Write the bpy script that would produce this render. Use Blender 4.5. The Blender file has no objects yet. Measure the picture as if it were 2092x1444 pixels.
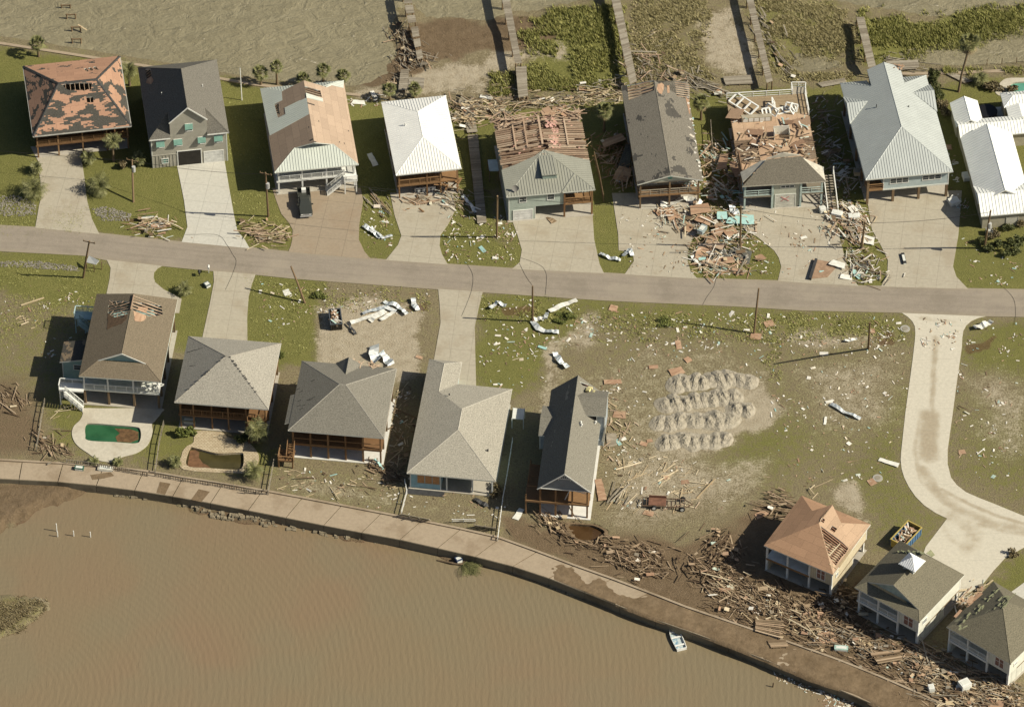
import bpy, math, random
import numpy as np
from mathutils import Vector, Matrix, noise as mnoise
from mathutils.geometry import tessellate_polygon
random.seed(7)
# ---------------------------------------------------------------- camera, sky, sun, exposure
S = bpy.context.scene
TILT = math.radians(45.0); DIST = 800.0; FPX = 11200.0
CX, CY = 1046.0, 722.0
ct, st = math.cos(TILT), math.sin(TILT)
CAM = Vector((0, -DIST*st, DIST*ct))
cd = bpy.data.cameras.new('camera'); cam = bpy.data.objects.new('camera', cd); S.collection.objects.link(cam)
cam.location = CAM; cam.rotation_euler = (TILT, 0, 0)
cd.sensor_width = 36.0; cd.lens = 36.0*FPX/2092.0; cd.clip_start = 10; cd.clip_end = 6000
S.camera = cam
SUN_DIR = Vector((10.7, -2.3, 9.1)).normalized()          # towards the sun
w = bpy.data.worlds.new('World'); S.world = w; w.use_nodes = True
bg = w.node_tree.nodes['Background']; bg.inputs['Strength'].default_value = 0.052
sky = w.node_tree.nodes.new('ShaderNodeTexSky'); sky.sky_type = 'NISHITA'; sky.sun_disc = False
sky.sun_elevation = math.asin(SUN_DIR.z); sky.sun_rotation = math.atan2(SUN_DIR.x, SUN_DIR.y)
sky.dust_density = 2.0
w.node_tree.links.new(sky.outputs[0], bg.inputs['Color'])
sl = bpy.data.lights.new('sun', 'SUN'); so = bpy.data.objects.new('sun', sl); S.collection.objects.link(so)
sl.energy = 5.0; sl.angle = math.radians(0.5); sl.color = (1.0, 0.925, 0.77)
so.rotation_euler = SUN_DIR.to_track_quat('Z', 'Y').to_euler(); so.location = (150, -40, 200)
S.view_settings.view_transform = 'Standard'; S.view_settings.look = 'None'
S.view_settings.exposure = 0.42; S.view_settings.gamma = 1.0
S.cycles.max_bounces = 5; S.cycles.diffuse_bounces = 3; S.cycles.glossy_bounces = 2; S.cycles.transparent_max_bounces = 4

# ---------------------------------------------------------------- survey helpers: photo position at a known height -> place in metres
def ray(px, py):
    dx, dy = (px-CX)/FPX, -(py-CY)/FPX
    return Vector((dx, dy*ct+st, dy*st-ct))
def G(px, py, z=0.0):
    d = ray(px, py); k = (z-CAM.z)/d.z
    return CAM + d*k
def T(ox, oy, s): return lambda x, y: (ox+x/s, oy+y/s)
A=T(0,0,2.947); B=T(500,0,2.947); C=T(980,0,2.947); D=T(1400,0,2.947); E=T(1660,0,2.947)
F=T(0,480,2.777); Gt=T(500,480,2.777); Ht=T(980,480,2.777); J=T(1450,480,2.777)
K=T(0,900,2.655); L=T(500,900,2.655); M=T(980,900,2.655); N=T(1450,950,2.924)
E2=T(1690,100,4.247); Q=T(1300,380,3.947); P1=T(1640,940,4.628); P2=T(1640,1130,4.6); R=T(1880,100,3.438); S5=T(1080,760,4.126)
I=lambda x, y: (x, y)
def pts(t, s, z=0.0):
    """'x,y x,y ...' in a tile -> world points at height z"""
    return [G(*t(*map(float, q.split(','))), z) for q in s.split()]

# ---------------------------------------------------------------- mesh builder
def auto_uv(p):
    n = Vector((0,0,0))
    for i in range(len(p)):
        a, b = p[i], p[(i+1) % len(p)]
        n += Vector(((a.y-b.y)*(a.z+b.z), (a.z-b.z)*(a.x+b.x), (a.x-b.x)*(a.y+b.y)))
    if n.length < 1e-9: return [(0,0)]*len(p)
    n.normalize()
    if abs(n.z) > 0.985: return [(q.x, q.y) for q in p]
    U = Vector((0,0,1)).cross(n); U.normalize(); V = n.cross(U)
    return [(q.dot(U), q.dot(V)) for q in p]
class MB:
    def __init__(s): s.v=[]; s.f=[]; s.uv=[]; s.mi=[]; s.smooth=False
    def face(s, p, mi=0, uv=None):
        p = [Vector(q) for q in p]; b = len(s.v); s.v += p
        s.f.append(tuple(range(b, b+len(p)))); s.uv += (uv or auto_uv(p)); s.mi.append(mi)
    def solid(s, vs, fs, mi=0):
        b = len(s.v); vs = [Vector(q) for q in vs]; s.v += vs
        for f in fs:
            s.f.append(tuple(b+i for i in f)); s.uv += auto_uv([vs[i] for i in f]); s.mi.append(mi)
        return s
    def box(s, x0, x1, y0, y1, z0, z1, mi=0):
        return s.solid([(x0,y0,z0),(x1,y0,z0),(x1,y1,z0),(x0,y1,z0),(x0,y0,z1),(x1,y0,z1),(x1,y1,z1),(x0,y1,z1)],
            [(3,2,1,0),(4,5,6,7),(0,1,5,4),(1,2,6,5),(2,3,7,6),(3,0,4,7)], mi)
    def beam(s, p, q, w, h, mi=0, up=(0,0,1)):
        p, q = Vector(p), Vector(q); d = q-p
        if d.length < 1e-6: return s
        d.normalize(); up = Vector(up)
        if abs(d.dot(up)) > .98: up = Vector((0,1,0))
        a = d.cross(up); a.normalize(); b = a.cross(d); a *= w/2; b *= h/2
        return s.solid([p-a-b,p+a-b,p+a+b,p-a+b,q-a-b,q+a-b,q+a+b,q-a+b],
            [(0,1,2,3),(7,6,5,4),(4,5,1,0),(5,6,2,1),(6,7,3,2),(7,4,0,3)], mi)
    def slab(s, outer, holes=(), off=(0,0,-.15), mi=0, side=None):
        """planar polygon with holes, thickened by off"""
        loops = [[Vector(q) for q in outer]] + [[Vector(q) for q in h] for h in holes]
        flat = [q for l in loops for q in l]; off = Vector(off); side = mi if side is None else side
        for t in tessellate_polygon(loops):
            p = [flat[i] for i in t]
            n = (p[1]-p[0]).cross(p[2]-p[0])
            if n.dot(off) > 0: p.reverse()
            s.face(p, mi); s.face([q+off for q in reversed(p)], side)
        for l in loops:
            for i in range(len(l)):
                a, b = l[i], l[(i+1) % len(l)]
                s.face([a, a+off, b+off, b], side)
        return s
    def tube(s, p, r, n=8, mi=0, cap=True):
        p = [Vector(q) for q in p]; b = len(s.v)
        for i, q in enumerate(p):
            d = (p[min(i+1, len(p)-1)]-p[max(i-1, 0)]).normalized()
            u = d.cross(Vector((0,1,0.01)) if abs(d.z) > .9 else Vector((0,0,1))).normalized(); v = d.cross(u)
            rr = r[i] if isinstance(r, (list, tuple)) else r
            for k in range(n):
                a = 2*math.pi*k/n; s.v.append(q+u*(rr*math.cos(a))+v*(rr*math.sin(a)))
        for i in range(len(p)-1):
            for k in range(n):
                k2 = (k+1) % n; f = (b+i*n+k, b+(i+1)*n+k, b+(i+1)*n+k2, b+i*n+k2)
                s.f.append(f); s.uv += [(k/n, i), (k/n, i+1), ((k+1)/n, i+1), ((k+1)/n, i)]; s.mi.append(mi)
        if cap:
            for f in (tuple(b+k for k in range(n)), tuple(b+(len(p)-1)*n+k for k in reversed(range(n)))):
                s.f.append(f); s.uv += [(0,0)]*n; s.mi.append(mi)
        return s
    def mesh(s, name, mats):
        me = bpy.data.meshes.new(name); me.from_pydata([tuple(q) for q in s.v], [], s.f)
        for m in (mats if isinstance(mats, (list, tuple)) else [mats]): me.materials.append(m)
        if s.f:
            ul = me.uv_layers.new(name='UVMap')
            ul.data.foreach_set('uv', np.array(s.uv, dtype=np.float32).ravel())
            me.polygons.foreach_set('material_index', np.array(s.mi, dtype=np.int32))
            if s.smooth: me.polygons.foreach_set('use_smooth', np.ones(len(s.f), dtype=bool))
        me.update(); return me
    def build(s, name, mats, parent=None, label=None):
        o = bpy.data.objects.new(name, s.mesh(name, mats)); S.collection.objects.link(o)
        if parent is not None: o.parent = parent
        if label: o['label'] = label
        return o
def tag(o, label=None, cat=None, group=None, kind=None):
    if label: o['label'] = label
    if cat: o['category'] = cat
    if group: o['group'] = group
    if kind or (label and cat): o['kind'] = kind or 'thing'
    return o
def empty(name, loc, rz=0, label=None, cat=None, group=None):
    o = bpy.data.objects.new(name, None); S.collection.objects.link(o); o.empty_display_size = .3
    o.location = loc; o.rotation_euler = (0,0,rz); return tag(o, label, cat, group)
def copy_tree(o, parent=None):
    c = o.copy(); S.collection.objects.link(c)
    if parent is not None: c.parent = parent
    for ch in o.children: copy_tree(ch, c)
    return c

# ---------------------------------------------------------------- materials
class SH:
    def __init__(s, name):
        s.m = bpy.data.materials.new(name); s.m.use_nodes = True; s.t = s.m.node_tree
        s.b = s.t.nodes['Principled BSDF']; s.b.inputs['Roughness'].default_value = .85
        s.b.inputs['Specular IOR Level'].default_value = .25
    def n(s, typ, **kw):
        x = s.t.nodes.new('ShaderNode'+typ)
        for k, v in kw.items(): setattr(x, k, v)
        return x
    def put(s, sock, v):
        if isinstance(v, bpy.types.NodeSocket): s.t.links.new(v, sock)
        elif isinstance(v, (tuple, list)) and len(v) == 3 and sock.type == 'RGBA': sock.default_value = (*v, 1)
        else: sock.default_value = v
    def co(s, k='Object'): return s.n('TexCoord').outputs[k]
    def noise(s, vec, scale, detail=4, rough=.55, dist=0, col=False):
        x = s.n('TexNoise'); s.put(x.inputs['Vector'], vec); x.inputs['Scale'].default_value = scale
        x.inputs['Detail'].default_value = detail; x.inputs['Roughness'].default_value = rough; x.inputs['Distortion'].default_value = dist
        return x.outputs['Color' if col else 'Fac']
    def math(s, op, a, b=0.0, c=None, clamp=False):
        x = s.n('Math', operation=op, use_clamp=clamp); s.put(x.inputs[0], a); s.put(x.inputs[1], b)
        if c is not None: s.put(x.inputs[2], c)
        return x.outputs[0]
    def ss(s, v, lo, hi):
        x = s.n('MapRange', interpolation_type='SMOOTHSTEP'); s.put(x.inputs[0], v); x.inputs[1].default_value = lo; x.inputs[2].default_value = hi
        return x.outputs[0]
    def mix(s, f, a, b, mode='MIX'):
        x = s.n('Mix', data_type='RGBA', blend_type=mode); s.put(x.inputs[0], f); s.put(x.inputs[6], a); s.put(x.inputs[7], b); return x.outputs[2]
    def ramp(s, f, stops, interp='LINEAR'):
        x = s.n('ValToRGB'); r = x.color_ramp; r.interpolation = interp; s.put(x.inputs[0], f)
        while len(r.elements) < len(stops): r.elements.new(.5)
        for e, (p, c) in zip(r.elements, stops): e.position = p; e.color = (*c, 1)
        return x.outputs[0]
    def mapv(s, vec, scale=(1,1,1), loc=(0,0,0), rot=(0,0,0)):
        x = s.n('Mapping'); s.put(x.inputs[0], vec); x.inputs['Scale'].default_value = scale; x.inputs['Location'].default_value = loc; x.inputs['Rotation'].default_value = rot
        return x.outputs[0]
    def bump(s, h, strength=.3, dist=.05, nrm=None):
        x = s.n('Bump'); x.inputs['Strength'].default_value = strength; x.inputs['Distance'].default_value = dist; s.put(x.inputs['Height'], h)
        if nrm is not None: s.put(x.inputs['Normal'], nrm)
        return x.outputs[0]
    def rnd(s):
        """a number per loose piece and per object"""
        a = s.n('NewGeometry').outputs['Random Per Island']; b = s.n('ObjectInfo').outputs['Random']
        return s.math('FRACT', s.math('ADD', a, s.math('MULTIPLY', b, 7.31)))
    def done(s, col, rough=None, nrm=None, metal=None):
        s.put(s.b.inputs['Base Color'], col)
        if rough is not None: s.put(s.b.inputs['Roughness'], rough)
        if nrm is not None: s.put(s.b.inputs['Normal'], nrm)
        if metal is not None: s.put(s.b.inputs['Metallic'], metal)
        return s.m
def hsv(c, k): return tuple(max(0, x*k) for x in c)
PLY = (.39, .235, .15)
def plain(name, c, rough=.7, var=.25, scale=1.5, metal=None):
    s = SH(name); o = s.co(); n = s.noise(o, scale, 5)
    return s.done(s.ramp(n, [(.3, hsv(c, 1-var)), (.7, hsv(c, 1+var*.5))]), rough, s.bump(s.noise(o, 9, 3), .15, .02), metal)
def shingle(name, c, ply=None, amount=.5, ply2=PLY, scale=.42, streak=1.0, seed=0.0):
    s = SH(name); uv = s.co('UV')
    br = s.n('TexBrick'); s.put(br.inputs['Vector'], uv); br.offset = .5
    br.inputs['Scale'].default_value = 1; br.inputs['Brick Width'].default_value = .32; br.inputs['Row Height'].default_value = .16
    br.inputs['Mortar Size'].default_value = .012; br.inputs['Bias'].default_value = -.1
    s.put(br.inputs['Color1'], hsv(c, .72)); s.put(br.inputs['Color2'], hsv(c, 1.38)); s.put(br.inputs['Mortar'], hsv(c, .45))
    n = s.noise(uv, .7, 5); col = s.mix(.42, br.outputs[0], s.ramp(n, [(.3, hsv(c, .8)), (.7, hsv(c, 1.22))]))
    gr = s.noise(uv, 5.5, 3, .7); col = s.mix(.55, col, s.ramp(gr, [(.33, hsv(c, .45)), (.66, hsv(c, 1.65))]))
    h = br.outputs['Fac']
    if ply is not None:
        sn = s.n('VectorMath', operation='SNAP'); s.put(sn.inputs[0], uv); sn.inputs[1].default_value = (.32, .16, 1)
        v = s.mapv(sn.outputs[0], (1/streak, streak, 1), (seed, seed*.7, 0))
        d = s.noise(v, scale, 4, .62)
        mk = s.math('GREATER_THAN', d, amount)
        pb = s.n('TexBrick'); s.put(pb.inputs['Vector'], uv); pb.offset = .5; pb.inputs['Scale'].default_value = 1
        pb.inputs['Brick Width'].default_value = 2.44; pb.inputs['Row Height'].default_value = 1.22; pb.inputs['Mortar Size'].default_value = .02
        s.put(pb.inputs['Color1'], hsv(ply2, .85)); s.put(pb.inputs['Color2'], hsv(ply2, 1.15)); s.put(pb.inputs['Mortar'], hsv(ply2, .45))
        pc = s.mix(.4, pb.outputs[0], s.ramp(s.noise(s.mapv(uv, (1, 6, 1)), 2.5, 4), [(.3, hsv(ply2, .6)), (.7, hsv(ply2, 1.25))]))
        col = s.mix(mk, col, pc)
    return s.done(col, .9, s.bump(h, .3, .015))
def metalroof(name, c, rough=.42, mt=.0):
    s = SH(name); uv = s.co('UV'); n = s.noise(uv, .35, 5); n2 = s.noise(s.mapv(uv, (3, .25, 1)), 2.0, 4)
    col = s.mix(.5, s.ramp(n, [(.3, hsv(c, .86)), (.7, hsv(c, 1.08))]), s.ramp(n2, [(.3, hsv(c, .82)), (.7, hsv(c, 1.08))]))
    return s.done(col, rough, s.bump(s.noise(uv, 1.2, 2), .08, .05), mt)
def siding(name, c, vert=False, pitch=.2):
    s = SH(name); uv = s.co('UV'); sep = s.n('SeparateXYZ'); s.put(sep.inputs[0], uv)
    f = s.math('FRACT', s.math('DIVIDE', sep.outputs[0 if vert else 1], pitch))
    ln = s.ss(f, .0, .16)
    n = s.noise(s.co(), 1.1, 5)
    col = s.mix(ln, hsv(c, .55), s.ramp(n, [(.3, hsv(c, .85)), (.7, hsv(c, 1.06))]))
    return s.done(col, .7, s.bump(f, .25, .02))
def timber(name, stops, rough=.85):
    s = SH(name); o = s.co(); r = s.rnd()
    c = s.ramp(r, stops); n = s.noise(s.mapv(o, (.6, 3, 3)), 4, 4)
    return s.done(s.mix(1, c, s.ramp(n, [(.25, (.68,.66,.62)), (.7, (1.08,1.07,1.05))]), 'MULTIPLY'), rough, s.bump(n, .2, .02))
def foliage(name, stops, rough=.6):
    s = SH(name); r = s.rnd(); o = s.co()
    c = s.ramp(r, stops); s.put(s.b.inputs['Transmission Weight'], 0.0)
    return s.done(s.mix(.35, c, s.ramp(s.noise(o, 1.2, 3), [(.35, stops[0][1]), (.65, stops[-1][1])])), rough)
def concrete(name, c, joint=3.0, stain=(.26,.21,.14), amt=.5):
    s = SH(name); o = s.co(); n1 = s.noise(o, .22, 6, .6); n2 = s.noise(o, 2.2, 6, .65); n3 = s.noise(o, 14, 3)
    col = s.ramp(n2, [(.25, hsv(c, .84)), (.75, hsv(c, 1.12))])
    col = s.mix(s.math('MULTIPLY', s.ss(n1, .48, .68), amt), col, stain)
    col = s.mix(.18, col, s.ramp(n3, [(.3, hsv(c, .5)), (.7, hsv(c, 1.3))]))
    cr = s.n('TexVoronoi', feature='DISTANCE_TO_EDGE'); s.put(cr.inputs['Vector'], s.mix(.12, o, s.noise(o, .8, 4, col=True))); cr.inputs['Scale'].default_value = .16
    col = s.mix(s.math('MULTIPLY', s.math('LESS_THAN', cr.outputs['Distance'], .004), .12), col, hsv(c, .4))
    if joint:
        sep = s.n('SeparateXYZ'); s.put(sep.inputs[0], s.co('UV'))
        for k in (0, 1):
            f = s.math('FRACT', s.math('DIVIDE', sep.outputs[k], joint))
            col = s.mix(s.math('MULTIPLY', s.math('LESS_THAN', f, .025), .38), col, hsv(c, .45))
    return s.done(col, .88, s.bump(n2, .2, .02))
m_white = plain('white_paint', (.68,.68,.63), .55, .12)
m_trim = plain('pale_trim', (.60,.61,.55), .55, .12)
m_dark = plain('painted_void_shade', (.03,.027,.022), .95)  # flat dark colour painted for the shade inside voids
m_glass = SH('window_glass'); m_glass = m_glass.done((.06,.07,.07), .06)
m_brownwood = timber('brown_stained_wood', [(0,(.17,.095,.045)),(.5,(.23,.135,.065)),(1,(.28,.17,.085))])
m_greywood = timber('weathered_grey_wood', [(0,(.19,.165,.125)),(.5,(.26,.23,.18)),(1,(.34,.31,.25))])
m_pile = timber('treated_timber', [(0,(.16,.11,.065)),(1,(.24,.17,.10))])
m_rafter = timber('raw_rafter_wood', [(0,(.31,.215,.15)),(.5,(.42,.31,.22)),(1,(.53,.42,.31))])
m_plank = timber('debris_timber', [(0,(.13,.09,.055)),(.3,(.20,.145,.09)),(.55,(.29,.22,.145)),(.8,(.37,.27,.18)),(1,(.46,.36,.25))])
m_drift = timber('muddy_drift_timber', [(0,(.07,.046,.028)),(.3,(.13,.09,.055)),(.6,(.20,.145,.09)),(.82,(.30,.225,.145)),(1,(.44,.345,.235))])
m_pale = timber('pale_new_lumber', [(0,(.40,.31,.19)),(.5,(.50,.41,.27)),(1,(.60,.52,.37))])
m_ply = timber('bare_plywood', [(0,(.31,.195,.125)),(.5,(.37,.24,.16)),(1,(.43,.30,.20))])
m_scrap = timber('siding_scrap', [(0,(.62,.60,.54)),(.55,(.74,.72,.66)),(.75,(.55,.47,.35)),(.88,(.30,.50,.48)),(1,(.66,.60,.50))], .6)
m_sheet = SH('torn_sheet_metal'); m_sheet = m_sheet.done(m_sheet.ramp(m_sheet.rnd(), [(0,(.35,.40,.42)),(.5,(.55,.58,.57)),(1,(.70,.70,.67))]), .38, None, .25)
m_conc = concrete('driveway_concrete', (.365,.33,.255))
m_conc_new = concrete('new_concrete', (.46,.445,.385), 3.6, (.44,.40,.33), .4)
m_conc_tan = concrete('tan_concrete', (.285,.232,.165), 4.0, (.25,.18,.115), .5)
m_slabc = concrete('house_slab_concrete', (.38,.35,.29), 0)  # one concrete tone for the slabs under the houses
m_iron = plain('dark_iron', (.05,.05,.05), .5)
# ---------------------------------------------------------------- ground sheet
Z_BAY, Z_LAG = -.55, -1.45
def pp(t, s, z=0.0): return np.array([(p.x, p.y) for p in pts(t, s, z)])
def sdf(x, y, poly):
    d = np.full(x.shape, 1e9); ins = np.zeros(x.shape, bool); n = len(poly)
    for i in range(n):
        ax, ay = poly[i]; bx, by = poly[(i+1) % n]; ex, ey = bx-ax, by-ay; L2 = ex*ex+ey*ey+1e-12
        t = np.clip(((x-ax)*ex+(y-ay)*ey)/L2, 0, 1)
        d = np.minimum(d, (x-ax-t*ex)**2+(y-ay-t*ey)**2)
        c = ((ay > y) != (by > y)) & (x < (bx-ax)*(y-ay)/(by-ay+1e-12)+ax); ins ^= c
    d = np.sqrt(d); return np.where(ins, -d, d)
_rg = np.random.RandomState(3).rand(256, 256)
def vnoise(x, y, sc, seed=0):
    x = x*sc+seed*17.3+500; y = y*sc+seed*9.1+500
    xi = np.floor(x).astype(int); yi = np.floor(y).astype(int); fx = x-xi; fy = y-yi
    fx = fx*fx*(3-2*fx); fy = fy*fy*(3-2*fy); g = lambda a, b: _rg[a % 256, b % 256]
    return (g(xi,yi)*(1-fx)+g(xi+1,yi)*fx)*(1-fy)+(g(xi,yi+1)*(1-fx)+g(xi+1,yi+1)*fx)*fy
def fbm(x, y, sc, seed=0, o=4): return sum(vnoise(x, y, sc*2**k, seed+k)*.5**k for k in range(o))/(2-.5**(o-1))
LAGOON = pp(I, '-900,1300 -200,1180 -60,1115 0,1092 75,1047 120,1028 143,1020 185,1003 226,1013 301,1020 361,1030 407,1051 452,1062 527,1073 570,1070 613,1079 650,1088 690,1100 726,1105 801,1110 877,1128 914,1145 952,1156 1027,1160 1074,1186 1131,1197 1206,1224 1281,1246 1357,1273 1432,1303 1507,1331 1580,1357 1641,1384 1710,1420 1745,1446 1900,1560 2400,1900 2400,3000 -900,3000', Z_LAG)
ISLAND = pp(I, '-200,1200 0,1216 49,1216 87,1222 105,1232 92,1252 71,1269 38,1293 0,1308 -200,1330', Z_LAG)
BAY = pp(I, '-900,-1500 -900,20 -200,66 0,90 150,112 300,136 530,174 700,182 745,172 790,152 806,112 796,62 812,20 846,6 870,34 1000,44 1040,24 1080,22 1180,2 1250,-300 1500,-300 1620,-80 1690,0 1780,14 1900,34 2092,10 2400,-10 2900,-1500', Z_BAY)
PONDS = [pp(I, s, Z_BAY) for s in ('1608,140 1628,112 1660,110 1700,124 1742,134 1745,152 1700,162 1640,165', '1838,108 1870,96 1960,84 2030,62 2092,48 2200,40 2200,118 2092,128 2000,146 1960,152 1900,140 1850,130')]
LOW = pp(I, '-900,958 0,958 150,966 300,984 420,1006 560,1030 700,1058 830,1082 930,1104 1030,1127 1150,1168 1280,1218 1400,1262 1500,1298 1620,1346 1750,1392 1850,1436 1950,1500 2500,1800 2500,3200 -900,3200')
FLATS = pp(I, '-900,-1500 -900,40 0,88 250,128 530,176 720,196 800,192 940,196 1010,190 1180,190 1260,180 1460,172 1560,172 1700,155 1790,150 2092,146 2900,140 2900,-1500')
POOL1 = pp(F, '486,1078 520,1070 640,1078 770,1090 797,1108 797,1160 770,1183 650,1176 500,1166 484,1130')
POOL2 = pp(F, '1075,1212 1110,1210 1170,1226 1240,1240 1360,1236 1382,1250 1376,1318 1325,1332 1180,1322 1060,1308')
POOL3 = pp(S5, '345,1285 470,1288 560,1300 640,1345 600,1385 560,1418 420,1408 350,1330')
POOL4 = pp(I, '2066,172 2092,168 2130,166 2130,190 2060,190')
def axis(a, b, st_):
    out = [-1500, -900, -500, -300, -200, -150, -120, -100]
    return np.array([q for q in out if q < a-1] + list(np.arange(a, b, st_)) + [q for q in (100, 120, 150, 200, 300, 500, 900, 1500) if q > b+1])
gx = axis(-86, 86, .3); gy = axis(-78, 92, .3)
X, Y = np.meshgrid(gx, gy)
def height(X, Y):
    h = (fbm(X, Y, .35, 1)-.5)*.05
    dl, di, db, dw = sdf(X, Y, LAGOON), sdf(X, Y, ISLAND), sdf(X, Y, BAY), sdf(X, Y, LOW)
    rag = (fbm(X, Y, .7, 4)-.5)*1.6
    low = Z_LAG + np.clip((dl+rag)*.35, -1.2, .62) + (fbm(X, Y, 1.3, 9)-.5)*.22
    isl = Z_LAG + np.clip(-(di+rag*.8)*.35, -.9, .35) + (fbm(X, Y, 1.3, 9)-.5)*.15
    h = np.where(dw < 0, np.maximum(low, np.where(di < 1.5, isl, -9)), h)
    dp = np.minimum(db, np.minimum(sdf(X, Y, PONDS[0]), sdf(X, Y, PONDS[1])))
    fl = sdf(X, Y, FLATS)
    bay = Z_BAY + np.clip((dp+rag*.7)*.12, -.7, .45) + (fbm(X, Y, 1.1, 2)-.5)*.12
    k = np.clip(-fl/3, 0, 1)
    h = np.where(fl < 0, h*(1-k)+bay*k, h)
    for P in (POOL1, POOL2, POOL3, POOL4): h = np.where(sdf(X, Y, P) < .35, -1.3, h)
    return h
Hh = height(X, Y)
def gz(x, y):
    i = min(max(int(np.searchsorted(gx, x))-1, 0), len(gx)-2); j = min(max(int(np.searchsorted(gy, y))-1, 0), len(gy)-2)
    fx = (x-gx[i])/(gx[i+1]-gx[i]); fy = (y-gy[j])/(gy[j+1]-gy[j])
    return float((Hh[j,i]*(1-fx)+Hh[j,i+1]*fx)*(1-fy)+(Hh[j+1,i]*(1-fx)+Hh[j+1,i+1]*fx)*fy)
# soil and vegetation cover, kept as vertex weights: 0 grass, 1 sand, 2 mud, 3 dark wet
paint = np.zeros(X.shape+(4,)); paint[..., 0] = .30
nz = (fbm(X, Y, .25, 20)-.5)*5
def cover(ch, s, val, fe=2.5, t=I, z=0.0):
    p = pp(t, s, z); lo = p.min(0)-fe-6; hi = p.max(0)+fe+6
    ii = np.where((gx > lo[0]) & (gx < hi[0]))[0]; jj = np.where((gy > lo[1]) & (gy < hi[1]))[0]
    if not len(ii) or not len(jj): return
    sl_ = np.s_[jj[0]:jj[-1]+1, ii[0]:ii[-1]+1]
    d = sdf(X[sl_], Y[sl_], p)+nz[sl_]*min(fe, 3)/3
    k = np.clip(.5-d/fe, 0, 1); paint[sl_][..., ch] = paint[sl_][..., ch]*(1-k)+val*k
# lawns
cover(0, '-200,80 250,136 530,182 740,200 1010,215 1010,400 1050,550 0,460 -200,450', .95, 3)
cover(0, '1000,220 1700,180 2200,160 2200,620 1050,560', .80, 3)
cover(0, '-200,500 520,556 640,580 640,740 505,760 360,700 180,640 0,600 -200,590', .95, 4)
cover(0, '-200,590 190,640 120,830 -200,760', .45, 8)
cover(0, '500,560 640,590 640,740 520,740', .95, 3)
cover(0, '970,595 1240,615 1840,640 1860,690 1600,690 1400,690 1200,640 1190,680 1110,700 1105,780 1040,790 975,790', .86, 4)
cover(0, '1960,660 2200,660 2200,780 1990,760', .72, 5)
cover(0, '90,820 330,860 560,920 560,960 300,950 110,900', .72, 4)
cover(0, '1180,640 1840,660 1860,900 1850,980 1500,1000 1250,860', .40, 12)
cover(0, '1500,880 1600,860 1700,880 1560,980 1480,960', .62, 8)
cover(0, '1790,880 1850,800 1840,1000 1760,1000', .60, 6)
cover(0, '1960,800 2200,800 2200,1060 2050,1020 1960,960', .55, 8)
cover(0, '1720,960 1850,960 1940,1060 1880,1130 1780,1100', .55, 6)
cover(0, '2010,1190 2092,1125 2200,1100 2200,1160 2060,1220', .75, 3)
cover(0, '560,950 820,1000 820,1055 570,1010', .42, 3)
cover(0, '1100,850 1240,860 1240,1060 1070,1080', .3, 3)
# flats beyond the bulkhead
cover(0, '730,150 800,60 900,30 1090,20 1180,10 1260,180 1010,200 740,205', .05, 3)
cover(0, '1090,80 1130,30 1250,20 1290,180 1060,185 1060,150', .9, 7)
cover(0, '1290,0 1420,0 1450,60 1420,130 1430,175 1300,160', .42, 5)
cover(0, '1540,0 1700,0 1760,120 1620,110 1600,170 1570,160', .55, 4)
cover(0, '1755,40 1900,45 2092,10 2200,0 2200,60 2000,80 1850,110 1780,130', 1.0, 3)
# bare sand
cover(1, '640,630 700,610 860,620 862,770 800,775 640,745', .85, 2.5)
cover(1, '1110,720 1128,690 1140,700 1135,860 1108,870', .75, 2)
cover(1, '1185,640 1212,640 1216,700 1180,725 1160,700', .65, 2.5)
cover(1, '1290,850 1300,720 1335,690 1345,700 1330,860 1300,900', .72, 2)
cover(1, '1335,770 1380,748 1480,755 1555,765 1560,800 1590,830 1560,870 1510,900 1450,930 1350,915 1335,860', 1.0, 2.5)
cover(1, '1590,690 1640,675 1780,690 1770,715 1650,720', .72, 3)
cover(1, '1690,1000 1740,985 1790,1060 1790,1100 1730,1060', .80, 3)
cover(1, '1240,930 1330,900 1480,940 1580,930 1540,1000 1400,1080 1230,1080', .62, 9)
cover(1, '1480,960 1570,940 1540,1010 1480,1040', .6, 5)
cover(1, '1960,770 2040,740 2140,820 2140,900 2060,960 1990,880', .62, 9)
cover(1, '1600,740 1840,700 1850,880 1640,920', .54, 10)
cover(1, '730,160 800,180 870,130 960,130 1000,105 1140,88 1150,110 1080,125 1040,140 960,190 880,205 735,200', .80, 3)
cover(1, '1440,30 1490,20 1520,60 1550,130 1530,150 1480,150 1430,130 1420,80', .78, 3)
cover(1, '560,955 820,1000 815,1050 570,1005', .50, 5); cover(1, '1100,800 1300,700 1500,680 1600,760 1300,900', .42, 8)
cover(1, '820,1000 1030,1040 1025,1080 830,1050', .28, 3)
cover(1, '-60,1180 60,1190 120,1230 100,1260 60,1210 -60,1212', .8, 2, z=Z_LAG)
# brown mud
cover(2, '-200,720 60,760 110,840 100,950 -200,950', .62, 6)
cover(2, '1030,1060 1240,1085 1400,1110 1500,1080 1560,1200 1760,1310 2092,1430 2200,1700 1900,1480 1620,1330 1280,1205 1030,1100', 1.0, 4)
cover(2, '1480,1050 1560,1020 1700,1200 1760,1180 1800,1250 1700,1300 1500,1240', .95, 4)
cover(2, '1240,1000 1500,980 1520,1080 1250,1090', .35, 6)
cover(2, '820,60 880,40 1100,30 1130,70 1100,100 980,100 860,140 800,165', .92, 3)
cover(2, '790,110 820,100 850,140 760,180 730,170', .9, 2)
cover(2, '-200,970 200,990 240,1015 100,1060 -200,1120', .9, 3, z=-1)
cover(2, '400,1030 700,1080 930,1130 1050,1165 1040,1190 900,1160 600,1100 400,1060', .75, 2, z=-1)
cover(2, '1000,1130 1280,1210 1620,1340 1900,1460 1880,1500 1600,1390 1250,1260 1000,1180', 1.0, 2, z=-1)
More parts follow.
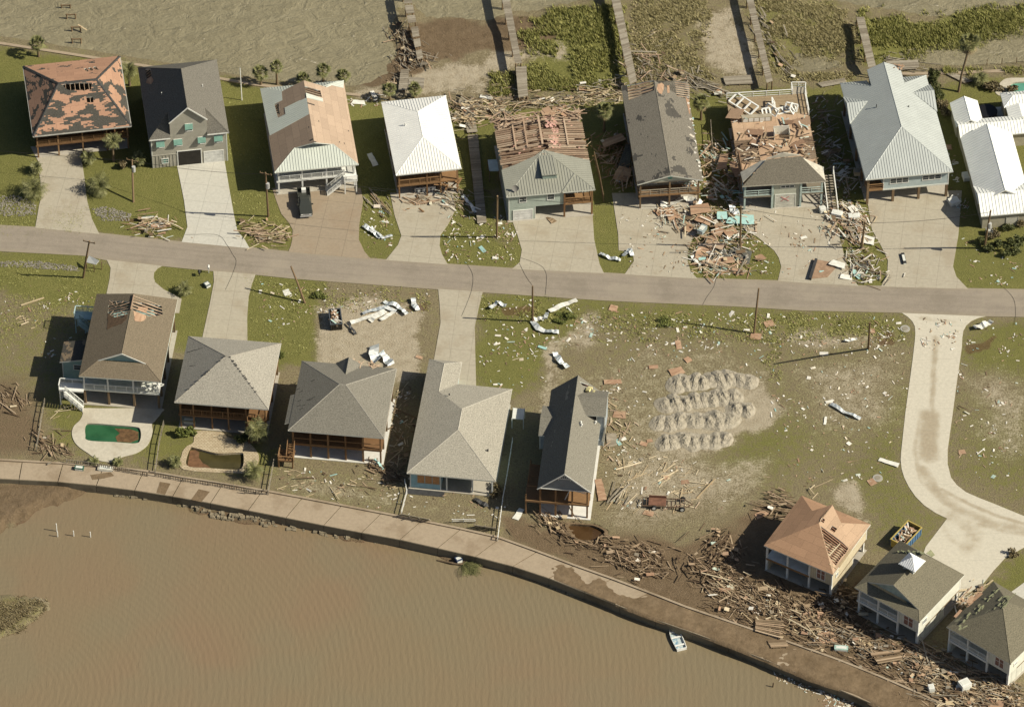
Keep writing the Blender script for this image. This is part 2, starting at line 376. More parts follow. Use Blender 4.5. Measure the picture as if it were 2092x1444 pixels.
cover(2, '1460,380 1530,480 1500,560 1410,550 1420,420', .4, 3)
cover(2, '1300,40 1420,20 1420,140 1320,150', .45, 6)
# dark wet ground
cover(3, '0,0 0,0 0,0', 0)
for s in ('1025,632 1080,628 1095,640 1030,645', '1968,705 2010,695 2030,690 2025,710 1980,720', '1790,690 1815,682 1820,700 1800,702', '830,625 868,620 872,632 835,636', '240,444 300,446 320,454 250,455'):
    cover(3, s, .9, 1.2)
cover(3, '700,880 790,600 830,830 790,1000 760,990', .0)
dist_l = sdf(X, Y, LAGOON); dist_i = sdf(X, Y, ISLAND)
paint[..., 3] = np.maximum(paint[..., 3], np.where((sdf(X, Y, LOW) < 0), np.clip(1-(Hh-Z_LAG-.02)*5, 0, 1)*.55, 0))
isl_k = np.clip(-dist_i/1.5, 0, 1); paint[..., 0] = paint[..., 0]*(1-isl_k)+.5*isl_k; paint[..., 2] = np.maximum(paint[..., 2], isl_k*.45)
nv = X.size; ny_, nx_ = X.shape
me = bpy.data.meshes.new('ground')
co = np.stack([X, Y, Hh], -1).reshape(-1, 3).astype(np.float32)
idx = np.arange(nv).reshape(ny_, nx_)
quads = np.stack([idx[:-1,:-1], idx[:-1,1:], idx[1:,1:], idx[1:,:-1]], -1).reshape(-1, 4)
me.vertices.add(nv); me.vertices.foreach_set('co', co.ravel())
me.loops.add(quads.size); me.loops.foreach_set('vertex_index', quads.ravel().astype(np.int32))
me.polygons.add(len(quads)); me.polygons.foreach_set('loop_start', np.arange(0, quads.size, 4, dtype=np.int32))
me.polygons.foreach_set('use_smooth', np.ones(len(quads), bool))
me.update()
at = me.attributes.new('cover', 'FLOAT_COLOR', 'POINT'); at.data.foreach_set('color', paint.reshape(-1).astype(np.float32))
s = SH('ground_soil'); o = s.co()
atn = s.n('Attribute', attribute_name='cover'); sp = s.n('SeparateColor'); s.put(sp.inputs[0], atn.outputs['Color'])
gr_, sa_, mu_, we_ = sp.outputs[0], sp.outputs[1], sp.outputs[2], atn.outputs['Alpha']
nA, nB, nC, nD = s.noise(o, .12, 5, .6), s.noise(o, .75, 5, .65), s.noise(o, 3.5, 5, .7), s.noise(o, 13, 3, .7)
soil = s.ramp(nB, [(.28, (.13,.105,.060)), (.5, (.20,.165,.098)), (.74, (.29,.245,.158))])
soil = s.mix(.6, soil, s.ramp(nC, [(.3, (.095,.077,.040)), (.5, (.20,.165,.094)), (.72, (.37,.315,.205))]))
gcol = s.ramp(s.math('ADD', s.math('MULTIPLY', nB, .6), s.math('MULTIPLY', nA, .4)), [(.32, (.098,.102,.024)), (.5, (.158,.165,.039)), (.66, (.235,.212,.068))])
gcol = s.mix(.5, gcol, s.ramp(nC, [(.3, (.058,.066,.014)), (.52, (.165,.162,.042)), (.72, (.31,.27,.115))]))
gcol = s.mix(.45, gcol, s.ramp(nD, [(.3, (.032,.038,.009)), (.5, (.128,.124,.034)), (.72, (.27,.25,.11))]))
mixn = s.math('ADD', s.math('MULTIPLY', nC, .55), s.math('MULTIPLY', nB, .45))
gf = s.ss(s.math('ADD', gr_, s.math('MULTIPLY', s.math('SUBTRACT', mixn, .5), 2.2)), .28, .72)
col = s.mix(gf, soil, gcol)
sand = s.mix(.5, s.ramp(nC, [(.3, (.30,.25,.165)), (.7, (.44,.385,.285))]), s.ramp(nB, [(.3, (.27,.225,.15)), (.7, (.44,.385,.29))]))
sf = s.ss(s.math('ADD', sa_, s.math('MULTIPLY', s.math('SUBTRACT', mixn, .5), 2.0)), .30, .80)
col = s.mix(sf, col, sand)
mud = s.mix(.5, s.ramp(nC, [(.3, (.095,.064,.034)), (.7, (.205,.145,.085))]), s.ramp(nB, [(.3, (.10,.07,.038)), (.7, (.20,.148,.092))]))
mf = s.ss(s.math('ADD', mu_, s.math('MULTIPLY', s.math('SUBTRACT', mixn, .5), 1.3)), .3, .7)
col = s.mix(mf, col, mud)
wf = s.ss(s.math('ADD', we_, s.math('MULTIPLY', s.math('SUBTRACT', nB, .5), 1.0)), .35, .65)
col = s.mix(s.math('MULTIPLY', wf, .7), col, (.105,.055,.024))
hgt = s.math('ADD', s.math('MULTIPLY', nC, .6), s.math('MULTIPLY', nD, .4))
s.done(col, s.math('MULTIPLY_ADD', wf, -.6, .95), s.bump(hgt, 1.0, .28))
me.materials.append(s.m)
ground = bpy.data.objects.new('ground', me); S.collection.objects.link(ground); ground['kind'] = 'structure'

# ---------------------------------------------------------------- water
def waterplane(name, poly, z, mat, cell):
    lo, hi = poly.min(0), poly.max(0)
    x0, x1 = max(lo[0], -95), min(hi[0], 95); y0, y1 = max(lo[1], -90), min(hi[1], 130)
    mb = MB(); mb.face([(x0,y0,z),(x1,y0,z),(x1,y1,z),(x0,y1,z)])
    return tag(mb.build(name, mat), kind='structure')
s = SH('lagoon_water'); o = s.co()
nL = s.noise(o, .028, 3, .5); nM = s.noise(s.mapv(o, (1,1,1), (30,5,0)), .06, 3)
col = s.mix(s.ss(nL, .38, .64), (.190,.148,.088), (.200,.142,.086)); col = s.mix(s.math('MULTIPLY', s.ss(nM, .42, .62), .7), col, (.182,.150,.092))
wv = s.n('TexWave', wave_type='RINGS', rings_direction='SPHERICAL'); s.put(wv.inputs['Vector'], s.mapv(s.mix(.035, o, s.noise(o, .06, 2, col=True)), (1,1,1), (66, 62, 0)))
wv.inputs['Scale'].default_value = .36; wv.inputs['Distortion'].default_value = 3.2; wv.inputs['Detail'].default_value = 3; wv.inputs['Detail Scale'].default_value = .9
rp = s.noise(s.mapv(o, (1, .35, 1), rot=(0,0,-.5)), 2.2, 3, .6)
hgt = s.math('ADD', s.math('MULTIPLY', wv.outputs['Fac'], .17), s.math('ADD', s.math('MULTIPLY', s.noise(s.mapv(s.mix(.03, o, s.noise(o, .05, 2, col=True)), (1.9, .42, 1), rot=(0,0,.35)), 1.0, 4, .6, .5), .55), s.math('MULTIPLY', rp, .55)))
s.put(s.b.inputs['Specular IOR Level'], .35)
s.done(col, .22, s.bump(hgt, .40, .17)); m_lag = s.m
tag(MB().build('lagoon_water', m_lag), kind='structure') if 0 else None
mb = MB(); mb.slab([(p[0], p[1], Z_LAG) for p in [(-400,-76),(-110,-22),(-60,-18),(-20,-18),(30,-30),(60,-46),(75,-58),(84,-64),(140,-110),(400,-300),(-400,-300)]], off=(0,0,-.02)); 
tag(mb.build('lagoon', m_lag), kind='structure')
s = SH('bay_water'); o = s.co()
nL = s.noise(o, .05, 4, .6); nW = s.noise(s.mapv(o, (1, 1.6, 1), rot=(0,0,.5)), .33, 5, .62, .8); nF = s.noise(s.mapv(o, (1, 1.8, 1), rot=(0,0,.5)), 1.5, 4, .65, .5)
col = s.mix(s.ss(nL, .35, .65), (.205,.182,.115), (.235,.208,.132)); col = s.mix(s.math('MULTIPLY', s.ss(nW, .40, .66), .35), col, hsv((.19,.165,.10), .8))
fo = s.math('MULTIPLY', s.ss(nW, .655, .70), s.ss(nF, .50, .60)); col = s.mix(s.math('MULTIPLY', fo, .8), col, (.46,.42,.32))
hgt = s.math('ADD', s.math('MULTIPLY', nW, 1.0), s.math('MULTIPLY', nF, .3))
s.put(s.b.inputs['Specular IOR Level'], .3)
s.done(col, .3, s.bump(hgt, .9, .6)); m_bay = s.m
mb = MB(); mb.slab([(-700,60,Z_BAY),(-86,60,Z_BAY),(-20,50,Z_BAY),(86,50,Z_BAY),(700,50,Z_BAY),(700,1200,Z_BAY),(-700,1200,Z_BAY)], off=(0,0,-.02))
tag(mb.build('bay', m_bay), kind='structure')

# ---------------------------------------------------------------- road, street, driveways
def flat(name, P, mat, z=.06, th=.16, rot=None, kind='structure', **kw):
    mb = MB(); P = [Vector((p[0], p[1], z)) for p in P]
    mb.slab(P, off=(0,0,-th))
    if rot is not None:
        c, sn = math.cos(rot), math.sin(rot); mb.uv = [(u*c+v*sn, -u*sn+v*c) for u, v in mb.uv]
    o = mb.build(name, mat); tag(o, kind=kind, **kw); return o
s = SH('worn_asphalt'); o = s.co(); uv = s.co('UV')
n1 = s.noise(s.mapv(uv, (.25, 2.2, 1)), .8, 5); n2 = s.noise(o, 1.2, 6, .7); n3 = s.noise(o, 12, 3, .7); n4 = s.noise(o, .12, 5, .65)
col = s.mix(.5, s.ramp(n1, [(.3, (.205,.175,.137)), (.7, (.29,.25,.197))]), s.ramp(n2, [(.3, (.20,.172,.135)), (.7, (.29,.25,.197))]))
col = s.mix(.35, col, s.ramp(n3, [(.3, (.11,.095,.072)), (.7, (.36,.31,.25))]))
sep = s.n('SeparateXYZ'); s.put(sep.inputs[0], uv); col = s.mix(s.math('MULTIPLY', s.ss(n4, .5, .62), .4), col, (.31,.27,.205)); col = s.mix(s.math('MULTIPLY', s.ss(n4, .46, .36), .35), col, (.165,.142,.108))
ed = s.ss(s.math('ADD', s.math('ABSOLUTE', sep.outputs[1]), s.math('MULTIPLY', s.math('SUBTRACT', n2, .5), 1.6)), 2.3, 3.6)
col = s.mix(s.math('MULTIPLY', ed, .55), col, (.26,.222,.16))
tr = s.ss(s.math('ABSOLUTE', s.math('SUBTRACT', s.math('ABSOLUTE', sep.outputs[1]), 1.3)), .5, .1)
col = s.mix(s.math('MULTIPLY', tr, .16), col, (.16,.14,.108))
m_road = s.done(col, .92, s.bump(n3, .4, .02))
top = pts(I, '-300,440 -60,456 0,460 74,464 202,476 373,494 509,505 590,514 757,528 914,539 1047,548 1233,557 1421,568 1590,573 1750,583 1977,589 2092,591 2400,600')
bot = pts(I, '2400,662 2092,648 2019,647 1824,639 1641,635 1510,627 1239,615 986,598 896,592 597,570 522,562 436,555 218,533 173,523 0,514 -60,510 -300,490')
mb = MB(); n = 140
def along(pl, n):
    d = [0]
    for i in range(1, len(pl)): d.append(d[-1]+(pl[i]-pl[i-1]).length)
    out = []
    for k in range(n+1):
        t = d[-1]*k/n; i = max(j for j in range(len(d)) if d[j] <= t+1e-9); i = min(i, len(pl)-2)
        out.append(pl[i].lerp(pl[i+1], (t-d[i])/(d[i+1]-d[i])))
    return out
ta, ba = along(top, n), along(bot[::-1], n); x = 0
for i in range(n):
    L_ = (ta[i+1]-ta[i]).length; q = []
    for p, jj in ((ba[i],i),(ba[i+1],i+1),(ta[i+1],i+1),(ta[i],i)):
        q.append(Vector((p.x, p.y, .055)))
    j0 = random.uniform(-.12,.12)
    mb.face(q, 0, [(x,-3.6),(x+L_,-3.6),(x+L_,3.6),(x,3.6)]); x += L_
tag(mb.build('road', m_road), kind='structure')
road_a = math.atan2((ta[-20]-ta[20]).y, (ta[-20]-ta[20]).x)
DRV = [('62,300 163,300 172,360 178,410 188,448 203,479 72,466 80,420 85,400 78,330', m_conc),
 ('361,336 459,330 464,360 470,395 478,440 485,472 500,490 510,508 371,495 383,464 376,410 366,360', m_conc_new),
 ('556,385 737,385 742,410 734,460 733,490 745,515 758,530 589,515 594,503 597,490 598,470 590,455 575,438 566,415', m_conc_tan),
 ('797,395 926,395 930,430 915,460 900,480 898,502 903,520 915,541 788,532 813,501 820,482 811,455 806,440', m_conc),
 ('1042,440 1210,430 1214,490 1225,540 1234,559 1046,550 1062,536 1066,511 1057,480', m_conc),
 ('1250,395 1425,395 1425,470 1412,495 1406,512 1405,535 1411,555 1425,570 1276,561 1287,545 1295,534 1293,520 1280,514 1264,512 1263,480', m_conc),
 ('1508,395 1700,395 1708,450 1715,486 1726,527 1736,562 1754,585 1589,575 1596,545 1591,527 1582,513 1569,502 1545,483 1520,471', m_conc),
 ('1765,390 1965,390 1958,480 1952,516 1947,545 1954,566 1978,591 1800,586 1813,555 1814,532 1800,503 1781,469 1774,423', m_conc),
 ('218,531 331,544 322,549 315,557 314,567 317,577 335,592 355,602 371,611 366,640 212,640 218,599 224,570 226,548', m_conc),
 ('436,554 522,561 515,580 508,606 505,650 506,740 408,740 414,687 428,624 437,577', m_conc),
 ('895,591 986,597 978,630 970,667 971,720 973,800 882,800 887,732 900,660 898,620', m_conc)]
for k, (q, m) in enumerate(DRV): flat('driveway', pp(I, q), m, rot=road_a-.05*(k < 8))
STREET = '1824,637 1843,640 1855,648 1864,657 1869,667 1870,680 1869,696 1865,730 1860,768 1850,840 1841,923 1840,940 1842,958 1847,975 1857,995 1870,1014 1888,1032 1912,1048 1935,1059 1891,1117 1880,1150 1950,1230 2010,1190 2030,1165 2052,1141 2092,1118 2200,1085 2200,1100 2180,1075 2092,1054 2060,1041 2031,1029 2000,1017 1973,1005 1955,991 1943,976 1936,948 1936,919 1947,840 1954,786 1960,745 1965,710 1966,690 1968,676 1974,665 1984,656 1998,650 2020,645'
def street_mat():
    s = SH('street_concrete'); o = s.co(); n2, n3, n4 = s.noise(o, 2.2, 6, .65), s.noise(o, 14, 3), s.noise(o, .5, 5, .65); c = (.50,.465,.375)
    col = s.mix(.2, s.ramp(n2, [(.25, hsv(c, .82)), (.75, hsv(c, 1.1))]), s.ramp(n3, [(.3, hsv(c, .5)), (.7, hsv(c, 1.3))]))
    at_ = s.n('Attribute', attribute_name='stain'); f = s.ss(s.math('ADD', at_.outputs['Fac'], s.math('MULTIPLY', s.math('SUBTRACT', s.math('ADD', s.math('MULTIPLY', n4, .6), s.math('MULTIPLY', n2, .4)), .5), 1.7)), .3, .95)
    col = s.mix(s.math('MULTIPLY', f, .8), col, s.ramp(n2, [(.3, (.23,.185,.118)), (.7, (.33,.275,.19))])); sep = s.n('SeparateXYZ'); s.put(sep.inputs[0], s.co('UV'))
    col = s.mix(s.math('MULTIPLY', s.math('LESS_THAN', s.math('FRACT', s.math('DIVIDE', sep.outputs[1], 5.0)), .012), .3), col, hsv(c, .4))
    return s.done(col, .88, s.bump(n2, .3, .03))
import bmesh
so_ = flat('side_street', pp(I, STREET), street_mat(), .05, rot=.06)
bm = bmesh.new(); bm.from_mesh(so_.data)
for _ in range(9):
    es = [e for e in bm.edges if e.calc_length() > .55]
    if not es: break
    bmesh.ops.subdivide_edges(bm, edges=es, cuts=1); bmesh.ops.triangulate(bm, faces=[f for f in bm.faces if len(f.verts) > 3])
bm.to_mesh(so_.data); bm.free()
vx = np.array([v.co[:] for v in so_.data.vertices]); st_ = np.zeros(len(vx))
def trk(s, w_, k):
    P_ = pp(I, s); d = np.full(len(vx), 1e9)
    for (ax, ay), (bx, by) in zip(P_[:-1], P_[1:]):
        ex, ey = bx-ax, by-ay; t = np.clip(((vx[:,0]-ax)*ex+(vx[:,1]-ay)*ey)/(ex*ex+ey*ey), 0, 1); d = np.minimum(d, np.hypot(vx[:,0]-ax-t*ex, vx[:,1]-ay-t*ey))
    st_[:] = np.maximum(st_, k*np.clip(1-(d/w_)**2, 0, 1))
for a_ in (('1912,690 1906,780 1904,850', .8, .8), ('1898,850 1896,890 1898,930', 2.3, .95), ('1880,860 1868,920 1880,980 1930,1030', .7, .7), ('1885,960 1915,1010 1965,1045 2030,1070 2092,1085', 1.5, .75), ('1925,1000 1980,1030 2040,1055 2092,1070', .6, .8), ('1940,1050 1990,1080 1980,1120', 2.6, .6), ('2000,1070 2060,1085 2140,1095', 1.0, .7), ('1880,650 1930,655 1950,660', 1.0, .5), ('1915,1060 1940,1100 1990,1130', 1.0, .5)): trk(*a_)
st_ = np.maximum(st_, .18); aa_ = so_.data.attributes.new('stain', 'FLOAT', 'POINT'); aa_.data.foreach_set('value', st_.astype(np.float32))
flat('driveway', pp(I, '2062,1212 2140,1155 2240,1180 2240,1330 2130,1260'), m_conc_new, rot=.7)

# ---------------------------------------------------------------- promenade, sea wall, bulkhead
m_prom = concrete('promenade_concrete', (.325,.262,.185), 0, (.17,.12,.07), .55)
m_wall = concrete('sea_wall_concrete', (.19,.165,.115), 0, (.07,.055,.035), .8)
pn = pts(I, '-120,936 0,943 150,951 300,966 420,986 560,1009 700,1036 830,1061 930,1081 1030,1104 1150,1150 1280,1196 1400,1243 1500,1277 1620,1318 1750,1365 1850,1408 1950,1452 2100,1520')
ps = pts(I, '-120,972 0,978 150,986 300,1005 420,1026 560,1053 700,1081 830,1105 930,1128 1030,1151 1130,1184 1250,1232 1350,1270 1450,1304 1550,1342 1650,1384 1750,1422 1850,1470 2000,1545')
na, sa = along(pn, 28), along(ps, 28)
prom = empty('promenade', (0,0,0)); prom['kind'] = 'structure'
mb = MB(); gapm = MB()
for i in range(28):
    a, b, c, d = sa[i], sa[i+1], na[i+1], na[i]; e = .012
    q = [a.lerp(b, e), a.lerp(b, 1-e), d.lerp(c, 1-e), d.lerp(c, e)]
    mb.slab([Vector((p.x, p.y, .10+random.uniform(-.012,.012))) for p in q], off=(0,0,-.25))
o = mb.build('walkway_slab', m_prom, prom)
mb = MB()
for i in range(28):
    a, b = sa[i], sa[i+1]; d = (b-a).normalized(); nn = Vector((d.y, -d.x, 0))
    i0 = -nn*.35
    mb.slab([Vector((p.x, p.y, .03)) for p in (a+nn*.06+d*.03, b+nn*.06-d*.03, b+i0-d*.03, a+i0+d*.03)], off=(0,0,-2.6))
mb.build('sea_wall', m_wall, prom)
mb = MB()
for i in range(28):
    a, b = na[i], na[i+1]; d = (b-a).normalized(); nn = Vector((-d.y, d.x, 0))
    mb.slab([Vector((p.x, p.y, .30)) for p in (a+nn*.02, b+nn*.02, b+nn*.34, a+nn*.34)], off=(0,0,-.6))
mb.build('curb', m_prom, prom)
# mud washed over the eastern end of the walk
s = SH('washed_mud'); o = s.co(); n = s.noise(o, 1.6, 6, .65); n2 = s.noise(o, .5, 4)
s.done(s.mix(.5, s.ramp(n, [(.3, (.095,.064,.034)), (.7, (.205,.145,.085))]), s.ramp(n2, [(.3, (.10,.07,.038)), (.7, (.20,.148,.092))])), .95, s.bump(n, .9, .12)); m_mud = s.m
mb = MB(); tt = np.linspace(0, 1, 150); ma = along(pn, 400); mc = along(ps, 400)
rows = []
for i in range(205, 401):
    row = []
    for k in range(14):
        p = ma[i].lerp(mc[i], (k+.2)/13.4*(1+(.13*(float(fbm(np.array(i*.1), np.array(0.), 1.2, 40))) if i > 255 and k > 9 else 0)))-Vector((0,0,.35 if k == 13 and i > 255 else 0)); f = fbm(np.array(p.x), np.array(p.y), .22, 31)+ min(0, (i-262)/160)*1.6 + (.09 if i > 262 else 0)
        row.append(Vector((p.x, p.y, p.z+.06+min(.22, max(-.05, (float(f)-.30+.10*min(1,max(0,(i-235)/40)))*.42)) + float(fbm(np.array(p.x), np.array(p.y), 1.5, 12)-.5)*.07)))
    rows.append(row)
b0 = 0
for r_ in rows: mb.v += r_
for i in range(len(rows)-1):
    for k in range(13):
        q = (i*14+k, (i+1)*14+k, (i+1)*14+k+1, i*14+k+1)
        mb.f.append(q); mb.uv += [(mb.v[j].x, mb.v[j].y) for j in q]; mb.mi.append(0)
mb.smooth = True
tag(mb.build('mud', m_mud), kind='structure')
# bay bulkhead (west) with a narrow cap
bk = pts(I, '-200,62 -60,82 0,90 150,113 300,137 420,157 530,176 640,186 735,196')
mb = MB(); ba_ = along(bk, 40)
for i in range(40):
    a, b = ba_[i], ba_[i+1]; d = (b-a).normalized(); nn = Vector((-d.y, d.x, 0))
    mb.slab([Vector((p.x, p.y, .16)) for p in (a-nn*.25, b-nn*.25, b+nn*.3, a+nn*.3)], off=(0,0,-1.4))
o = mb.build('bulkhead_wall', m_prom); tag(o, 'narrow pale concrete bulkhead along the bay behind the two left houses', 'sea wall')
bk = along(pts(I, '1780,152 1850,152 1960,150 2092,144 2300,136'), 14); mb = MB()
for i in range(14):
    a, b = bk[i], bk[i+1]; d = (b-a).normalized(); nn = Vector((-d.y, d.x, 0))
    mb.slab([Vector((p.x, p.y, .14)) for p in (a-nn*.3, b-nn*.3, b+nn*.3, a+nn*.3)], off=(0,0,-1.2))
o = mb.build('bulkhead_wall', m_prom); tag(o, 'pale concrete bulkhead behind the white metal house at top right', 'sea wall')
for q in ((K,'868,222 925,232 895,292 848,282'),(K,'1078,262 1138,276 1092,332 1036,320'),(K,'490,185 600,170 620,190 560,205 500,212')):
    tag(flat('mud', pts(q[0], q[1], .115), m_mud, .118, .004), kind='structure')
# ---------------------------------------------------------------- houses
DBG = []
class House:
    """a building frame: u along the front (seen at the bottom), v towards the back, z up, metres"""
    def __init__(h, label, ze, FL, FR, BR, BL, cat='house', name='house', group=None):
        c = [G(*p, ze) for p in (FL, FR, BR, BL)]
        u = (c[1]-c[0])+(c[2]-c[3]); v = (c[3]-c[0])+(c[2]-c[1])
        v90 = Vector((v.y, -v.x, 0)); a = u/u.length*u.length + v90
        a = math.atan2(a.y, a.x); h.a = a; h.ze = ze
        h.U = Vector((math.cos(a), math.sin(a), 0)); h.V = Vector((-math.sin(a), math.cos(a), 0))
        ctr = sum(c, Vector())/4
        h.W = (abs((c[1]-c[0]).dot(h.U))+abs((c[2]-c[3]).dot(h.U)))/2
        h.D = (abs((c[3]-c[0]).dot(h.V))+abs((c[2]-c[1]).dot(h.V)))/2
        o = ctr-h.U*h.W/2-h.V*h.D/2; h.o = Vector((o.x, o.y, 0))
        h.root = empty(name, h.o, a, label, cat, group)
        DBG.append((label[:40], round(h.W,1), round(h.D,1), round(math.degrees(a),1)))
    def loc(h, p): d = Vector(p)-h.o; return Vector((d.dot(h.U), d.dot(h.V), d.z))
    def wld(h, u, v, z=0): return h.o+h.U*u+h.V*v+Vector((0,0,z))
    def pl(h, px, pt, n):
        """photo position seen on the plane through pt with normal n (house coordinates)"""
        d = ray(*px); d = Vector((d.dot(h.U), d.dot(h.V), d.z)); c = h.loc(CAM); pt, n = Vector(pt), Vector(n)
        return c+d*((pt-c).dot(n)/d.dot(n))
    def onu(h, px, u): return h.pl(px, (u,0,0), (1,0,0))
    def onv(h, px, v): return h.pl(px, (0,v,0), (0,1,0))
    def onz(h, px, z): return h.pl(px, (0,0,z), (0,0,1))
    def on3(h, px, a, b, c): a, b, c = Vector(a), Vector(b), Vector(c); return h.pl(px, a, (b-a).cross(c-a))
    def part(h, name, mb, mats, parent=None, label=None): return mb.build(name, mats, parent or h.root, label)
def inpoly2(x, y, q):
    r = False
    for i in range(len(q)):
        (ax, ay), (bx, by) = q[i], q[(i+1) % len(q)]
        if (ay > y) != (by > y) and x < (bx-ax)*(y-ay)/(by-ay)+ax: r = not r
    return r
def face_axes(p):
    n = Vector((0,0,0)); p = [Vector(q) for q in p]
    for i in range(1, len(p)-1): n += (p[i]-p[0]).cross(p[i+1]-p[0])
    n.normalize()
    if n.z < 0: n = -n
    U = Vector((0,0,1)).cross(n); U.normalize(); V = n.cross(U); return n, U, V
def ribs(mb, poly, holes=(), step=.46, hh=.055, ww=.06, mi=0, across=False):
    n, U, V = face_axes(poly)
    if across: U, V = V, U
    o = Vector(poly[0]); tw = lambda q: ((Vector(q)-o).dot(U), (Vector(q)-o).dot(V))
    loops = [[tw(q) for q in poly]]+[[tw(q) for q in hl] for hl in holes]
    xs = [q[0] for q in loops[0]]; x = math.ceil(min(xs)/step)*step+.013
    while x < max(xs):
        ys = []
        for l in loops:
            for i in range(len(l)):
                (ax, ay), (bx, by) = l[i], l[(i+1) % len(l)]
                if (ax > x) != (bx > x): ys.append(ay+(by-ay)*(x-ax)/(bx-ax))
        ys.sort()
        for a, b in zip(ys[::2], ys[1::2]):
            if b-a > .15: mb.beam(o+U*x+V*(a+.03)+n*hh/2, o+U*x+V*(b-.03)+n*hh/2, ww, hh, mi, up=n)
        x += step
def jag(poly, amp=.18, step=.45, seed=1):
    """broken edge: a polygon outline walked in uneven steps"""
    rr = random.Random(seed); out = []; poly = [Vector(q) for q in poly]
    for i in range(len(poly)):
        a, b = poly[i], poly[(i+1) % len(poly)]; L_ = (b-a).length; k = max(1, int(L_/step))
        t = (b-a).normalized(); n, U, V = face_axes(poly); s_ = n.cross(t)
        for j in range(k):
            q = a.lerp(b, j/k)
            out.append(q if j == 0 else q+s_*rr.uniform(-amp, amp))
    return out
def roof(h, faces, mat, holes=None, th=.20, caps=(), cap_mat=None, rib=None, fascia=None, parent=None, name='roof', capw=.26, rib_skip=()):
    mb = MB(); holes = holes or {}
    for i, f in enumerate(faces): mb.slab(f, holes.get(i, ()), off=(0,0,-th), mi=0, side=1)
    if rib:
        for i, f in enumerate(faces):
            if i not in rib_skip: ribs(mb, f, holes.get(i, ()), step=rib, mi=0)
    for a, b in caps:
        a, b = Vector(a), Vector(b); d = (b-a).normalized(); s_ = Vector((d.y, -d.x, 0))
        if s_.length < .01: continue
        s_.normalize(); e = Vector((0,0,.045)); dr = Vector((0,0,-.07))
        mb.solid([a+e, a+s_*capw/2+dr, a-s_*capw/2+dr, b+e, b+s_*capw/2+dr, b-s_*capw/2+dr], [(0,1,4,3),(0,3,5,2),(0,2,1),(3,4,5)], 2)
    return h.part(name, mb, [mat, fascia or m_trim, cap_mat or mat], parent)
def rail(mb, p, q, z, hgt=1.0, step=1.6, bal=.16, mi=0, solid=False):
    p, q = Vector((p[0], p[1], z)), Vector((q[0], q[1], z)); L_ = (q-p).length; e = Vector((0,0,1))
    n = max(1, round(L_/step))
    for i in range(n+1): mb.beam(p.lerp(q, i/n), p.lerp(q, i/n)+e*hgt, .10, .10, mi)
    mb.beam(p+e*(hgt-.04), q+e*(hgt-.04), .13, .07, mi); mb.beam(p+e*.14, q+e*.14, .07, .07, mi)
    if bal:
        k = int(L_/bal)
        for i in range(1, k): mb.beam(p.lerp(q, i/k)+e*.16, p.lerp(q, i/k)+e*(hgt-.08), .045, .045, mi)
    else: mb.beam(p+e*.55, q+e*.55, .05, .10, mi)
def posts(h, uv, z0, z1, mat, w=.28, name='post'):
    for u, v in uv:
        mb = MB(); mb.box(u-w/2, u+w/2, v-w/2, v+w/2, z0, z1); h.part(name, mb, mat)
def window(h, px, v, panes=1, frame=None, pane=None, name='window', rows=2, label=None, side='v', fw=.09, shutter=None):
    """px: two opposite corners in the photo, on the front wall plane v (or a side wall plane u)"""
    on = h.onv if side == 'v' else h.onu
    a, b = on(px[0], v), on(px[1], v)
    k = 0 if side == 'v' else 1
    u0, u1 = sorted((a[k], b[k])); z0, z1 = sorted((a.z, b.z)); place_window(h, u0, u1, z0, z1, v, panes, frame, pane, name, rows, label, side, fw, shutter)
def place_window(h, u0, u1, z0, z1, v, panes=1, frame=None, pane=None, name='window', rows=2, label=None, side='v', fw=.09, shutter=None, out=-1):
    if h.ze < 6.05 and z1 > h.ze-.38 and z0 < h.ze: z1 = h.ze-.38
    frame = frame or m_white; pane = pane or m_glass; f = MB(); g = MB()
    def bx(mb, a0, a1, c0, c1, d0, d1):
        d0, d1 = sorted((v+out*d0, v+out*d1))
        mb.box(*( (a0,a1,d0,d1,c0,c1) if side == 'v' else (d0,d1,a0,a1,c0,c1)))
    bx(f, u0-fw, u1+fw, z0-fw, z0, -.02, .07); bx(f, u0-fw, u1+fw, z1, z1+fw, -.02, .07)
    bx(f, u0-fw, u0, z0, z1, -.02, .065); bx(f, u1, u1+fw, z0, z1, -.02, .065)
    for i in range(1, panes): x = u0+(u1-u0)*i/panes; bx(f, x-fw/2, x+fw/2, z0, z1, -.02, .065)
    for i in range(1, rows): z = z0+(z1-z0)*i/rows; bx(f, u0, u1, z-.025, z+.025, -.01, .05)
    bx(g, u0, u1, z0, z1, -.02, .025)
    w_ = h.part(name, f, frame, label=label); h.part('pane', g, pane, w_)
    if shutter:
        m = MB(); e = .75
        zt = z1+.08
        if side == 'v': m.solid([(u0-.1,v-.05,zt),(u1+.1,v-.05,zt),(u1+.1,v-.50,zt-1.0*e),(u0-.1,v-.50,zt-1.0*e),(u0-.1,v-.09,zt-.02),(u1+.1,v-.09,zt-.02),(u1+.1,v-.54,zt-1.02*e),(u0-.1,v-.54,zt-1.02*e)],
            [(0,1,2,3),(7,6,5,4),(0,3,7,4),(1,5,6,2),(0,4,5,1),(3,2,6,7)])
        h.part('shutter', m, shutter, w_)
def walls(h, u0, u1, v0, v1, z0, z1, mat, name='wall', trim=None, base=True):
    mb = MB(); mb.box(u0, u1, v0, v1, z0, z1); o = h.part(name, mb, mat)
    if trim:
        w_ = .12; e = .025
        for a, b in ((u0,v0),(u1,v0),(u1,v1),(u0,v1)):
            t = MB(); t.box(a-(w_ if a == u1 else e), a+(e if a == u1 else w_), b-(e if b == v0 else w_), b+(w_ if b == v0 else e), z0-.03, z1-.01); h.part('corner_trim', t, trim, o)
    return o
def slabpart(h, name, u0, u1, v0, v1, z0, z1, mat, label=None):
    mb = MB(); mb.box(u0, u1, v0, v1, z0, z1); return h.part(name, mb, mat, label=label)
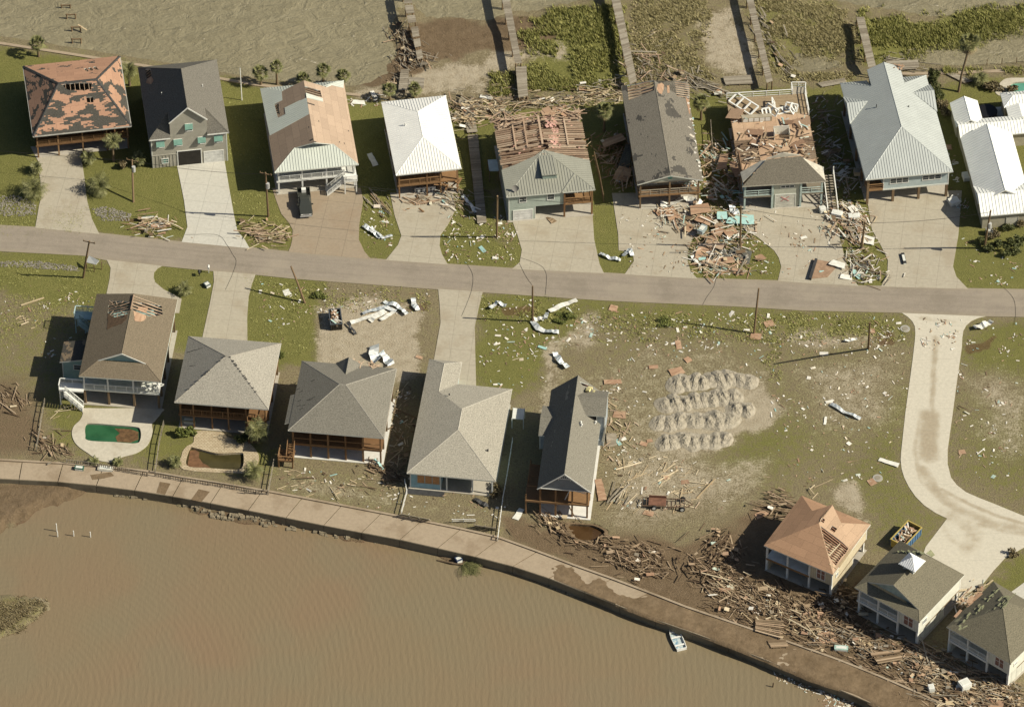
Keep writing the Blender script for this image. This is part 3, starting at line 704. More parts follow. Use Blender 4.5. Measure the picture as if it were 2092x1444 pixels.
def piles(h, us, vs, z1, mat=None, w=.28, z0=0.0):
    posts(h, [(u, v) for u in us for v in vs], z0, z1, mat or m_pile, w, 'pile')
def gable_roof(h, ridge_f, ridge_b, hipb=True, hipf=True):
    """hip roof on the frame; ridge ends from photo points; returns faces, caps, ridge height"""
    W, D_, ze = h.W, h.D, h.ze; a, b = h.onu(ridge_f, W/2), h.onu(ridge_b, W/2); zr = (a.z+b.z)/2
    rf, rb = Vector((W/2, a.y if hipf else 0, zr)), Vector((W/2, b.y if hipb else D_, zr))
    FL, FR, BR, BL = (Vector(q) for q in ((0,0,ze),(W,0,ze),(W,D_,ze),(0,D_,ze)))
    fs = [[FL, rf, rb, BL], [FR, BR, rb, rf]]; caps = [(rf, rb)]
    if hipf: fs.append([FL, FR, rf]); caps += [(FL, rf), (FR, rf)]
    if hipb: fs.append([BR, BL, rb]); caps += [(BL, rb), (BR, rb)]
    DBG.append(('   ridge', [round(q, 1) for q in rf], [round(q, 1) for q in rb]))
    return fs, caps, zr
def slope_z(h, zr, u): return h.ze+(zr-h.ze)*(1-abs(u-h.W/2)/(h.W/2))
def stairs(h, a, b, width, mat, zr=.9, parent=None, rails=True, name='stairs', step=.19, side=None):
    """straight flight from a (low) to b (high), house coordinates"""
    a, b = Vector(a), Vector(b); d = b-a; hz = Vector((d.x, d.y, 0)); t = hz.normalized(); s_ = Vector((t.y, -t.x, 0))*(width/2); n = max(2, int(abs(d.z)/step)); mb = MB()
    for sg in (1, -1):
        mb.beam(a+s_*sg, b+s_*sg, .06, .28)
        if rails:
            e = Vector((0,0,zr)); mb.beam(a+s_*sg+e, b+s_*sg+e, .08, .10); mb.beam(a+s_*sg+e*.4, b+s_*sg+e*.4, .05, .06)
            k = max(2, int(d.length/.9))
            for i in range(k+1): q = a.lerp(b, i/k)+s_*sg; mb.beam(q, q+e, .09, .09)
            k = max(2, int(d.length/.2))
            for i in range(k): q = a.lerp(b, (i+.5)/k)+s_*sg; mb.beam(q+e*.1, q+e, .04, .04)
    for i in range(n):
        q = a.lerp(b, (i+.5)/n); mb.beam(q-s_, q+s_, .27, .045)
    return h.part(name, mb, mat, parent)
def junk(mb, u0, u1, v0, v1, z, n, lmin=.6, lmax=2.5, seed=0, mats=(0,), zj=.5):
    rr = random.Random(seed)
    for _ in range(n):
        u, v = rr.uniform(u0, u1), rr.uniform(v0, v1); a = rr.uniform(0, math.pi); l = rr.uniform(lmin, lmax)/2
        zc = z+rr.uniform(.03, zj); d = Vector((math.cos(a)*l, math.sin(a)*l, rr.uniform(-.15,.15)))
        c = Vector((u, v, zc)); mb.beam(c-d, c+d, rr.uniform(.08,.28), rr.uniform(.03,.09), rr.choice(mats))
def rafters(mb, poly, step=.6, mi=0, drop=.30, w=.06, hh=.2, across=False):
    """rafters that show through a hole: beams down the slope below the sheathing"""
    n, U, V = face_axes(poly); sh = [Vector(q)-Vector((0,0,drop)) for q in poly]
    o = sh[0]; t = MB()
    ribs(t, sh, step=step, hh=hh, ww=w, across=across)
    b = len(mb.v); mb.v += t.v; mb.f += [tuple(i+b for i in f) for f in t.f]; mb.uv += t.uv; mb.mi += [mi]*len(t.f)

def grow(poly, k=1.35):
    c = sum((Vector(q) for q in poly), Vector())/len(poly); return [c+(Vector(q)-c)*k for q in poly]
# --- 1: orange patched hip roof, far left
h = House('elevated house with hip roof stripped to orange plywood in patches, hole near its ridge', 5.0, A(205,818), A(790,760), A(718,340), A(135,397))
fs, caps, zr = gable_roof(h, A(352,505), A(575,476)); W, D_ = h.W, h.D
# ridge runs across: rebuild as a ridge along u
L1 = h.onv(A(352,503), D_*.5); R1 = h.onv(A(578,475), D_*.5); zr = (L1.z+R1.z)/2
rl, rr_ = Vector((L1.x, D_/2, zr)), Vector((R1.x, D_/2, zr)); ze = h.ze
FLc, FRc, BRc, BLc = (Vector(q) for q in ((0,0,ze),(W,0,ze),(W,D_,ze),(0,D_,ze)))
front = [FLc, FRc, rr_, rl]; back = [BRc, BLc, rl, rr_]; lf = [BLc, FLc, rl]; rt = [FRc, BRc, rr_]
P = lambda *q: [h.on3(A(*map(float, x.split(','))), FLc, FRc, rr_) for x in q]
PB = lambda *q: [h.on3(A(*map(float, x.split(','))), BLc, BRc, rr_) for x in q]
hole1 = jag(P('372,512','400,502','470,497','555,500','550,542','470,545','405,540'), .12, .5, 3)
hole2 = P('520,585','560,582','563,618','524,618'); 
hb = [PB('505,415','520,412','535,430','522,433'), PB('532,410','548,407','562,424','548,428'), PB('560,404','578,402','592,418','574,421')]
m_r1 = shingle('patched_shingle', (.062,.058,.048), (.5,.25,.14), .47, (.36,.215,.14), .5, 1.25, 3)
m_r1b = shingle('stripped_shingle', (.062,.058,.048), (.5,.25,.14), .40, (.38,.22,.14), .55, 1.3, 9)
m_r1f = shingle('half_stripped_shingle', (.062,.058,.048), (.5,.25,.14), .515, (.37,.215,.14), .45, 1.4, 21)
m_r1c = plain('torn_ridge_felt', (.055,.055,.052), .8, .5, 3)
roof(h, [lf, rt], m_r1, caps=[(rl, rr_)]+[(FLc, rl), (FRc, rr_), (BLc, rl), (BRc, rr_)], cap_mat=m_r1c, fascia=plain('grey_fascia', (.33,.32,.28)), capw=.5)
roof(h, [back], m_r1b, {0: hb}); roof(h, [front], m_r1f, {0: [hole1, hole2]}, fascia=plain('grey_fascia2', (.33,.32,.28)))
mb = MB(); rafters(mb, grow(hole1), .7); rafters(mb, grow(hole2), .7); [rafters(mb, grow(q), .5) for q in hb]; h.part('rafter', mb, m_rafter)
mb = MB(); gt = .14
mb.beam((-.06,-.07,ze-.12),(W+.06,-.07,ze-.12),.13,.13); mb.beam((-.06,0,ze-.12),(-.06,D_,ze-.12),.13,.13); mb.beam((W+.06,0,ze-.12),(W+.06,D_,ze-.12),.13,.13); h.part('gutter', mb, plain('gutter_grey', (.36,.35,.31)))
wm = siding('tan_siding', (.26,.22,.16)); zf = 2.55
walls(h, .6, W-.6, 2.6, D_-.6, zf, ze-.22, wm, trim=m_trim); slabpart(h, 'floor_deck', .3, W-.3, .45, D_-.4, zf-.3, zf, m_brownwood)
walls(h, 1.2, W-4.5, 5.5, D_-1, .0, zf-.3, wm, 'storage_room')
us = [.55, W*.25, W*.5, W*.75, W-.55]; posts(h, [(u, .6) for u in us], 0, ze-.22, m_brownwood, .22); piles(h, us, [2.8, 5.2, 9, D_-1], zf-.3)
mb = MB(); rail(mb, (.6,.55), (W-.6,.55), zf); rail(mb, (.55,.6), (.55,2.6), zf); rail(mb, (W-.55,.6), (W-.55,2.6), zf); h.part('railing', mb, m_brownwood)
for u in (W*.2, W*.42, W*.8): place_window(h, u-.6, u+.6, zf+.9, zf+1.95, 2.6)
slabpart(h, 'floor_slab', .4, W-.4, .5, D_-.5, -.1, .09, m_slabc)
mb = MB(); d = MB(); mb.box(W*.6-.5, W*.6+.5, 2.52, 2.6, zf, zf+2.0); h.part('door', mb, plain('door_brown', (.15,.09,.05)))

# --- 2: grey gabled two-storey with teal shutters
h = House('two-storey grey house with teal window shutters and a dark steep roof', 6.1, A(898,845), A(1380,797), A(1303,362), A(828,405))
W, D_, ze = h.W, h.D, h.ze
pk = h.onu(A(1133,690), W/2); bk_ = h.onu(A(1090,410), W/2); zr = (pk.z+bk_.z)/2+.1; vf = .35
gf = h.onv(A(1248,742), .0); s1 = (W-gf.x); s2 = h.onv(A(1025,762), 0).x; sd = (s1+s2)/2
rf, rb = Vector((W/2, 0, zr)), Vector((W/2, bk_.y, zr)); sz = lambda u: slope_z(h, zr, u)
ap = h.on3(A(1243,655), (W,0,ze), (W,D_,ze), rf); av = ap.y; avz = sz(sd)
FLc, FRc, BRc, BLc = (Vector(q) for q in ((0,0,ze),(W,0,ze),(W,D_,ze),(0,D_,ze)))
fl, fr = Vector((sd,0,sz(sd))), Vector((W-sd,0,sz(sd))); al, ar = Vector((sd,av,sz(sd))), Vector((W-sd,av,sz(sd)))
m_r2 = shingle('dark_grey_shingle', (.125,.117,.098))
hl = [h.on3(A(*q), BLc, FLc, rf) for q in ((872,418),(905,415),(912,462),(885,475))]
roof(h, [[FLc, al, fl, rf, rb, BLc], [FRc, BRc, rb, rf, fr, ar], [BRc, BLc, rb], [FLc, (sd,.02,ze), al], [(W-sd,.02,ze), FRc, ar]], m_r2, {0: [jag(hl, .08, .5, 5)]}, caps=[(rf, rb), (FLc, al), (FRc, ar), (BLc, rb), (BRc, rb)])
mb = MB(); rafters(mb, grow(hl), .6); h.part('rafter', mb, m_rafter)
mb = MB(); q = [h.on3(A(*q), BLc, FLc, rf)+Vector((0,0,.03)) for q in ((885,478),(912,462),(925,485),(910,510),(880,500))]
mb.slab(q, off=(0,0,-.02)); h.part('bare_sheathing', mb, m_ply)
wm = siding('grey_siding', (.37,.352,.292), False, .18)
e = .32; walls(h, e, W-e, e, D_-e, 0.0, ze-.22, wm, trim=m_trim)
mb = MB(); mb.slab([(sd+.02,e-.012,ze-.3),(W-sd-.02,e-.012,ze-.3),(W-sd-.02,e-.012,sz(sd)-.2),(W/2,e-.012,zr-.24),(sd+.02,e-.012,sz(sd)-.2)], off=(0,.12,0)); 
for sgn in (0, 1):
    u = sd+.02 if sgn == 0 else W-sd-.02
    mb.slab([(u,e+.1,ze-.2),(u,av-.1,ze-.2),(u,av-.1,sz(sd)-.22),(u,e+.1,sz(sd)-.22)], off=(.1 if sgn == 0 else -.1,0,0))
h.part('gable_wall', mb, wm)
mb = MB(); mb.beam((sd-.1,-.03,sz(sd)-.16),(W/2,-.03,zr-.12),.05,.2); mb.beam((W-sd+.1,-.03,sz(sd)-.16),(W/2,-.03,zr-.12),.05,.2); mb.beam((0,-.03,ze-.1),(sd,-.03,ze-.1),.05,.18); mb.beam((W,-.03,ze-.1),(W-sd,-.03,ze-.1),.05,.18); h.part('rake_trim', mb, m_white)
m_teal = plain('teal_paint', (.155,.285,.23), .5, .15)
for q in (((1118,790),(1155,745)), ((945,890),(985,850)), ((1050,880),(1092,838)), ((1195,866),(1233,825)), ((1293,858),(1335,815))):
    window(h, (A(*q[0]), A(*q[1])), e-.01, 1, shutter=m_teal, pane=plain('dark_pane', (.05,.05,.05), .2))
window(h, (A(977,983), A(1012,955)), e-.01, 1, pane=plain('teal_pane', (.13,.25,.22), .2))
def opening(h, px, v, mat, name, trimmat, dp=.03, label=None, slats=0):
    a, b = h.onv(px[0], v), h.onv(px[1], v); u0, u1 = sorted((a.x, b.x)); z1 = max(a.z, b.z)
    f = MB(); t = .12
    f.box(u0-t, u0, v-.06, v+.02, .0, z1+t); f.box(u1, u1+t, v-.06, v+.02, .0, z1+t); f.box(u0, u1, v-.06, v+.02, z1, z1+t)
    o = MB(); o.box(u0, u1, v-dp, v+.01, .0, z1)
    for i in range(1, slats): z = z1*i/slats; o.box(u0+.05, u1-.05, v-dp-.02, v-dp, z-.02, z+.02)
    d = h.part(name, o, mat, label=label); h.part('frame', f, trimmat, d)
opening(h, (A(1075,990), A(1208,900)), e-.01, m_dark, 'garage_opening_dark_panel', m_white)  # closed panel, its dark colour stands for the shaded garage interior
opening(h, (A(1234,983), A(1342,905)), e-.01, plain('garage_door_white', (.62,.62,.58)), 'garage_door', m_white, .03, None, 4)
mb = MB(); a, b = h.onv(A(917,1020), e).x, h.onv(A(1070,1010), e).x
for i in range(8): u = e+.06+(b-e-.1)*i/7; mb.box(u-.03, u+.03, e-.05, e+.02, 0, 2.45)
mb.box(e, b, e-.06, e+.02, 2.45, 2.58); h.part('batten', mb, wm)
mb = MB(); mb.beam((W*.75,D_*.45,sz(W*.75)),(W*.75,D_*.45,sz(W*.75)+.5),.12,.12); mb.beam((W*.23,D_*.42,sz(W*.23)),(W*.23,D_*.42,sz(W*.23)+.4),.12,.12); h.part('vent_pipe', mb, m_white)

# --- 3: half-stripped metal roof over bare plywood, white porch
h = House('house with a white porch, its metal roof half peeled off pinkish plywood', 4.9, B(187,1040), B(683,990), B(597,490), B(90,528))
W, D_, ze = h.W, h.D, h.ze
pf, pb = h.onu(B(418,838), W/2), h.onu(B(356,505), W/2); zr = (pf.z+pb.z)/2; sz = lambda u: slope_z(h, zr, u)
r0, r1 = Vector((W/2, pf.y, zr)), Vector((W/2, pb.y, zr))
f1, f2 = h.on3(B(305,890), (0,0,ze), (0,D_,ze), r0), h.on3(B(537,868), (W,0,ze), (W,D_,ze), r0)
sf = (f1.x+W-f2.x)/2; vf = (f1.y+f2.y)/2; g1 = h.on3(B(225,550), (0,0,ze), (0,D_,ze), r0); vb = min(g1.y, D_-.6); sb = g1.x
FLc, FRc, BRc, BLc = (Vector(q) for q in ((0,0,ze),(W,0,ze),(W,D_,ze),(0,D_,ze)))
l0, l1, b0_, b1_ = Vector((sf,vf,sz(sf))), Vector((W-sf,vf,sz(sf))), Vector((sb,vb,sz(sb))), Vector((W-sb,vb,sz(sb)))
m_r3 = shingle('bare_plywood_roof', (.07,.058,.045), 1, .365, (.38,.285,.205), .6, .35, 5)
m_r3d = shingle('bare_plywood_roof_darker', (.06,.052,.045), 1, .31, (.30,.225,.16), .6, .4, 15)  # left slope in a darker plywood tone
lfc = [FLc, l0, r0, r1, b0_, BLc]; rtc = [FRc, BRc, b1_, r1, r0, l1]
PL = lambda s: [h.on3(B(*map(float, x.split(','))), FLc, r0, BLc) for x in s.split()]
PR = lambda s: [h.on3(B(*map(float, x.split(','))), FRc, BRc, r0) for x in s.split()]
hole = PL('178,628 205,622 205,655 212,690 195,685'); hr = PR('360,520 455,545 465,585 368,562')
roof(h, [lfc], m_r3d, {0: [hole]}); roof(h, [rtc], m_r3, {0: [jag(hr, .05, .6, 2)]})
m_mt = metalroof('pale_green_metal', (.50,.53,.47), .4)
roof(h, [[FLc, FRc, l1, l0], [BRc, BLc, b0_, b1_]], m_mt, caps=[(FLc, l0), (FRc, l1), (BLc, b0_), (BRc, b1_)], rib=.42, cap_mat=m_mt)
up = Vector((0,0,.05)); fs = []
for q in ('92,533 222,550 227,605 178,628 200,712 245,690 240,652 372,590 388,688 330,720 230,775 150,818', ): fs.append([x+up for x in PL(q)])
fs.append([x+up for x in PR('368,562 470,595 472,615 372,590')]); fs.append([x+up for x in PR('470,522 520,515 595,532 597,492 560,490')])
roof(h, fs, m_mt, th=.04, rib=.42, fascia=m_mt, name='remaining_metal')
mb = MB(); rafters(mb, grow(hr,1.1), .5); rafters(mb, grow(hole,1.2), .5); h.part('rafter', mb, m_rafter)
mb = MB(); vv = vf+.25; mb.slab([(sf,vv,sz(sf)-.15),(W-sf,vv,sz(sf)-.15),(W/2,vv,zr-.22)], off=(0,.1,0)); vv = vb-.25
mb.slab([(sb,vv,sz(sb)-.15),(W-sb,vv,sz(sb)-.15),(W/2,vv,zr-.22)], off=(0,-.1,0)); h.part('gable_wall', mb, plain('pale_gable', (.50,.55,.50)))
zf = 2.6; wm = siding('pale_green_siding', (.48,.50,.44))
walls(h, .5, W-.5, 2.6, D_-.6, zf, ze-.22, wm, trim=m_white); slabpart(h, 'floor_deck', .3, W-.3, .4, D_-.5, zf-.3, zf, m_white)
us = [.6, W*.33, W*.62, W-.6]; posts(h, [(u, .6) for u in us], 0, ze-.22, m_white, .24); piles(h, us, [3, 6.5, D_-1.2], zf-.3, m_white)
mb = MB(); rail(mb, (.6,.5), (W-2.1,.5), zf); rail(mb, (.55,.6), (.55,D_-.8), zf); rail(mb, (W-.55,.6), (W-.55,2.6), zf); h.part('railing', mb, m_white)
stairs(h, h.onz(B(475,1165), .05)+Vector((.45,0,0)), (W-2.0, -.15, zf), 1.15, m_white)
mb = MB(); mb.box(W-2.3, W-.3, -1.0, .4, zf-.2, zf); rail(mb, (W-2.3,-.95), (W-.35,-.95), zf); h.part('landing', mb, m_white)
posts(h, [(W-.5,-.9), (W-2.2,-.9)], 0, zf-.2, m_white, .18)
for u in (W*.25, W*.7): place_window(h, u-.7, u+.7, zf+.8, zf+1.9, 2.6)
slabpart(h, 'floor_slab', .2, W-.2, .2, D_-.5, -.1, .1, m_slabc); walls(h, W*.45, W-.8, 6.4, D_-.8, .0, zf-.3, wm, 'storage_room')
for k in range(4): place_window(h, D_*.25+k*2.3, D_*.25+k*2.3+.9, zf+.8, zf+1.9, .5, side='u')

# --- 4: white metal hip roof
h = House('house under an intact bright white metal hip roof with a brown front deck', 5.3, B(910,1055), B(1302,1015), B(1213,573), B(822,617))
W, D_, ze = h.W, h.D, h.ze; fs, caps, zr = gable_roof(h, B(1072,838), B(1040,662))
m_wr = metalroof('white_metal', (.72,.72,.68), .38); roof(h, fs, m_wr, caps=caps, rib=.42, cap_mat=m_wr, fascia=m_white)
zf = 2.7; wm = siding('cream_siding', (.46,.42,.33))
walls(h, .5, W-.5, 2.4, D_-.5, zf, ze-.22, wm, trim=m_trim); slabpart(h, 'floor_deck', .3, W-.3, .4, D_-.4, zf-.3, zf, m_brownwood)
us = [.55, W*.48, W-3.1, W-.55]; posts(h, [(u, .55) for u in us], 0, ze-.22, m_brownwood, .22); piles(h, us, [2.6, 6, 10, D_-1], zf-.3)
mb = MB(); rail(mb, (.55,.5), (W-3.1,.5), zf); rail(mb, (.5,.55), (.5,2.4), zf); h.part('railing', mb, m_brownwood)
mb = MB(); junk(mb, W-3.1, W+.3, -.2, 1.6, 1.6, 16, .8, 2.6, 4, (0,), 1.0); h.part('broken_deck', mb, m_brownwood)
for u in (W*.2, W*.45): place_window(h, u-.8, u+.8, zf+.7, zf+1.9, 2.4)
mb = MB(); mb.box(W*.62, W*.62+.95, 2.3, 2.4, zf, zf+2.0); h.part('door', mb, m_white)
slabpart(h, 'floor_slab', .3, W-.3, .3, D_-.5, -.1, .09, m_slabc); walls(h, 1, W*.55, 4.5, D_-1, 0, zf-.3, wm, 'storage_room')
mb = MB(); mb.box(W*.3, W*.62, 1.2, 1.4, .09, .95)
for i in range(4):
    for j in range(2): mb.box(W*.31+i*W*.075, W*.31+i*W*.075+.3, 1.16, 1.2, .2+j*.36, .42+j*.36, 1)
h.part('block_wall', mb, [m_white, m_dark])
mb = MB(); q = Vector((W*.28, D_*.6, slope_z(h, zr, W*.28))); mb.tube([q-Vector((0,0,.1)), q+Vector((0,0,.55))], .09); h.part('vent_pipe', mb, m_white)
def grow(poly, k=1.35):
    c = sum((Vector(q) for q in poly), Vector())/len(poly); return [c+(Vector(q)-c)*k for q in poly]
def framed(h): return [Vector(q) for q in ((0,0,h.ze),(h.W,0,h.ze),(h.W,h.D,h.ze),(0,h.D,h.ze))]
# --- 5: house with bare rafters behind and a grey-green metal front roof
h = House('house with bare rafters at the back and a grey-green metal roof over its front', 5.4, C(165,1180), C(700,1148), C(600,668), C(70,712))
W, D_, ze = h.W, h.D, h.ze; FLc, FRc, BRc, BLc = framed(h)
pk = h.onu(C(385,902), W/2); zr = pk.z; rf = Vector((W/2, pk.y, zr)); rb = Vector((W/2, D_, zr)); sz = lambda u: slope_z(h, zr, u)
PL = lambda s: [h.on3(C(*map(float, x.split(','))), FLc, rf, BLc) for x in s.split()]
PR = lambda s: [h.on3(C(*map(float, x.split(','))), FRc, BRc, rf) for x in s.split()]
tl = PL('122,1025 220,990 330,940'); tr_ = PR('660,965 590,950 520,935')
tl[0].x = 0; tl[0].z = ze; tr_[0].x = W; tr_[0].z = ze
m_gm = metalroof('grey_green_metal', (.285,.285,.235), .42)
roof(h, [[FLc, FRc, rf], [FLc, rf, tl[2], tl[1], tl[0]], [FRc, tr_[0], tr_[1], tr_[2], rf]], m_gm, caps=[(FLc, rf), (FRc, rf)], rib=.42, cap_mat=m_gm, fascia=m_trim)
HF = lambda x, y: h.on3(C(x, y), FLc, FRc, rf)
mb = MB(); a, b = HF(575,1045), HF(497,1163); mb.beam(a+Vector((0,0,.05)), b+Vector((0,0,.05)), .22, .14); h.part('roof_seam', mb, m_gm)
a, b, c_, d = HF(470,1075), HF(375,1085), HF(352,945), HF(440,935); e = Vector((0,0,1))      # shed dormer
mb = MB(); w0, w1 = min(a.x,b.x), max(a.x,b.x); v0 = min(a.y,b.y); v1 = max(c_.y,d.y)
pz = lambda v: ze+(zr-ze)*v/rf.y
mb.slab([(w0,v0,pz(v0)+.95),(w1,v0,pz(v0)+.95),(w1,v1,pz(v1)+.05),(w0,v1,pz(v1)+.05)], off=(0,0,-.14)); ribs(mb, [(w0,v0,pz(v0)+.95),(w1,v0,pz(v0)+.95),(w1,v1,pz(v1)+.05),(w0,v1,pz(v1)+.05)], step=.42)
dm = h.part('dormer', mb, m_gm)
mb = MB(); mb.solid([(w0+.12,v0+.15,pz(v0)),(w1-.12,v0+.15,pz(v0)),(w1-.12,v0+.15,pz(v0)+.82),(w0+.12,v0+.15,pz(v0)+.82),(w0+.12,v1-.2,pz(v1)-.2),(w1-.12,v1-.2,pz(v1)-.2)], [(0,1,2,3),(0,3,4),(1,5,2),(3,2,5,4)]); h.part('dormer_wall', mb, plain('teal_grey', (.27,.33,.28)), dm)
mb = MB(); rk = random.Random(5)
for v in np.arange(max(tl[1].y, tr_[1].y)-.6, D_-.25, .43):
    for sg in (0, 1):
        ue = 0 if sg == 0 else W
        if rk.random() < .05: continue
        v_ = v+rk.uniform(-.06,.06); k1 = rk.uniform(.86, 1) if v < D_-4 else rk.uniform(.45, .95); k0 = 0 if rk.random() < .9 else .25
        if sg == 0 and v < tl[2].y-.3 and ue+W/2*k1 > 0: k1 = min(k1, max(.05, (v-tl[0].y+.6)/(tl[2].y-tl[0].y+.1)*.8))
        if sg == 1 and v < tr_[0].y: continue
        u0_, u1_ = ue+(W/2-ue)*k0, ue+(W/2-ue)*k1
        mb.beam((u0_, v_, sz(u0_)-.12), (u1_, v_+rk.uniform(-.1,.1), sz(u1_)-.12-rk.uniform(0,.18)), .13, .22)
    mb.beam((.2, v+.2, ze-.35), (W-.2, v+.2, ze-.35), .08, .2)
for u in (W*.2, W*.33, W*.5, W*.79):
    mb.beam((u, rf.y+1.2, sz(u)+.05), (u+.1, D_-rk.uniform(.3,2.5), sz(u)+.02), .3 if u == W*.5 else .22, .12)
h.part('rafter', mb, m_rafter)
m_pink = plain('pink_insulation', (.56,.33,.27), .95, .3, 2); m_ceil = plain('brown_ceiling_board', (.16,.085,.05), .9, .5, .8)
slabpart(h, 'ceiling', .5, W-.5, .6, D_-1.8, ze-.62, ze-.52, m_ceil)
mb = MB()
for i in range(60):
    v = rk.uniform(rf.y+.6, D_-1); u = W*.64+rk.gauss(0,.45)+(v-rf.y)*.04; q = Vector((u, v, sz(u)-.25)); mb.beam(q, q+Vector((rk.uniform(-.4,.4), rk.uniform(-.7,.7), rk.uniform(-.1,.2))), rk.uniform(.2,.5), .12)
for i in range(50):
    q = Vector((rk.uniform(.6,W-.6), rk.uniform(rf.y+.4,D_-.8), 0)); q.z = sz(q.x)-.35; mb.beam(q, q+Vector((rk.uniform(-.4,.4), rk.uniform(-.3,.3), .05)), rk.uniform(.12,.3), .06)
h.part('insulation', mb, m_pink)
mb = MB(); mbp = MB()
for i in range(70):
    q = Vector((rk.uniform(.3, W-.2), D_-abs(rk.gauss(0,1.3))-.2, 0)); q.z = ze+rk.uniform(-.2,.9); aa = rk.gauss(0,.6) if rk.random() < .6 else rk.uniform(0, 3.1); l = rk.uniform(.6,2.0)
    mb.beam(q-Vector((math.cos(aa)*l, math.sin(aa)*l, rk.uniform(-.2,.3))), q+Vector((math.cos(aa)*l, math.sin(aa)*l, .1)), rk.uniform(.08,.2), .08)
for i in range(7):
    q = Vector((rk.uniform(W*.55, W-.4), D_-rk.uniform(.2,2), sz(W*.8)+rk.uniform(0,.5))); mbp.beam(q, q+Vector((rk.uniform(.5,1.3), rk.uniform(-.5,.5), rk.uniform(-.3,.2))), rk.uniform(.5,1.2), .04)
h.part('broken_framing', mb, m_rafter); h.part('torn_plywood', mbp, m_ply)
wm = siding('pale_teal_siding', (.40,.46,.40)); zf = 2.75; uw = h.onv(C(508,1200), .4).x
walls(h, .4, uw, .4, 5, zf-.15, ze-.22, wm, trim=m_trim); walls(h, uw+.002, W-.4, 2.4, 5, zf-.15, ze-.22, wm); walls(h, .4, W-.4, 5.002, D_-.4, zf-.15, ze-.66, wm)
window(h, (C(240,1218), C(280,1185)), .4, 1); window(h, (C(408,1202), C(447,1168)), .4, 1)
place_window(h, uw+1, uw+1.9, zf+.6, zf+1.8, 2.4); place_window(h, uw+2.3, uw+3.0, zf+.0, zf+1.95, 2.4)
slabpart(h, 'floor_deck', uw+.01, W-.3, .3, 2.4, zf-.3, zf, m_brownwood)
mb = MB(); rail(mb, (uw+.1,.4), (W-.4,.4), zf); rail(mb, (W-.4,.4), (W-.4,2.4), zf); h.part('railing', mb, m_brownwood)
posts(h, [(uw+.05,.35), (W-.4,.45)], 0, ze-.22, m_brownwood, .26)
g1 = h.onv(C(335,1310), .42).x; walls(h, .42, g1, .42, D_*.7, 0, zf-.16, wm, 'garage_wall', trim=m_trim)
opening(h, (C(205,1318), C(316,1262)), .40, plain('garage_door_white2', (.6,.6,.57)), 'garage_door', m_white, .03, None, 4)
walls(h, g1+.01, W-.6, 5.2, D_*.7, 0, zf-.3, wm, 'storage_room'); piles(h, [uw, W-.5], [3.5, 7, D_-1], zf-.3)
slabpart(h, 'floor_slab', .2, W-.2, .1, D_-.5, -.1, .09, m_slabc)
mb = MB(); q = HF(215,1150)+e*.5; n_ = Vector((-.2,-.7,.6)).normalized(); ua = n_.cross(e).normalized(); va = n_.cross(ua)
ring = [[q+ua*(.5*r_*math.cos(2*math.pi*k/14))+va*(.5*r_*math.sin(2*math.pi*k/14))+n_*(.14*r_*r_) for k in range(14)] for r_ in (.15,.55,1)]
for i in range(2):
    for k in range(14): mb.face([ring[i][k], ring[i][(k+1)%14], ring[i+1][(k+1)%14], ring[i+1][k]])
mb.face(ring[0]); mb.tube([q-e*.5, q-n_*.05], .04, 6); h.part('satellite_dish', mb, plain('dish_grey', (.20,.19,.17)))

# --- 6: long shingled gable with missing patches
h = House('long grey shingled gable house, bare rafters at its back end, brown front deck', 5.4, C(940,1115), C(1345,1085), C(1240,487), C(862,522))
W, D_, ze = h.W, h.D, h.ze; FLc, FRc, BRc, BLc = framed(h)
a, b = h.onu(C(1140,1042), W/2), h.onu(C(1052,455), W/2); zr = (a.z+b.z)/2; rf, rb = Vector((W/2, 0, zr)), Vector((W/2, b.y, zr)); sz = lambda u: slope_z(h, zr, u)
DBG.append(('   6', a, b))
PL = lambda s: [h.on3(C(*map(float, x.split(','))), FLc, rf, BLc) for x in s.split()]
PR = lambda s: [h.on3(C(*map(float, x.split(','))), FRc, BRc, rf) for x in s.split()]
m_r6 = shingle('torn_grey_shingle', (.162,.147,.118), 1, .60, (.062,.058,.05), .34, .9, 11); m_r6r = shingle('torn_grey_shingle_east', (.165,.15,.12), 1, .585, (.072,.067,.057), .34, .9, 33)
hl = PL('888,512 1046,482 1050,520 1050,545 1000,565 960,580 898,606'); hr = PR('1172,487 1255,492 1262,520 1262,602 1225,590 1185,575')
for q in hl+hr: q.y = min(q.y, D_-.25)
roof(h, [[FLc, rf, rb, BLc]], m_r6, {0: [hl]}); roof(h, [[FRc, BRc, rb, rf]], m_r6r, {0: [hr]}, caps=[(rf, rb)], cap_mat=m_r6r)
mb = MB(); rafters(mb, grow(hl, 1.08), .62, w=.11, across=False); rafters(mb, grow(hr, 1.06), .5, w=.13, drop=.2); h.part('rafter', mb, m_rafter)
mb = MB()
for s_ in ('1070,510 1095,500 1110,512 1108,540 1095,570 1078,560 1066,540', '1126,518 1142,515 1144,560 1130,562'): mb.slab(jag([q+Vector((0,0,.03)) for q in PR(s_)], .06, .4, 3), off=(0,0,-.02))
for s_ in ('1240,590 1262,600 1280,680 1262,690', '1270,700 1290,700 1297,760 1285,770', '1290,780 1305,790 1315,850 1300,840'): 
    q = PR(s_); 
    for p in q: p.x = min(p.x, W-.02); p.z += .03
    mb.slab(q, off=(0,0,-.02))
h.part('bare_sheathing', mb, m_ply)
mb = MB(); rk = random.Random(8)
for i in range(26):
    u = W-rk.uniform(-.1,.5); v = rk.uniform(.5, D_-3); q = Vector((u, v, sz(min(u,W))+.06)); mb.beam(q, q+Vector((rk.uniform(-.5,.3), rk.uniform(-.5,.5), rk.uniform(-.05,.12))), rk.uniform(.15,.4), .05)
h.part('torn_edge', mb, m_scrap)
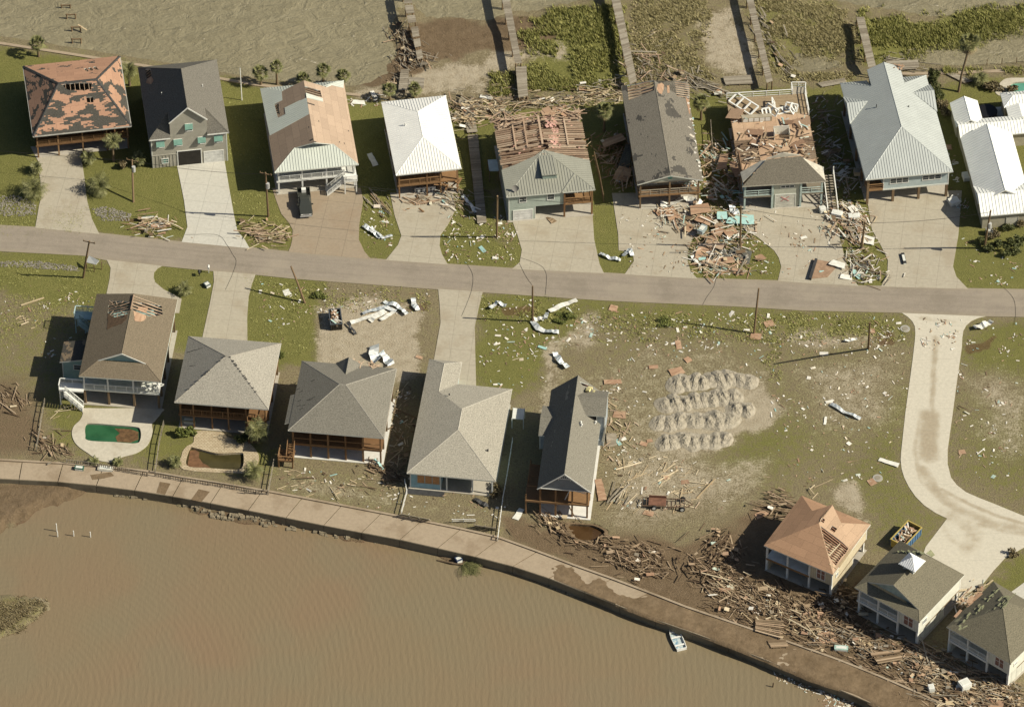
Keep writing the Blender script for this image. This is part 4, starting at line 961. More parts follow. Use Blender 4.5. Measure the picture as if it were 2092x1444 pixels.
mb = MB(); mb.slab([(0.3,.4,ze-.05),(W-.3,.4,ze-.05),(W/2,.4,zr-.25)], off=(0,.12,0)); gw = h.part('gable_wall', mb, siding('pale_gable_siding', (.44,.46,.38)))
mb = MB(); c0 = Vector((W/2, .38, ze+(zr-ze)*.52)); mb.tube([c0, c0-Vector((0,.06,0))], .38, 16); h.part('gable_vent', mb, plain('vent_teal', (.16,.36,.30)), gw)
zf = 2.7; wm = siding('tan_wall_siding', (.33,.29,.21)); walls(h, .5, W-.5, 2.4, D_-.5, zf, ze-.22, wm, trim=m_trim); slabpart(h, 'floor_deck', .3, W-.3, .4, D_-.4, zf-.32, zf, m_brownwood)
posts(h, [(.55,.55), (W*.5,.55), (W-.6,.55)], 0, ze-.1, m_pile, .24); piles(h, [.6, W*.5, W-.6], [2.6, 6, 10, D_-1], zf-.3)
mb = MB(); rail(mb, (.55,.5), (W-.5,.5), zf, bal=0); rail(mb, (.5,.55), (.5,2.4), zf, bal=0); mb.beam((.3,.48,ze-.15), (W-.3,.48,ze-.15), .12, .28); h.part('railing', mb, m_greywood)
for u in (W*.25, W*.72): place_window(h, u-.7, u+.7, zf+.5, zf+1.9, 2.4)
slabpart(h, 'floor_slab', .3, W-.3, .2, D_-.5, -.1, .09, m_slabc); walls(h, 1, W-1, 7, D_-1, 0, zf-.3, wm, 'storage_room')
mb = MB(); junk(mb, W-2.6, W-.4, .7, 2.3, zf, 22, .3, 1.2, 6, (0,), 1.6); h.part('porch_debris', mb, m_scrap)

# --- 7: the wrecked house
h = House('wrecked house open to the sky behind a grey shingled front roof, white railed deck', 5.3, D(345,1130), D(835,1085), D(745,485), D(240,515))
W, D_, ze = h.W, h.D, h.ze; FLc, FRc, BRc, BLc = framed(h); zf = 2.85; rk = random.Random(17)
pit = (0, 1, .52); FP = lambda x, y: h.on3(D(x,y), FLc, FRc, (0, 1, ze+.5))
tl, tr_ = FP(488,962), FP(697,940)
m_r7 = shingle('grey_brown_shingle', (.125,.112,.086)); m_bd = plain('pale_board', (.47,.44,.36), .7, .25)
roof(h, [[FLc, FRc, tr_, tl]], m_r7, fascia=m_bd)
mb = MB(); mb.slab([tl+Vector((0,.25,-.1)), tr_+Vector((0,.25,-.1)), (tl.lerp(tr_, .5)+Vector((0,.3,.75)))], off=(0,.12,0))
a = FRc+Vector((0,0,-.15)); mb.slab([a, a+Vector((-.1,3.4,0)), tr_+Vector((0,.4,-.5)), tr_+Vector((0,0,-.2))], off=(0,0,-.1))
a = FLc+Vector((.2,1.0,-.1)); mb.slab([a, tl+Vector((0,0,-.2)), tl+Vector((-.6,.5,-.5)), a+Vector((-.1,2.4,-.2))], off=(0,0,-.1)); h.part('exposed_gable', mb, m_bd)
m_floor = timber('plywood_floor', [(0,(.40,.275,.185)),(1,(.48,.345,.235))]); vd = D_-4.6
mb = MB(); n = 7
for i in range(n):
    for j in range(6):
        u0, u1 = .4+(W-.8)*i/n, .4+(W-.8)*(i+1)/n-.02; v0, v1 = 2.5+(vd-2.5)*j/6, 2.5+(vd-2.5)*(j+1)/6-.02
        if (i in (0,1,6) and j in (2,3,0)) or (i == 5 and j == 1): continue
        mb.box(u0, u1, v0, v1, zf-.05, zf)
h.part('plywood_floor', mb, m_floor)
mb = MB()
for v in np.arange(2.6, vd, .42): mb.box(.3, W-.3, v, v+.07, zf-.32, zf-.06)
h.part('floor_joist', mb, m_rafter)
m_deckw = timber('worn_deck_boards', [(0,(.25,.19,.12)),(1,(.34,.265,.17))]); mb = MB(); n = 30
for i in range(n): v0 = vd+(D_-vd-.2)*i/n; mb.box(.2+rk.uniform(-.05,.05), W-.2, v0, v0+(D_-vd-.2)/n-.015, zf-.06, zf-.0)
h.part('back_deck', mb, m_deckw)
mb = MB(); rail(mb, (.25,D_-.25), (W-2.2,D_-.25), zf, 1.05, 1.9, 0); rail(mb, (W-.3,D_-.3), (W-.3,vd-.5), zf, 1.05, 1.7, 0); rail(mb, (W-2.2,D_-.3), (W-2.2,D_+1.4), zf, 1.05, 1.0, 0); rail(mb, (W-2.2,D_+1.4), (W+.0,D_+1.2), zf, 1.05, 1.2, 0); rail(mb, (W,D_+1.2), (W-.3,D_-.3), zf, 1.05, 1.2, 0)
h.part('white_railing', mb, m_white)
slabpart(h, 'landing', W-2.3, W+.1, D_-.3, D_+1.4, zf-.08, zf-.01, m_greywood)
def frame_panel(mb, c, ang, L_, H_, nb, tilt):
    c = Vector(c); u = Vector((math.cos(ang), math.sin(ang), 0)); v = Vector((-math.sin(ang)*math.cos(tilt), math.cos(ang)*math.cos(tilt), math.sin(tilt)))
    for k in (0, 1): mb.beam(c+v*H_*k, c+u*L_+v*H_*k, .22, .14)
    for i in range(nb+1): mb.beam(c+u*L_*i/nb, c+u*L_*i/nb+v*H_, .24, .14)
mb = MB(); p = h.onz(D(262,610), zf+.3); frame_panel(mb, p, -.85, 4.4, 1.9, 3, .25); h.part('collapsed_white_wall_frame', mb, m_white)
m_wf = m_white; mb = MB()
for (x, y, an, L_, tl_) in ((480,660,-.9,2.2,.9),(540,655,1.5,1.4,1.2),(600,660,-.4,1.8,.8),(650,690,1.2,1.5,1),(560,690,.3,2,.1),(470,700,.2,1.2,.7)):
    p = h.onz(D(x,y), zf); frame_panel(mb, p, an, L_, 1.1, 2, tl_)
h.part('broken_wall_frame', mb, m_white)
mb = MB(); p = h.onz(D(535,845), zf); mb.box(p.x, p.x+2.4, p.y+1.2, p.y+1.28, zf, zf+1.7); mb.box(p.x, p.x+.08, p.y, p.y+1.2, zf, zf+1.5); mb.box(p.x+2.32, p.x+2.4, p.y, p.y+1.2, zf, zf+1.3); h.part('interior_wall', mb, plain('drywall', (.62,.60,.52), .8, .15))
mb = MB(); p = h.onz(D(340,740), zf); mb.box(p.x, p.x+4.6, p.y, p.y+.75, zf, zf+.9)
for i in range(5): mb.box(p.x+.2+i*.85, p.x+.9+i*.85, p.y-.03, p.y+.01, zf+.1, zf+.75, 1)
h.part('cabinet', mb, [plain('worn_cabinet', (.34,.30,.22)), m_white])
mb = MB(); junk(mb, .6, W-.6, 2.8, vd-4, zf, 70, .5, 2.6, 3, (0,), 1.1); h.part('wreckage_timber', mb, m_plank)
mb = MB(); junk(mb, .6, W-.6, 2.8, vd-1, zf, 60, .4, 1.5, 13, (0,), 1.0); h.part('wreckage_scrap', mb, m_scrap)
mb = MB()
for (x, y, sx, sy) in ((300,690,2.2,2.4),(700,740,2.6,1.8),(420,800,2.6,1.3),(680,880,2.2,1.6),(430,860,2,1.2),(620,740,1.6,1)):
    p = h.onz(D(x,y), zf+.25); aa = rk.uniform(-.6,.6); mb.beam(p-Vector((math.cos(aa)*sx/2, math.sin(aa)*sx/2, .15)), p+Vector((math.cos(aa)*sx/2, math.sin(aa)*sx/2, rk.uniform(.1,.5))), sy, .05)
h.part('loose_plywood', mb, m_ply)
wm = siding('sage_siding', (.43,.44,.36)); ul, ur = h.onv(D(527,1180), .45).x, h.onv(D(690,1180), .45).x
walls(h, ul, ur, .45, 3.4, 0, ze-.22, wm, trim=plain('sage_trim', (.36,.43,.38)))
window(h, (D(577,1130), D(655,1114)), .44, 3, rows=1)
opening(h, (D(541,1245), D(662,1168)), .42, plain('garage_door_pale', (.52,.51,.44)), 'garage_door', m_trim, .03, None, 4)
c0 = h.onv(D(600,1198), .36); mb = MB(); mb.beam(c0+Vector((-.6,0,-.45)), c0+Vector((.6,0,.45)), .03, .11); mb.beam(c0+Vector((-.6,-.01,.45)), c0+Vector((.6,-.01,-.45)), .03, .11); h.part('spray_painted_cross', mb, plain('red_spray', (.50,.20,.18)))
pg = plain('pale_teal_post', (.42,.50,.46)); posts(h, [(.5,.5), (ul-.1,.4), (ur+.1,.4), (W-.5,.5)], 0, ze-.2, pg, .26)
slabpart(h, 'porch_floor', .3, ul-.02, .3, 2.5, zf-.34, zf-.02, m_greywood); slabpart(h, 'porch_floor', ur+.02, W-.3, .3, 2.5, zf-.34, zf-.02, m_greywood)
mb = MB(); rail(mb, (.35,.4), (ul,.4), zf, 1.05, 2.2, 0); rail(mb, (ur,.4), (W-.4,.4), zf, 1.05, 2.2, 0); mb.beam((.3,.38,zf-.15),(ul,.38,zf-.15),.1,.34); mb.beam((ur,.38,zf-.15),(W-.3,.38,zf-.15),.1,.34); rail(mb, (.35,.4), (.35,2.4), zf, 1.05, 2, 0); h.part('front_railing', mb, pg)
piles(h, [.6, ul, ur, W-.6], [4, 8, 12, 16, D_-.6], zf-.33)
stairs(h, h.onz(D(888,1278), .05), h.onz(D(860,1050), zf), 1.5, m_greywood, rails=False, name='stair_flight')
mb = MB(); a0, a1 = h.onz(D(888,1278), .05), h.onz(D(860,1050), zf); sd_ = Vector((.78,0,0))
for sg in (-1, 1): mb.beam(a0+sd_*sg+Vector((0,0,.85)), a1+sd_*sg+Vector((0,0,.85)), .12, .14); mb.beam(a0+sd_*sg, a0+sd_*sg+Vector((0,0,.95)), .14, .14); mb.beam(a1+sd_*sg, a1+sd_*sg+Vector((0,0,1.5)), .14, .14)
h.part('stair_handrail', mb, m_white)
slabpart(h, 'floor_slab', .2, W-.2, .1, D_-4, -.1, .09, m_slabc)
mb = MB(); walls(h, .45, .62, 3.4, 9, zf, ze-1.0, plain('brown_inner_wall', (.20,.13,.08), .8, .3), 'side_wall')

# --- 8: big blue-grey metal roof with side gables
h = House('large house under an intact pale metal hip roof with side gables, pale blue walls', 5.5, E(318,1085), E(838,1032), E(690,448), E(170,505))
W, D_, ze = h.W, h.D, h.ze; FLc, FRc, BRc, BLc = framed(h)
a = h.onu(E(535,770), W/2); zr = a.z; rf = Vector((W/2, a.y, zr)); bk_ = h.onu(E(430,368), W/2); zr = (zr+bk_.z)/2; rf.z = zr; rb = Vector((W/2, bk_.y, zr)); sz = lambda u: slope_z(h, zr, u)
DBG.append(('   8', rf, rb, a.z, bk_.z, h.W, h.D))
ap = h.on3(E(355,520), FLc, rf, BLc); sd = ap.x; av = ap.y; zs = sz(sd); vb = rb.y
al, ar, nl, nr = Vector((sd,av,zs)), Vector((W-sd,av,zs)), Vector((sd,vb,zs)), Vector((W-sd,vb,zs))
m_r8 = metalroof('pale_blue_grey_metal', (.41,.435,.415), .42)
roof(h, [[FLc, rf, rb, nl, al, BLc], [FRc, BRc, ar, nr, rb, rf], [FLc, FRc, rf], [BLc, al, (sd,D_+.01,ze)], [BRc, (W-sd,D_+.01,ze), ar]], m_r8, caps=[(rf, rb), (FLc, rf), (FRc, rf), (BLc, al), (BRc, ar)], rib=.40, cap_mat=m_r8, fascia=m_trim)
for lft, q in ((True, ((180,450),(345,437),(145,415),(207,635))), (False, ((912,375),(765,397),(880,330),(945,575)))):
    u0 = 0 if lft else W; p_, n_, s_ = (h.onu(E2(*q[i]), u0) for i in (0,2,3)); vv = (n_.y+s_.y)/2 if lft else p_.y
    hw = (n_.y-s_.y)/2; vv = (n_.y+s_.y)/2; zp = ze+hw*(zr-ze)/(W/2)
    ui = (zp-ze)/(zr-ze)*W/2; ui = ui if lft else W-ui; e = Vector((0,0,.06)); o_ = -.15 if lft else .15
    pk, inn, nf, sf_ = Vector((u0+o_,vv,zp))+e, Vector((ui,vv,zp))+e, Vector((u0+o_,vv+hw,ze))+e, Vector((u0+o_,vv-hw,ze))+e
    roof(h, [[pk, inn, sf_], [pk, nf, inn]], m_r8, th=.12, rib=.40, caps=[(pk, inn)], cap_mat=m_r8, name='side_gable')
    mb = MB(); ud = u0+(.3 if lft else -.3); mb.slab([(ud,vv-hw+.2,ze-.1),(ud,vv+hw-.2,ze-.1),(ud,vv,zp-.15)], off=(.1 if lft else -.1,0,0)); h.part('gable_wall', mb, siding('blue_gable', (.42,.48,.47)))
zf = 2.9; wm = siding('pale_blue_siding', (.41,.48,.475)); up_ = h.onv(E(425,1110), .5).x
walls(h, up_, W-.5, .5, D_-.5, zf-.12, ze-.22, wm, trim=m_white); walls(h, .5, up_-.002, 2.4, D_-.5, zf-.12, ze-.22, wm); walls(h, sd+.3, W-sd-.3, D_-.5, vb-.3, zf, zs-.2, wm, 'rear_wall')
mb = MB(); mb.slab([(sd+.3,vb-.3,zs-.25),(W-sd-.3,vb-.3,zs-.25),(W/2,vb-.3,zr-.25)], off=(0,-.1,0)); h.part('gable_wall', mb, wm)
window(h, (E(468,1106), E(576,1068)), .5, 3, rows=2); window(h, (E(663,1085), E(773,1048)), .5, 3, rows=2)
slabpart(h, 'porch_floor', .4, up_-.01, .4, 2.4, zf-.3, zf, m_brownwood); slabpart(h, 'floor_deck', up_, W-.45, .45, D_-.5, zf-.4, zf-.122, m_trim)
mb = MB(); rail(mb, (.5,.5), (up_,.5), zf, bal=0); rail(mb, (.5,.5), (.5,2.4), zf, bal=0); h.part('railing', mb, m_brownwood); place_window(h, .9, up_-.5, zf+.2, zf+1.9, 2.4, 3)
us = [.6, W*.335, W*.63, W-.7]; posts(h, [(.55,.55)], 0, ze-.2, m_pile, .34); posts(h, [(u,.62) for u in us[1:]], 0, zf-.4, m_pile, .36, 'pile'); piles(h, us, [5.5, 10, 15, D_-1.5], zf-.4, w=.34)
walls(h, 1.2, W-1.2, 8, D_-2, 0, zf-.4, wm, 'storage_room'); slabpart(h, 'floor_slab', .3, W-.3, 1.2, D_-.5, -.1, .085, m_slabc)
mb = MB(); q = Vector((W*.3, D_*.62, sz(W*.3))); mb.tube([q, q+Vector((0,0,.6))], .07); q = Vector((W*.66, D_*.58, sz(W*.66))); mb.tube([q, q+Vector((0,0,.3))], .08); h.part('vent_pipe', mb, m_iron)
mb = MB(); junk(mb, W*.52, W*.72, vb-.9, vb+.1, zr-1.2, 22, .3, .9, 5, (0,), .7); h.part('torn_ridge_end', mb, m_ply)
mb = MB()
for k in range(4): z = zf-.9-.2*k; mb.box(-.6, .3, 5.2+k*.01, 6.1, z, z+.19)
h.part('side_unit', mb, m_greywood)

# --- 9: white metal roofed low house, top right
h = House('low beige house under several joined white metal gables at the right edge', 2.95, R(432,1175), R(1100,1119), R(913,449), R(245,505))
W, D_, ze = h.W, h.D, h.ze; m_w9 = metalroof('bright_white_metal', (.74,.75,.71), .38); bw = plain('beige_stucco', (.36,.33,.24), .85, .15); pt = .45
# front wing, ridge along u
q = h.on3(R(415,1018), (0,0,ze), (1,0,ze), (0,1,ze+pt)); vr = q.y; zr = ze+pt*vr
roof(h, [[(0,0,ze),(W,0,ze),(W,vr,zr),(0,vr,zr)], [(W,2*vr,ze),(0,2*vr,ze),(0,vr,zr),(W,vr,zr)]], m_w9, rib=.5, caps=[((0,vr,zr),(W,vr,zr))], cap_mat=m_w9, fascia=m_white)
walls(h, .35, W-.3, .4, 2*vr-.4, 0, ze-.2, bw); 
for u in (.36, W-.31-.1):
    mb = MB(); mb.slab([(u,.4,ze-.2),(u,2*vr-.4,ze-.2),(u,vr,zr-.2)], off=(.1,0,0)); h.part('gable_wall', mb, bw)
window(h, (R(603,1238), R(688,1178)), .4, 1, rows=1, frame=plain('shutter_frame', (.45,.43,.35)), pane=plain('beige_shutter', (.50,.48,.39)), name='shuttered_window')
# rear cross gable, ridge along u
n0 = h.on3(R(285,535), (0,D_,ze), (1,D_,ze), (0,D_-1,ze+pt)); vr2 = n0.y; hw2 = D_-vr2; zr2 = ze+pt*hw2; v2 = D_-2*hw2
roof(h, [[(0,v2,ze),(W,v2,ze),(W,vr2,zr2),(0,vr2,zr2)], [(W,D_,ze),(0,D_,ze),(0,vr2,zr2),(W,vr2,zr2)]], m_w9, rib=.5, caps=[((0,vr2,zr2),(W,vr2,zr2))], cap_mat=m_w9, fascia=m_white)
walls(h, .35, W-.3, v2+.4, D_-.4, 0, ze-.2, bw)
mb = MB(); mb.slab([(.36,v2+.4,ze-.2),(.36,D_-.4,ze-.2),(.36,vr2,zr2-.2)], off=(.1,0,0)); h.part('gable_wall', mb, bw)
# big middle gable, ridge along v
r0, r1 = h.onz(R(595,992), zr2+.2), h.onz(R(470,525), zr2+.2); e0 = h.onz(R(385,985), ze); e1 = h.onz(R(315,765), ze); ul = (e0.x+e1.x)/2
kk = .95; zz = 4.5
for _ in range(30): ur_ = (h.onz(R(595,992), zz).x+h.onz(R(470,525), zz).x)/2; zz = ze+(ur_-ul)*.58
hwm = ur_-ul; vA = 2*vr-1.6; vB = h.onz(R(470,525), zz).y; vA = min(vA, h.onz(R(595,992), zz).y); uR = ur_+hwm
DBG.append(('   9', ul, ur_, zz, vA, vB, vr, v2, D_, W, zr, zr2))
roof(h, [[(ul,vA,ze),(ur_,vA,zz),(ur_,vB,zz),(ul,min(vB,D_-hw2),ze)], [(uR,vA,ze),(uR,min(vB,D_-hw2),ze),(ur_,vB,zz),(ur_,vA,zz)]], m_w9, rib=.5, caps=[((ur_,vA,zz),(ur_,vB,zz))], cap_mat=m_w9, fascia=m_white)
walls(h, ul+.35, uR-.35, vA+.3, v2+.5, 0, ze-.2, bw)
mb = MB(); mb.slab([(ul+.35,vA+.35,ze-.25),(uR-.35,vA+.35,ze-.25),(ur_,vA+.35,zz-.25)], off=(0,.1,0)); h.part('gable_wall', mb, bw)
# north-west wing
zz = 4.2; ulw = h.onz(R(208,380), ze).x; vt = h.onz(R(208,380), ze).y
for _ in range(30): ux = h.onz(R(305,320), zz).x; zz = ze+(ux-ulw)*.55
vt = min(vt, h.onz(R(305,320), zz).y+.2); uR = 2*ux-ulw; vb_ = vr2+.6
roof(h, [[(ulw,vb_,ze),(ux,vb_,zz),(ux,vt,zz),(ulw,vt,ze)], [(uR,vb_,ze),(uR,vt,ze),(ux,vt,zz),(ux,vb_,zz)]], m_w9, rib=.5, caps=[((ux,vb_,zz),(ux,vt,zz))], cap_mat=m_w9, fascia=m_white)
walls(h, ulw+.3, uR-.3, D_-.5, vt-.3, 0, ze-.2, bw)
mb = MB(); mb.slab([(ulw+.3,vt-.32,ze-.25),(uR-.3,vt-.32,ze-.25),(ux,vt-.32,zz-.25)], off=(0,-.1,0)); h.part('gable_wall', mb, bw)
# north-east hip
a, b = h.onz(R(560,310), ze), h.onz(R(590,412), ze); u0, v0, v1 = (a.x+b.x)/2, b.y, a.y; u1 = u0+9; hv = (v1-v0)/2; zz = ze+hv*.5; vm = (v0+v1)/2
roof(h, [[(u0,v0,ze),(u1,v0,ze),(u1,vm,zz),(u0+hv,vm,zz)], [(u1,v1,ze),(u0,v1,ze),(u0+hv,vm,zz),(u1,vm,zz)], [(u0,v1,ze),(u0,v0,ze),(u0+hv,vm,zz)]], m_w9, rib=.5, caps=[((u0+hv,vm,zz),(u1,vm,zz)),((u0,v0,ze),(u0+hv,vm,zz)),((u0,v1,ze),(u0+hv,vm,zz))], cap_mat=m_w9, fascia=m_white)
walls(h, u0+.3, u1-.3, v0+.3, v1-.3, 0, ze-.2, bw)
q = h.onz(R(700,420), 3.6); e = 1.9; roof(h, [[(q.x-e,D_-1.2,ze+.1),(q.x,D_-1.2,3.75),(q.x,v0-.1,3.75),(q.x-e,v0-.1,ze+.1)], [(q.x+e,D_-1.2,ze+.1),(q.x+e,v0-.1,ze+.1),(q.x,v0-.1,3.75),(q.x,D_-1.2,3.75)]], m_w9, rib=.5)
t0 = h.onz(R(470,445), .6); mb = MB(); mb.tube([t0*1, t0+Vector((0,0,.5))], 1.55, 24); mb.tube([t0+Vector((0,0,.5)), t0+Vector((0,0,.62))], [1.6, 1.3], 24)
HOTTUB = h.wld(t0.x, t0.y, 0)
slabpart(h, 'patio', uR-.2, u0+.5, D_-.2, v1, -.1, .06, plain('white_patio', (.58,.56,.48), .85, .2, .5))
tub = empty('hot_tub', HOTTUB, 0, 'round black covered tub on the pale patio between white metal roofs', 'tub')
mb = MB(); mb.tube([(0,0,.02),(0,0,.85)], 1.5, 28); mb.build('shell', plain('tub_black', (.02,.02,.02), .5), tub); mb = MB(); mb.tube([(0,0,.85),(0,0,.95)], [1.56,1.48], 28); mb.build('cover', plain('tub_cover', (.012,.012,.014), .45), tub)
# --- lower row 1: brown shingled gable with annex and pool
h = House('brown shingled house with teal walls, white front porch and broken rafters at its ridge', 6.0, F(450,800), F(910,835), F(1010,365), F(545,335))
W, D_, ze = h.W, h.D, h.ze; FLc, FRc, BRc, BLc = framed(h)
pf, pb = h.onu(F(690,672), W/2), h.onu(F(763,352), W/2); zr = pf.z; DBG.append(('  L1', pf, pb, W, D_)); zr = max(pf.z, 7.6); sz = lambda u: slope_z(h, zr, u)
r0, r1 = Vector((W/2, pf.y, zr)), Vector((W/2, min(pb.y, D_-2.0), zr))
f1, f2 = h.on3(F(560,710), FLc, BLc, r0), h.on3(F(830,730), FRc, BRc, r0); sf = (f1.x+W-f2.x)/2; vf = (f1.y+f2.y)/2
l0, l1 = Vector((sf,vf,sz(sf))), Vector((W-sf,vf,sz(sf)))
m_rl1 = shingle('brown_shingle', (.15,.122,.083)); m_tw = siding('teal_siding', (.30,.43,.40))
PL = lambda s: [h.on3(F(*map(float, x.split(','))), FLc, r0, BLc) for x in s.split()]
PR = lambda s: [h.on3(F(*map(float, x.split(','))), FRc, BRc, r0) for x in s.split()]
hl = PL('618,372 700,375 742,380 728,440 690,470 640,465 612,440'); hr = PR('757,378 800,385 920,400 922,455 830,462 775,440 752,430')
for q in hl: q.x = min(q.x, W/2-.1)
for q in hr: q.x = max(q.x, W/2+.1)
for q in hl+hr: q.y = min(q.y, r1.y+.1*(0))
hl, hr = jag(hl, .12, .6, 4), jag(hr, .12, .6, 6)
roof(h, [[FLc, l0, r0, r1, BLc]], m_rl1, {0: [hl]}); roof(h, [[FRc, BRc, r1, r0, l1], [FLc, FRc, l1, l0], [BRc, BLc, r1]], m_rl1, {0: [hr]}, caps=[(r0, r1), (FLc, l0), (FRc, l1)])
mb = MB(); rafters(mb, grow(hl,1.1), .6, w=.09, drop=.22, across=False); rafters(mb, grow(hr,1.1), .6, w=.1, drop=.22, across=False)
rk = random.Random(4)
for q in hl[::2]: mb.beam(q, Vector(q).lerp(sum(hl, Vector())/len(hl), rk.uniform(.3,.9))+Vector((0,0,rk.uniform(0,.25))), .09, .05)
a, b = PL('700,372')[0], PR('750,372')[0]; mb.beam(r1+Vector((0,-.3,.05)), r1+Vector((0,-3.4,.05)), .12, .25)
for k in range(5): mb.beam(r1+Vector((0,-.6-k*.6,.05)), r1+Vector((W*.3,-.6-k*.6,-(zr-ze)*.6+.1)), .09, .12)
h.part('rafter', mb, m_rafter)
mb = MB(); 
for s_, sg in (('612,445 640,465 690,472 725,445 715,480 690,505 640,520 608,538', 0),): mb.slab(jag([q+Vector((0,0,.03)) for q in PL(s_)], .08, .4, 3), off=(0,0,-.02))
h.part('torn_felt', mb, plain('brown_felt', (.13,.085,.05), .9, .4, 3))
mb = MB(); mb.slab(jag([q+Vector((0,0,.03)) for q in PR('757,432 775,440 830,460 825,478 800,492 765,488 760,455')], .07, .35, 5), off=(0,0,-.02)); mb.slab([q+Vector((0,0,.02)) for q in PR('785,405 840,415 830,440 780,430')], off=(0,0,-.03)); h.part('bare_sheathing', mb, m_ply)
mb = MB(); vv = vf+.3; mb.slab([(sf,vv,sz(sf)-.18),(W-sf,vv,sz(sf)-.18),(W/2,vv,zr-.22)], off=(0,.1,0)); h.part('gable_wall', mb, m_tw)
mb = MB(); mb.beam(l0+Vector((0,-.05,-.1)), r0+Vector((0,-.05,-.1)), .08, .2); mb.beam(l1+Vector((0,-.05,-.1)), r0+Vector((0,-.05,-.1)), .08, .2); h.part('rake_trim', mb, m_trim)
zf = 3.1; walls(h, .5, W-.5, 2.5, D_-.5, zf-.2, ze-.22, m_tw, trim=m_trim); slabpart(h, 'floor_deck', .4, W-.4, .4, 2.5, zf-.32, zf, m_trim); slabpart(h, 'floor_frame', .45, W-.45, 2.5, D_-.45, zf-.45, zf-.21, m_pile)
us = [.6, W*.34, W*.65, W-.6]; posts(h, [(u,.55) for u in us], zf, ze-.2, m_white, .22, 'porch_post'); posts(h, [(u,.6) for u in us], 0, zf-.3, m_pile, .3, 'pile'); piles(h, us, [3, 6.5, 10, D_-.8], zf-.45)
mb = MB(); rail(mb, (.5,.5), (W-.5,.5), zf); rail(mb, (.45,.5), (.45,1.3), zf); rail(mb, (W-.45,.5), (W-.45,2.5), zf); h.part('railing', mb, m_white)
mb = MB(); junk(mb, W-2.4, W-.4, .5, 2.2, zf, 26, .3, 1.6, 5, (0,), 1.6); h.part('porch_debris', mb, m_white)
place_window(h, 1.2, 2.6, zf+.5, zf+1.9, 2.5, 2); place_window(h, 4.2, 5.6, zf+.1, zf+2.0, 2.5, 2); mb = MB(); mb.box(W-4.6, W-2.9, 2.44, 2.5, zf+.1, zf+2.1); h.part('board', mb, m_ply)
slabpart(h, 'floor_slab', .2, W-.2, .2, D_-.5, -.1, .1, m_slabc); walls(h, 2.8, W-1, 5.5, D_-1, 0, zf-.45, siding('teal_low', (.24,.32,.29)), 'storage_room')
for k in range(3): place_window(h, D_*.3+k*3.2, D_*.3+k*3.2+1.0, zf+.7, zf+2.0, W-.5, side='u', out=1)
# annex on the left
e0 = h.onz(F(338,720), 4.0); e1 = h.onz(F(352,605), 4.0); ua, va, vb = e0.x, e0.y, e1.y
roof(h, [[(ua,va,4.0),(.5,va,4.9),(.5,vb,4.9),(ua,vb,4.0)]], shingle('annex_shingle', (.06,.055,.045), 1, .56, (.17,.13,.085), .5, 1.0, 4), name='annex_roof')
walls(h, ua+.3, .495, va+.3, vb-.3, .0, 3.9, m_tw, 'annex_wall', trim=m_trim); place_window(h, ua+2.0, ua+3.2, 2.4, 3.3, va+.3, 1)
mb = MB(); mb.slab([(ua+.35,va+.3,3.85),(.49,va+.3,3.85),(.49,va+.3,4.75)], off=(0,.1,0)); h.part('annex_gable', mb, m_tw)
# two side stairs with landings
stl = plain('pale_teal_paint', (.40,.52,.52))
q0 = h.onz(F(345,830), zf); mb = MB(); x0, x1 = q0.x, .5
mb.box(x0, x1, -.2, 1.3, zf-.25, zf-.02); rail(mb, (x0,-.15), (x0,1.25), zf); rail(mb, (x0,1.25), (x1,1.25), zf); h.part('landing', mb, m_white)
posts(h, [(x0+.1,-.1),(x0+1.6,-.1),(x0+.1,1.2)], 0, zf-.25, m_white, .16)
stairs(h, (x1-.1, -.7, .1), (x0+.9, -.7, zf-.1), 1.0, m_white)
q0 = h.onz(F(425,455), zf); mb = MB(); x0 = q0.x; vy = q0.y
mb.box(x0, .5, vy-.6, vy+1.0, zf-.25, zf-.02); rail(mb, (x0,vy-.55), (x0,vy+1), zf); rail(mb, (x0,vy+1), (.5,vy+1), zf); h.part('landing', mb, stl)
posts(h, [(x0+.1,vy-.5),(x0+1.5,vy-.5),(x0+.1,vy+.9)], 0, zf-.25, stl, .16); stairs(h, (.3, vy-1.2, .1), (x0+.8, vy-1.2, zf-.1), 1.0, stl)
h1 = h
# --- lower row 2: light grey pyramid roof
h = House('house under an intact light grey four-sided shingle roof with a brown railed deck', 5.6, F(993,948), Gt(135,990), Gt(205,617), F(1065,570))
W, D_, ze = h.W, h.D, h.ze
def pyramid(h, ap, ridge=0.0):
    W, D_ = h.W, h.D; a = h.onv(ap, D_/2); zr = a.z; FLc, FRc, BRc, BLc = framed(h); ap = Vector((a.x*.5+W*.25, D_/2, zr)); p, q = ap-Vector((ridge/2,0,0)), ap+Vector((ridge/2,0,0))
    DBG.append(('   pyr', a, W, D_))
    return [[FLc, FRc, q, p], [BRc, BLc, p, q], [BLc, FLc, p], [FRc, BRc, q]], [(FLc, p), (FRc, q), (BRc, q), (BLc, p), (p, q)], zr
fs, caps, zr = pyramid(h, F(1290,687), .5); m_l2 = shingle('light_grey_shingle', (.275,.258,.215)); m_cap2 = shingle('grey_cap', (.16,.15,.125))
roof(h, fs, m_l2, caps=caps, cap_mat=shingle('cap_light', (.26,.24,.20)))
mb = MB()
for s_ in ('1060,668 1108,652', '1108,655 1150,640', '1075,745 1108,740'):
    a, b = [h.on3(F(*map(float, x.split(','))), (0,0,ze), (0,D_,ze), (W/2,D_/2,zr))+Vector((0,0,.04)) for x in s_.split()]; mb.beam(a, b, .09, .03)
rk = random.Random(2)
for k in range(26):
    c_ = caps[rk.choice((0,1))]; q = c_[0].lerp(c_[1], rk.uniform(.2,.98)); mb.beam(q+Vector((-.12,0,.07)), q+Vector((.14,.1,.07)), .2, .03)
h.part('lifted_shingle', mb, m_r1c)
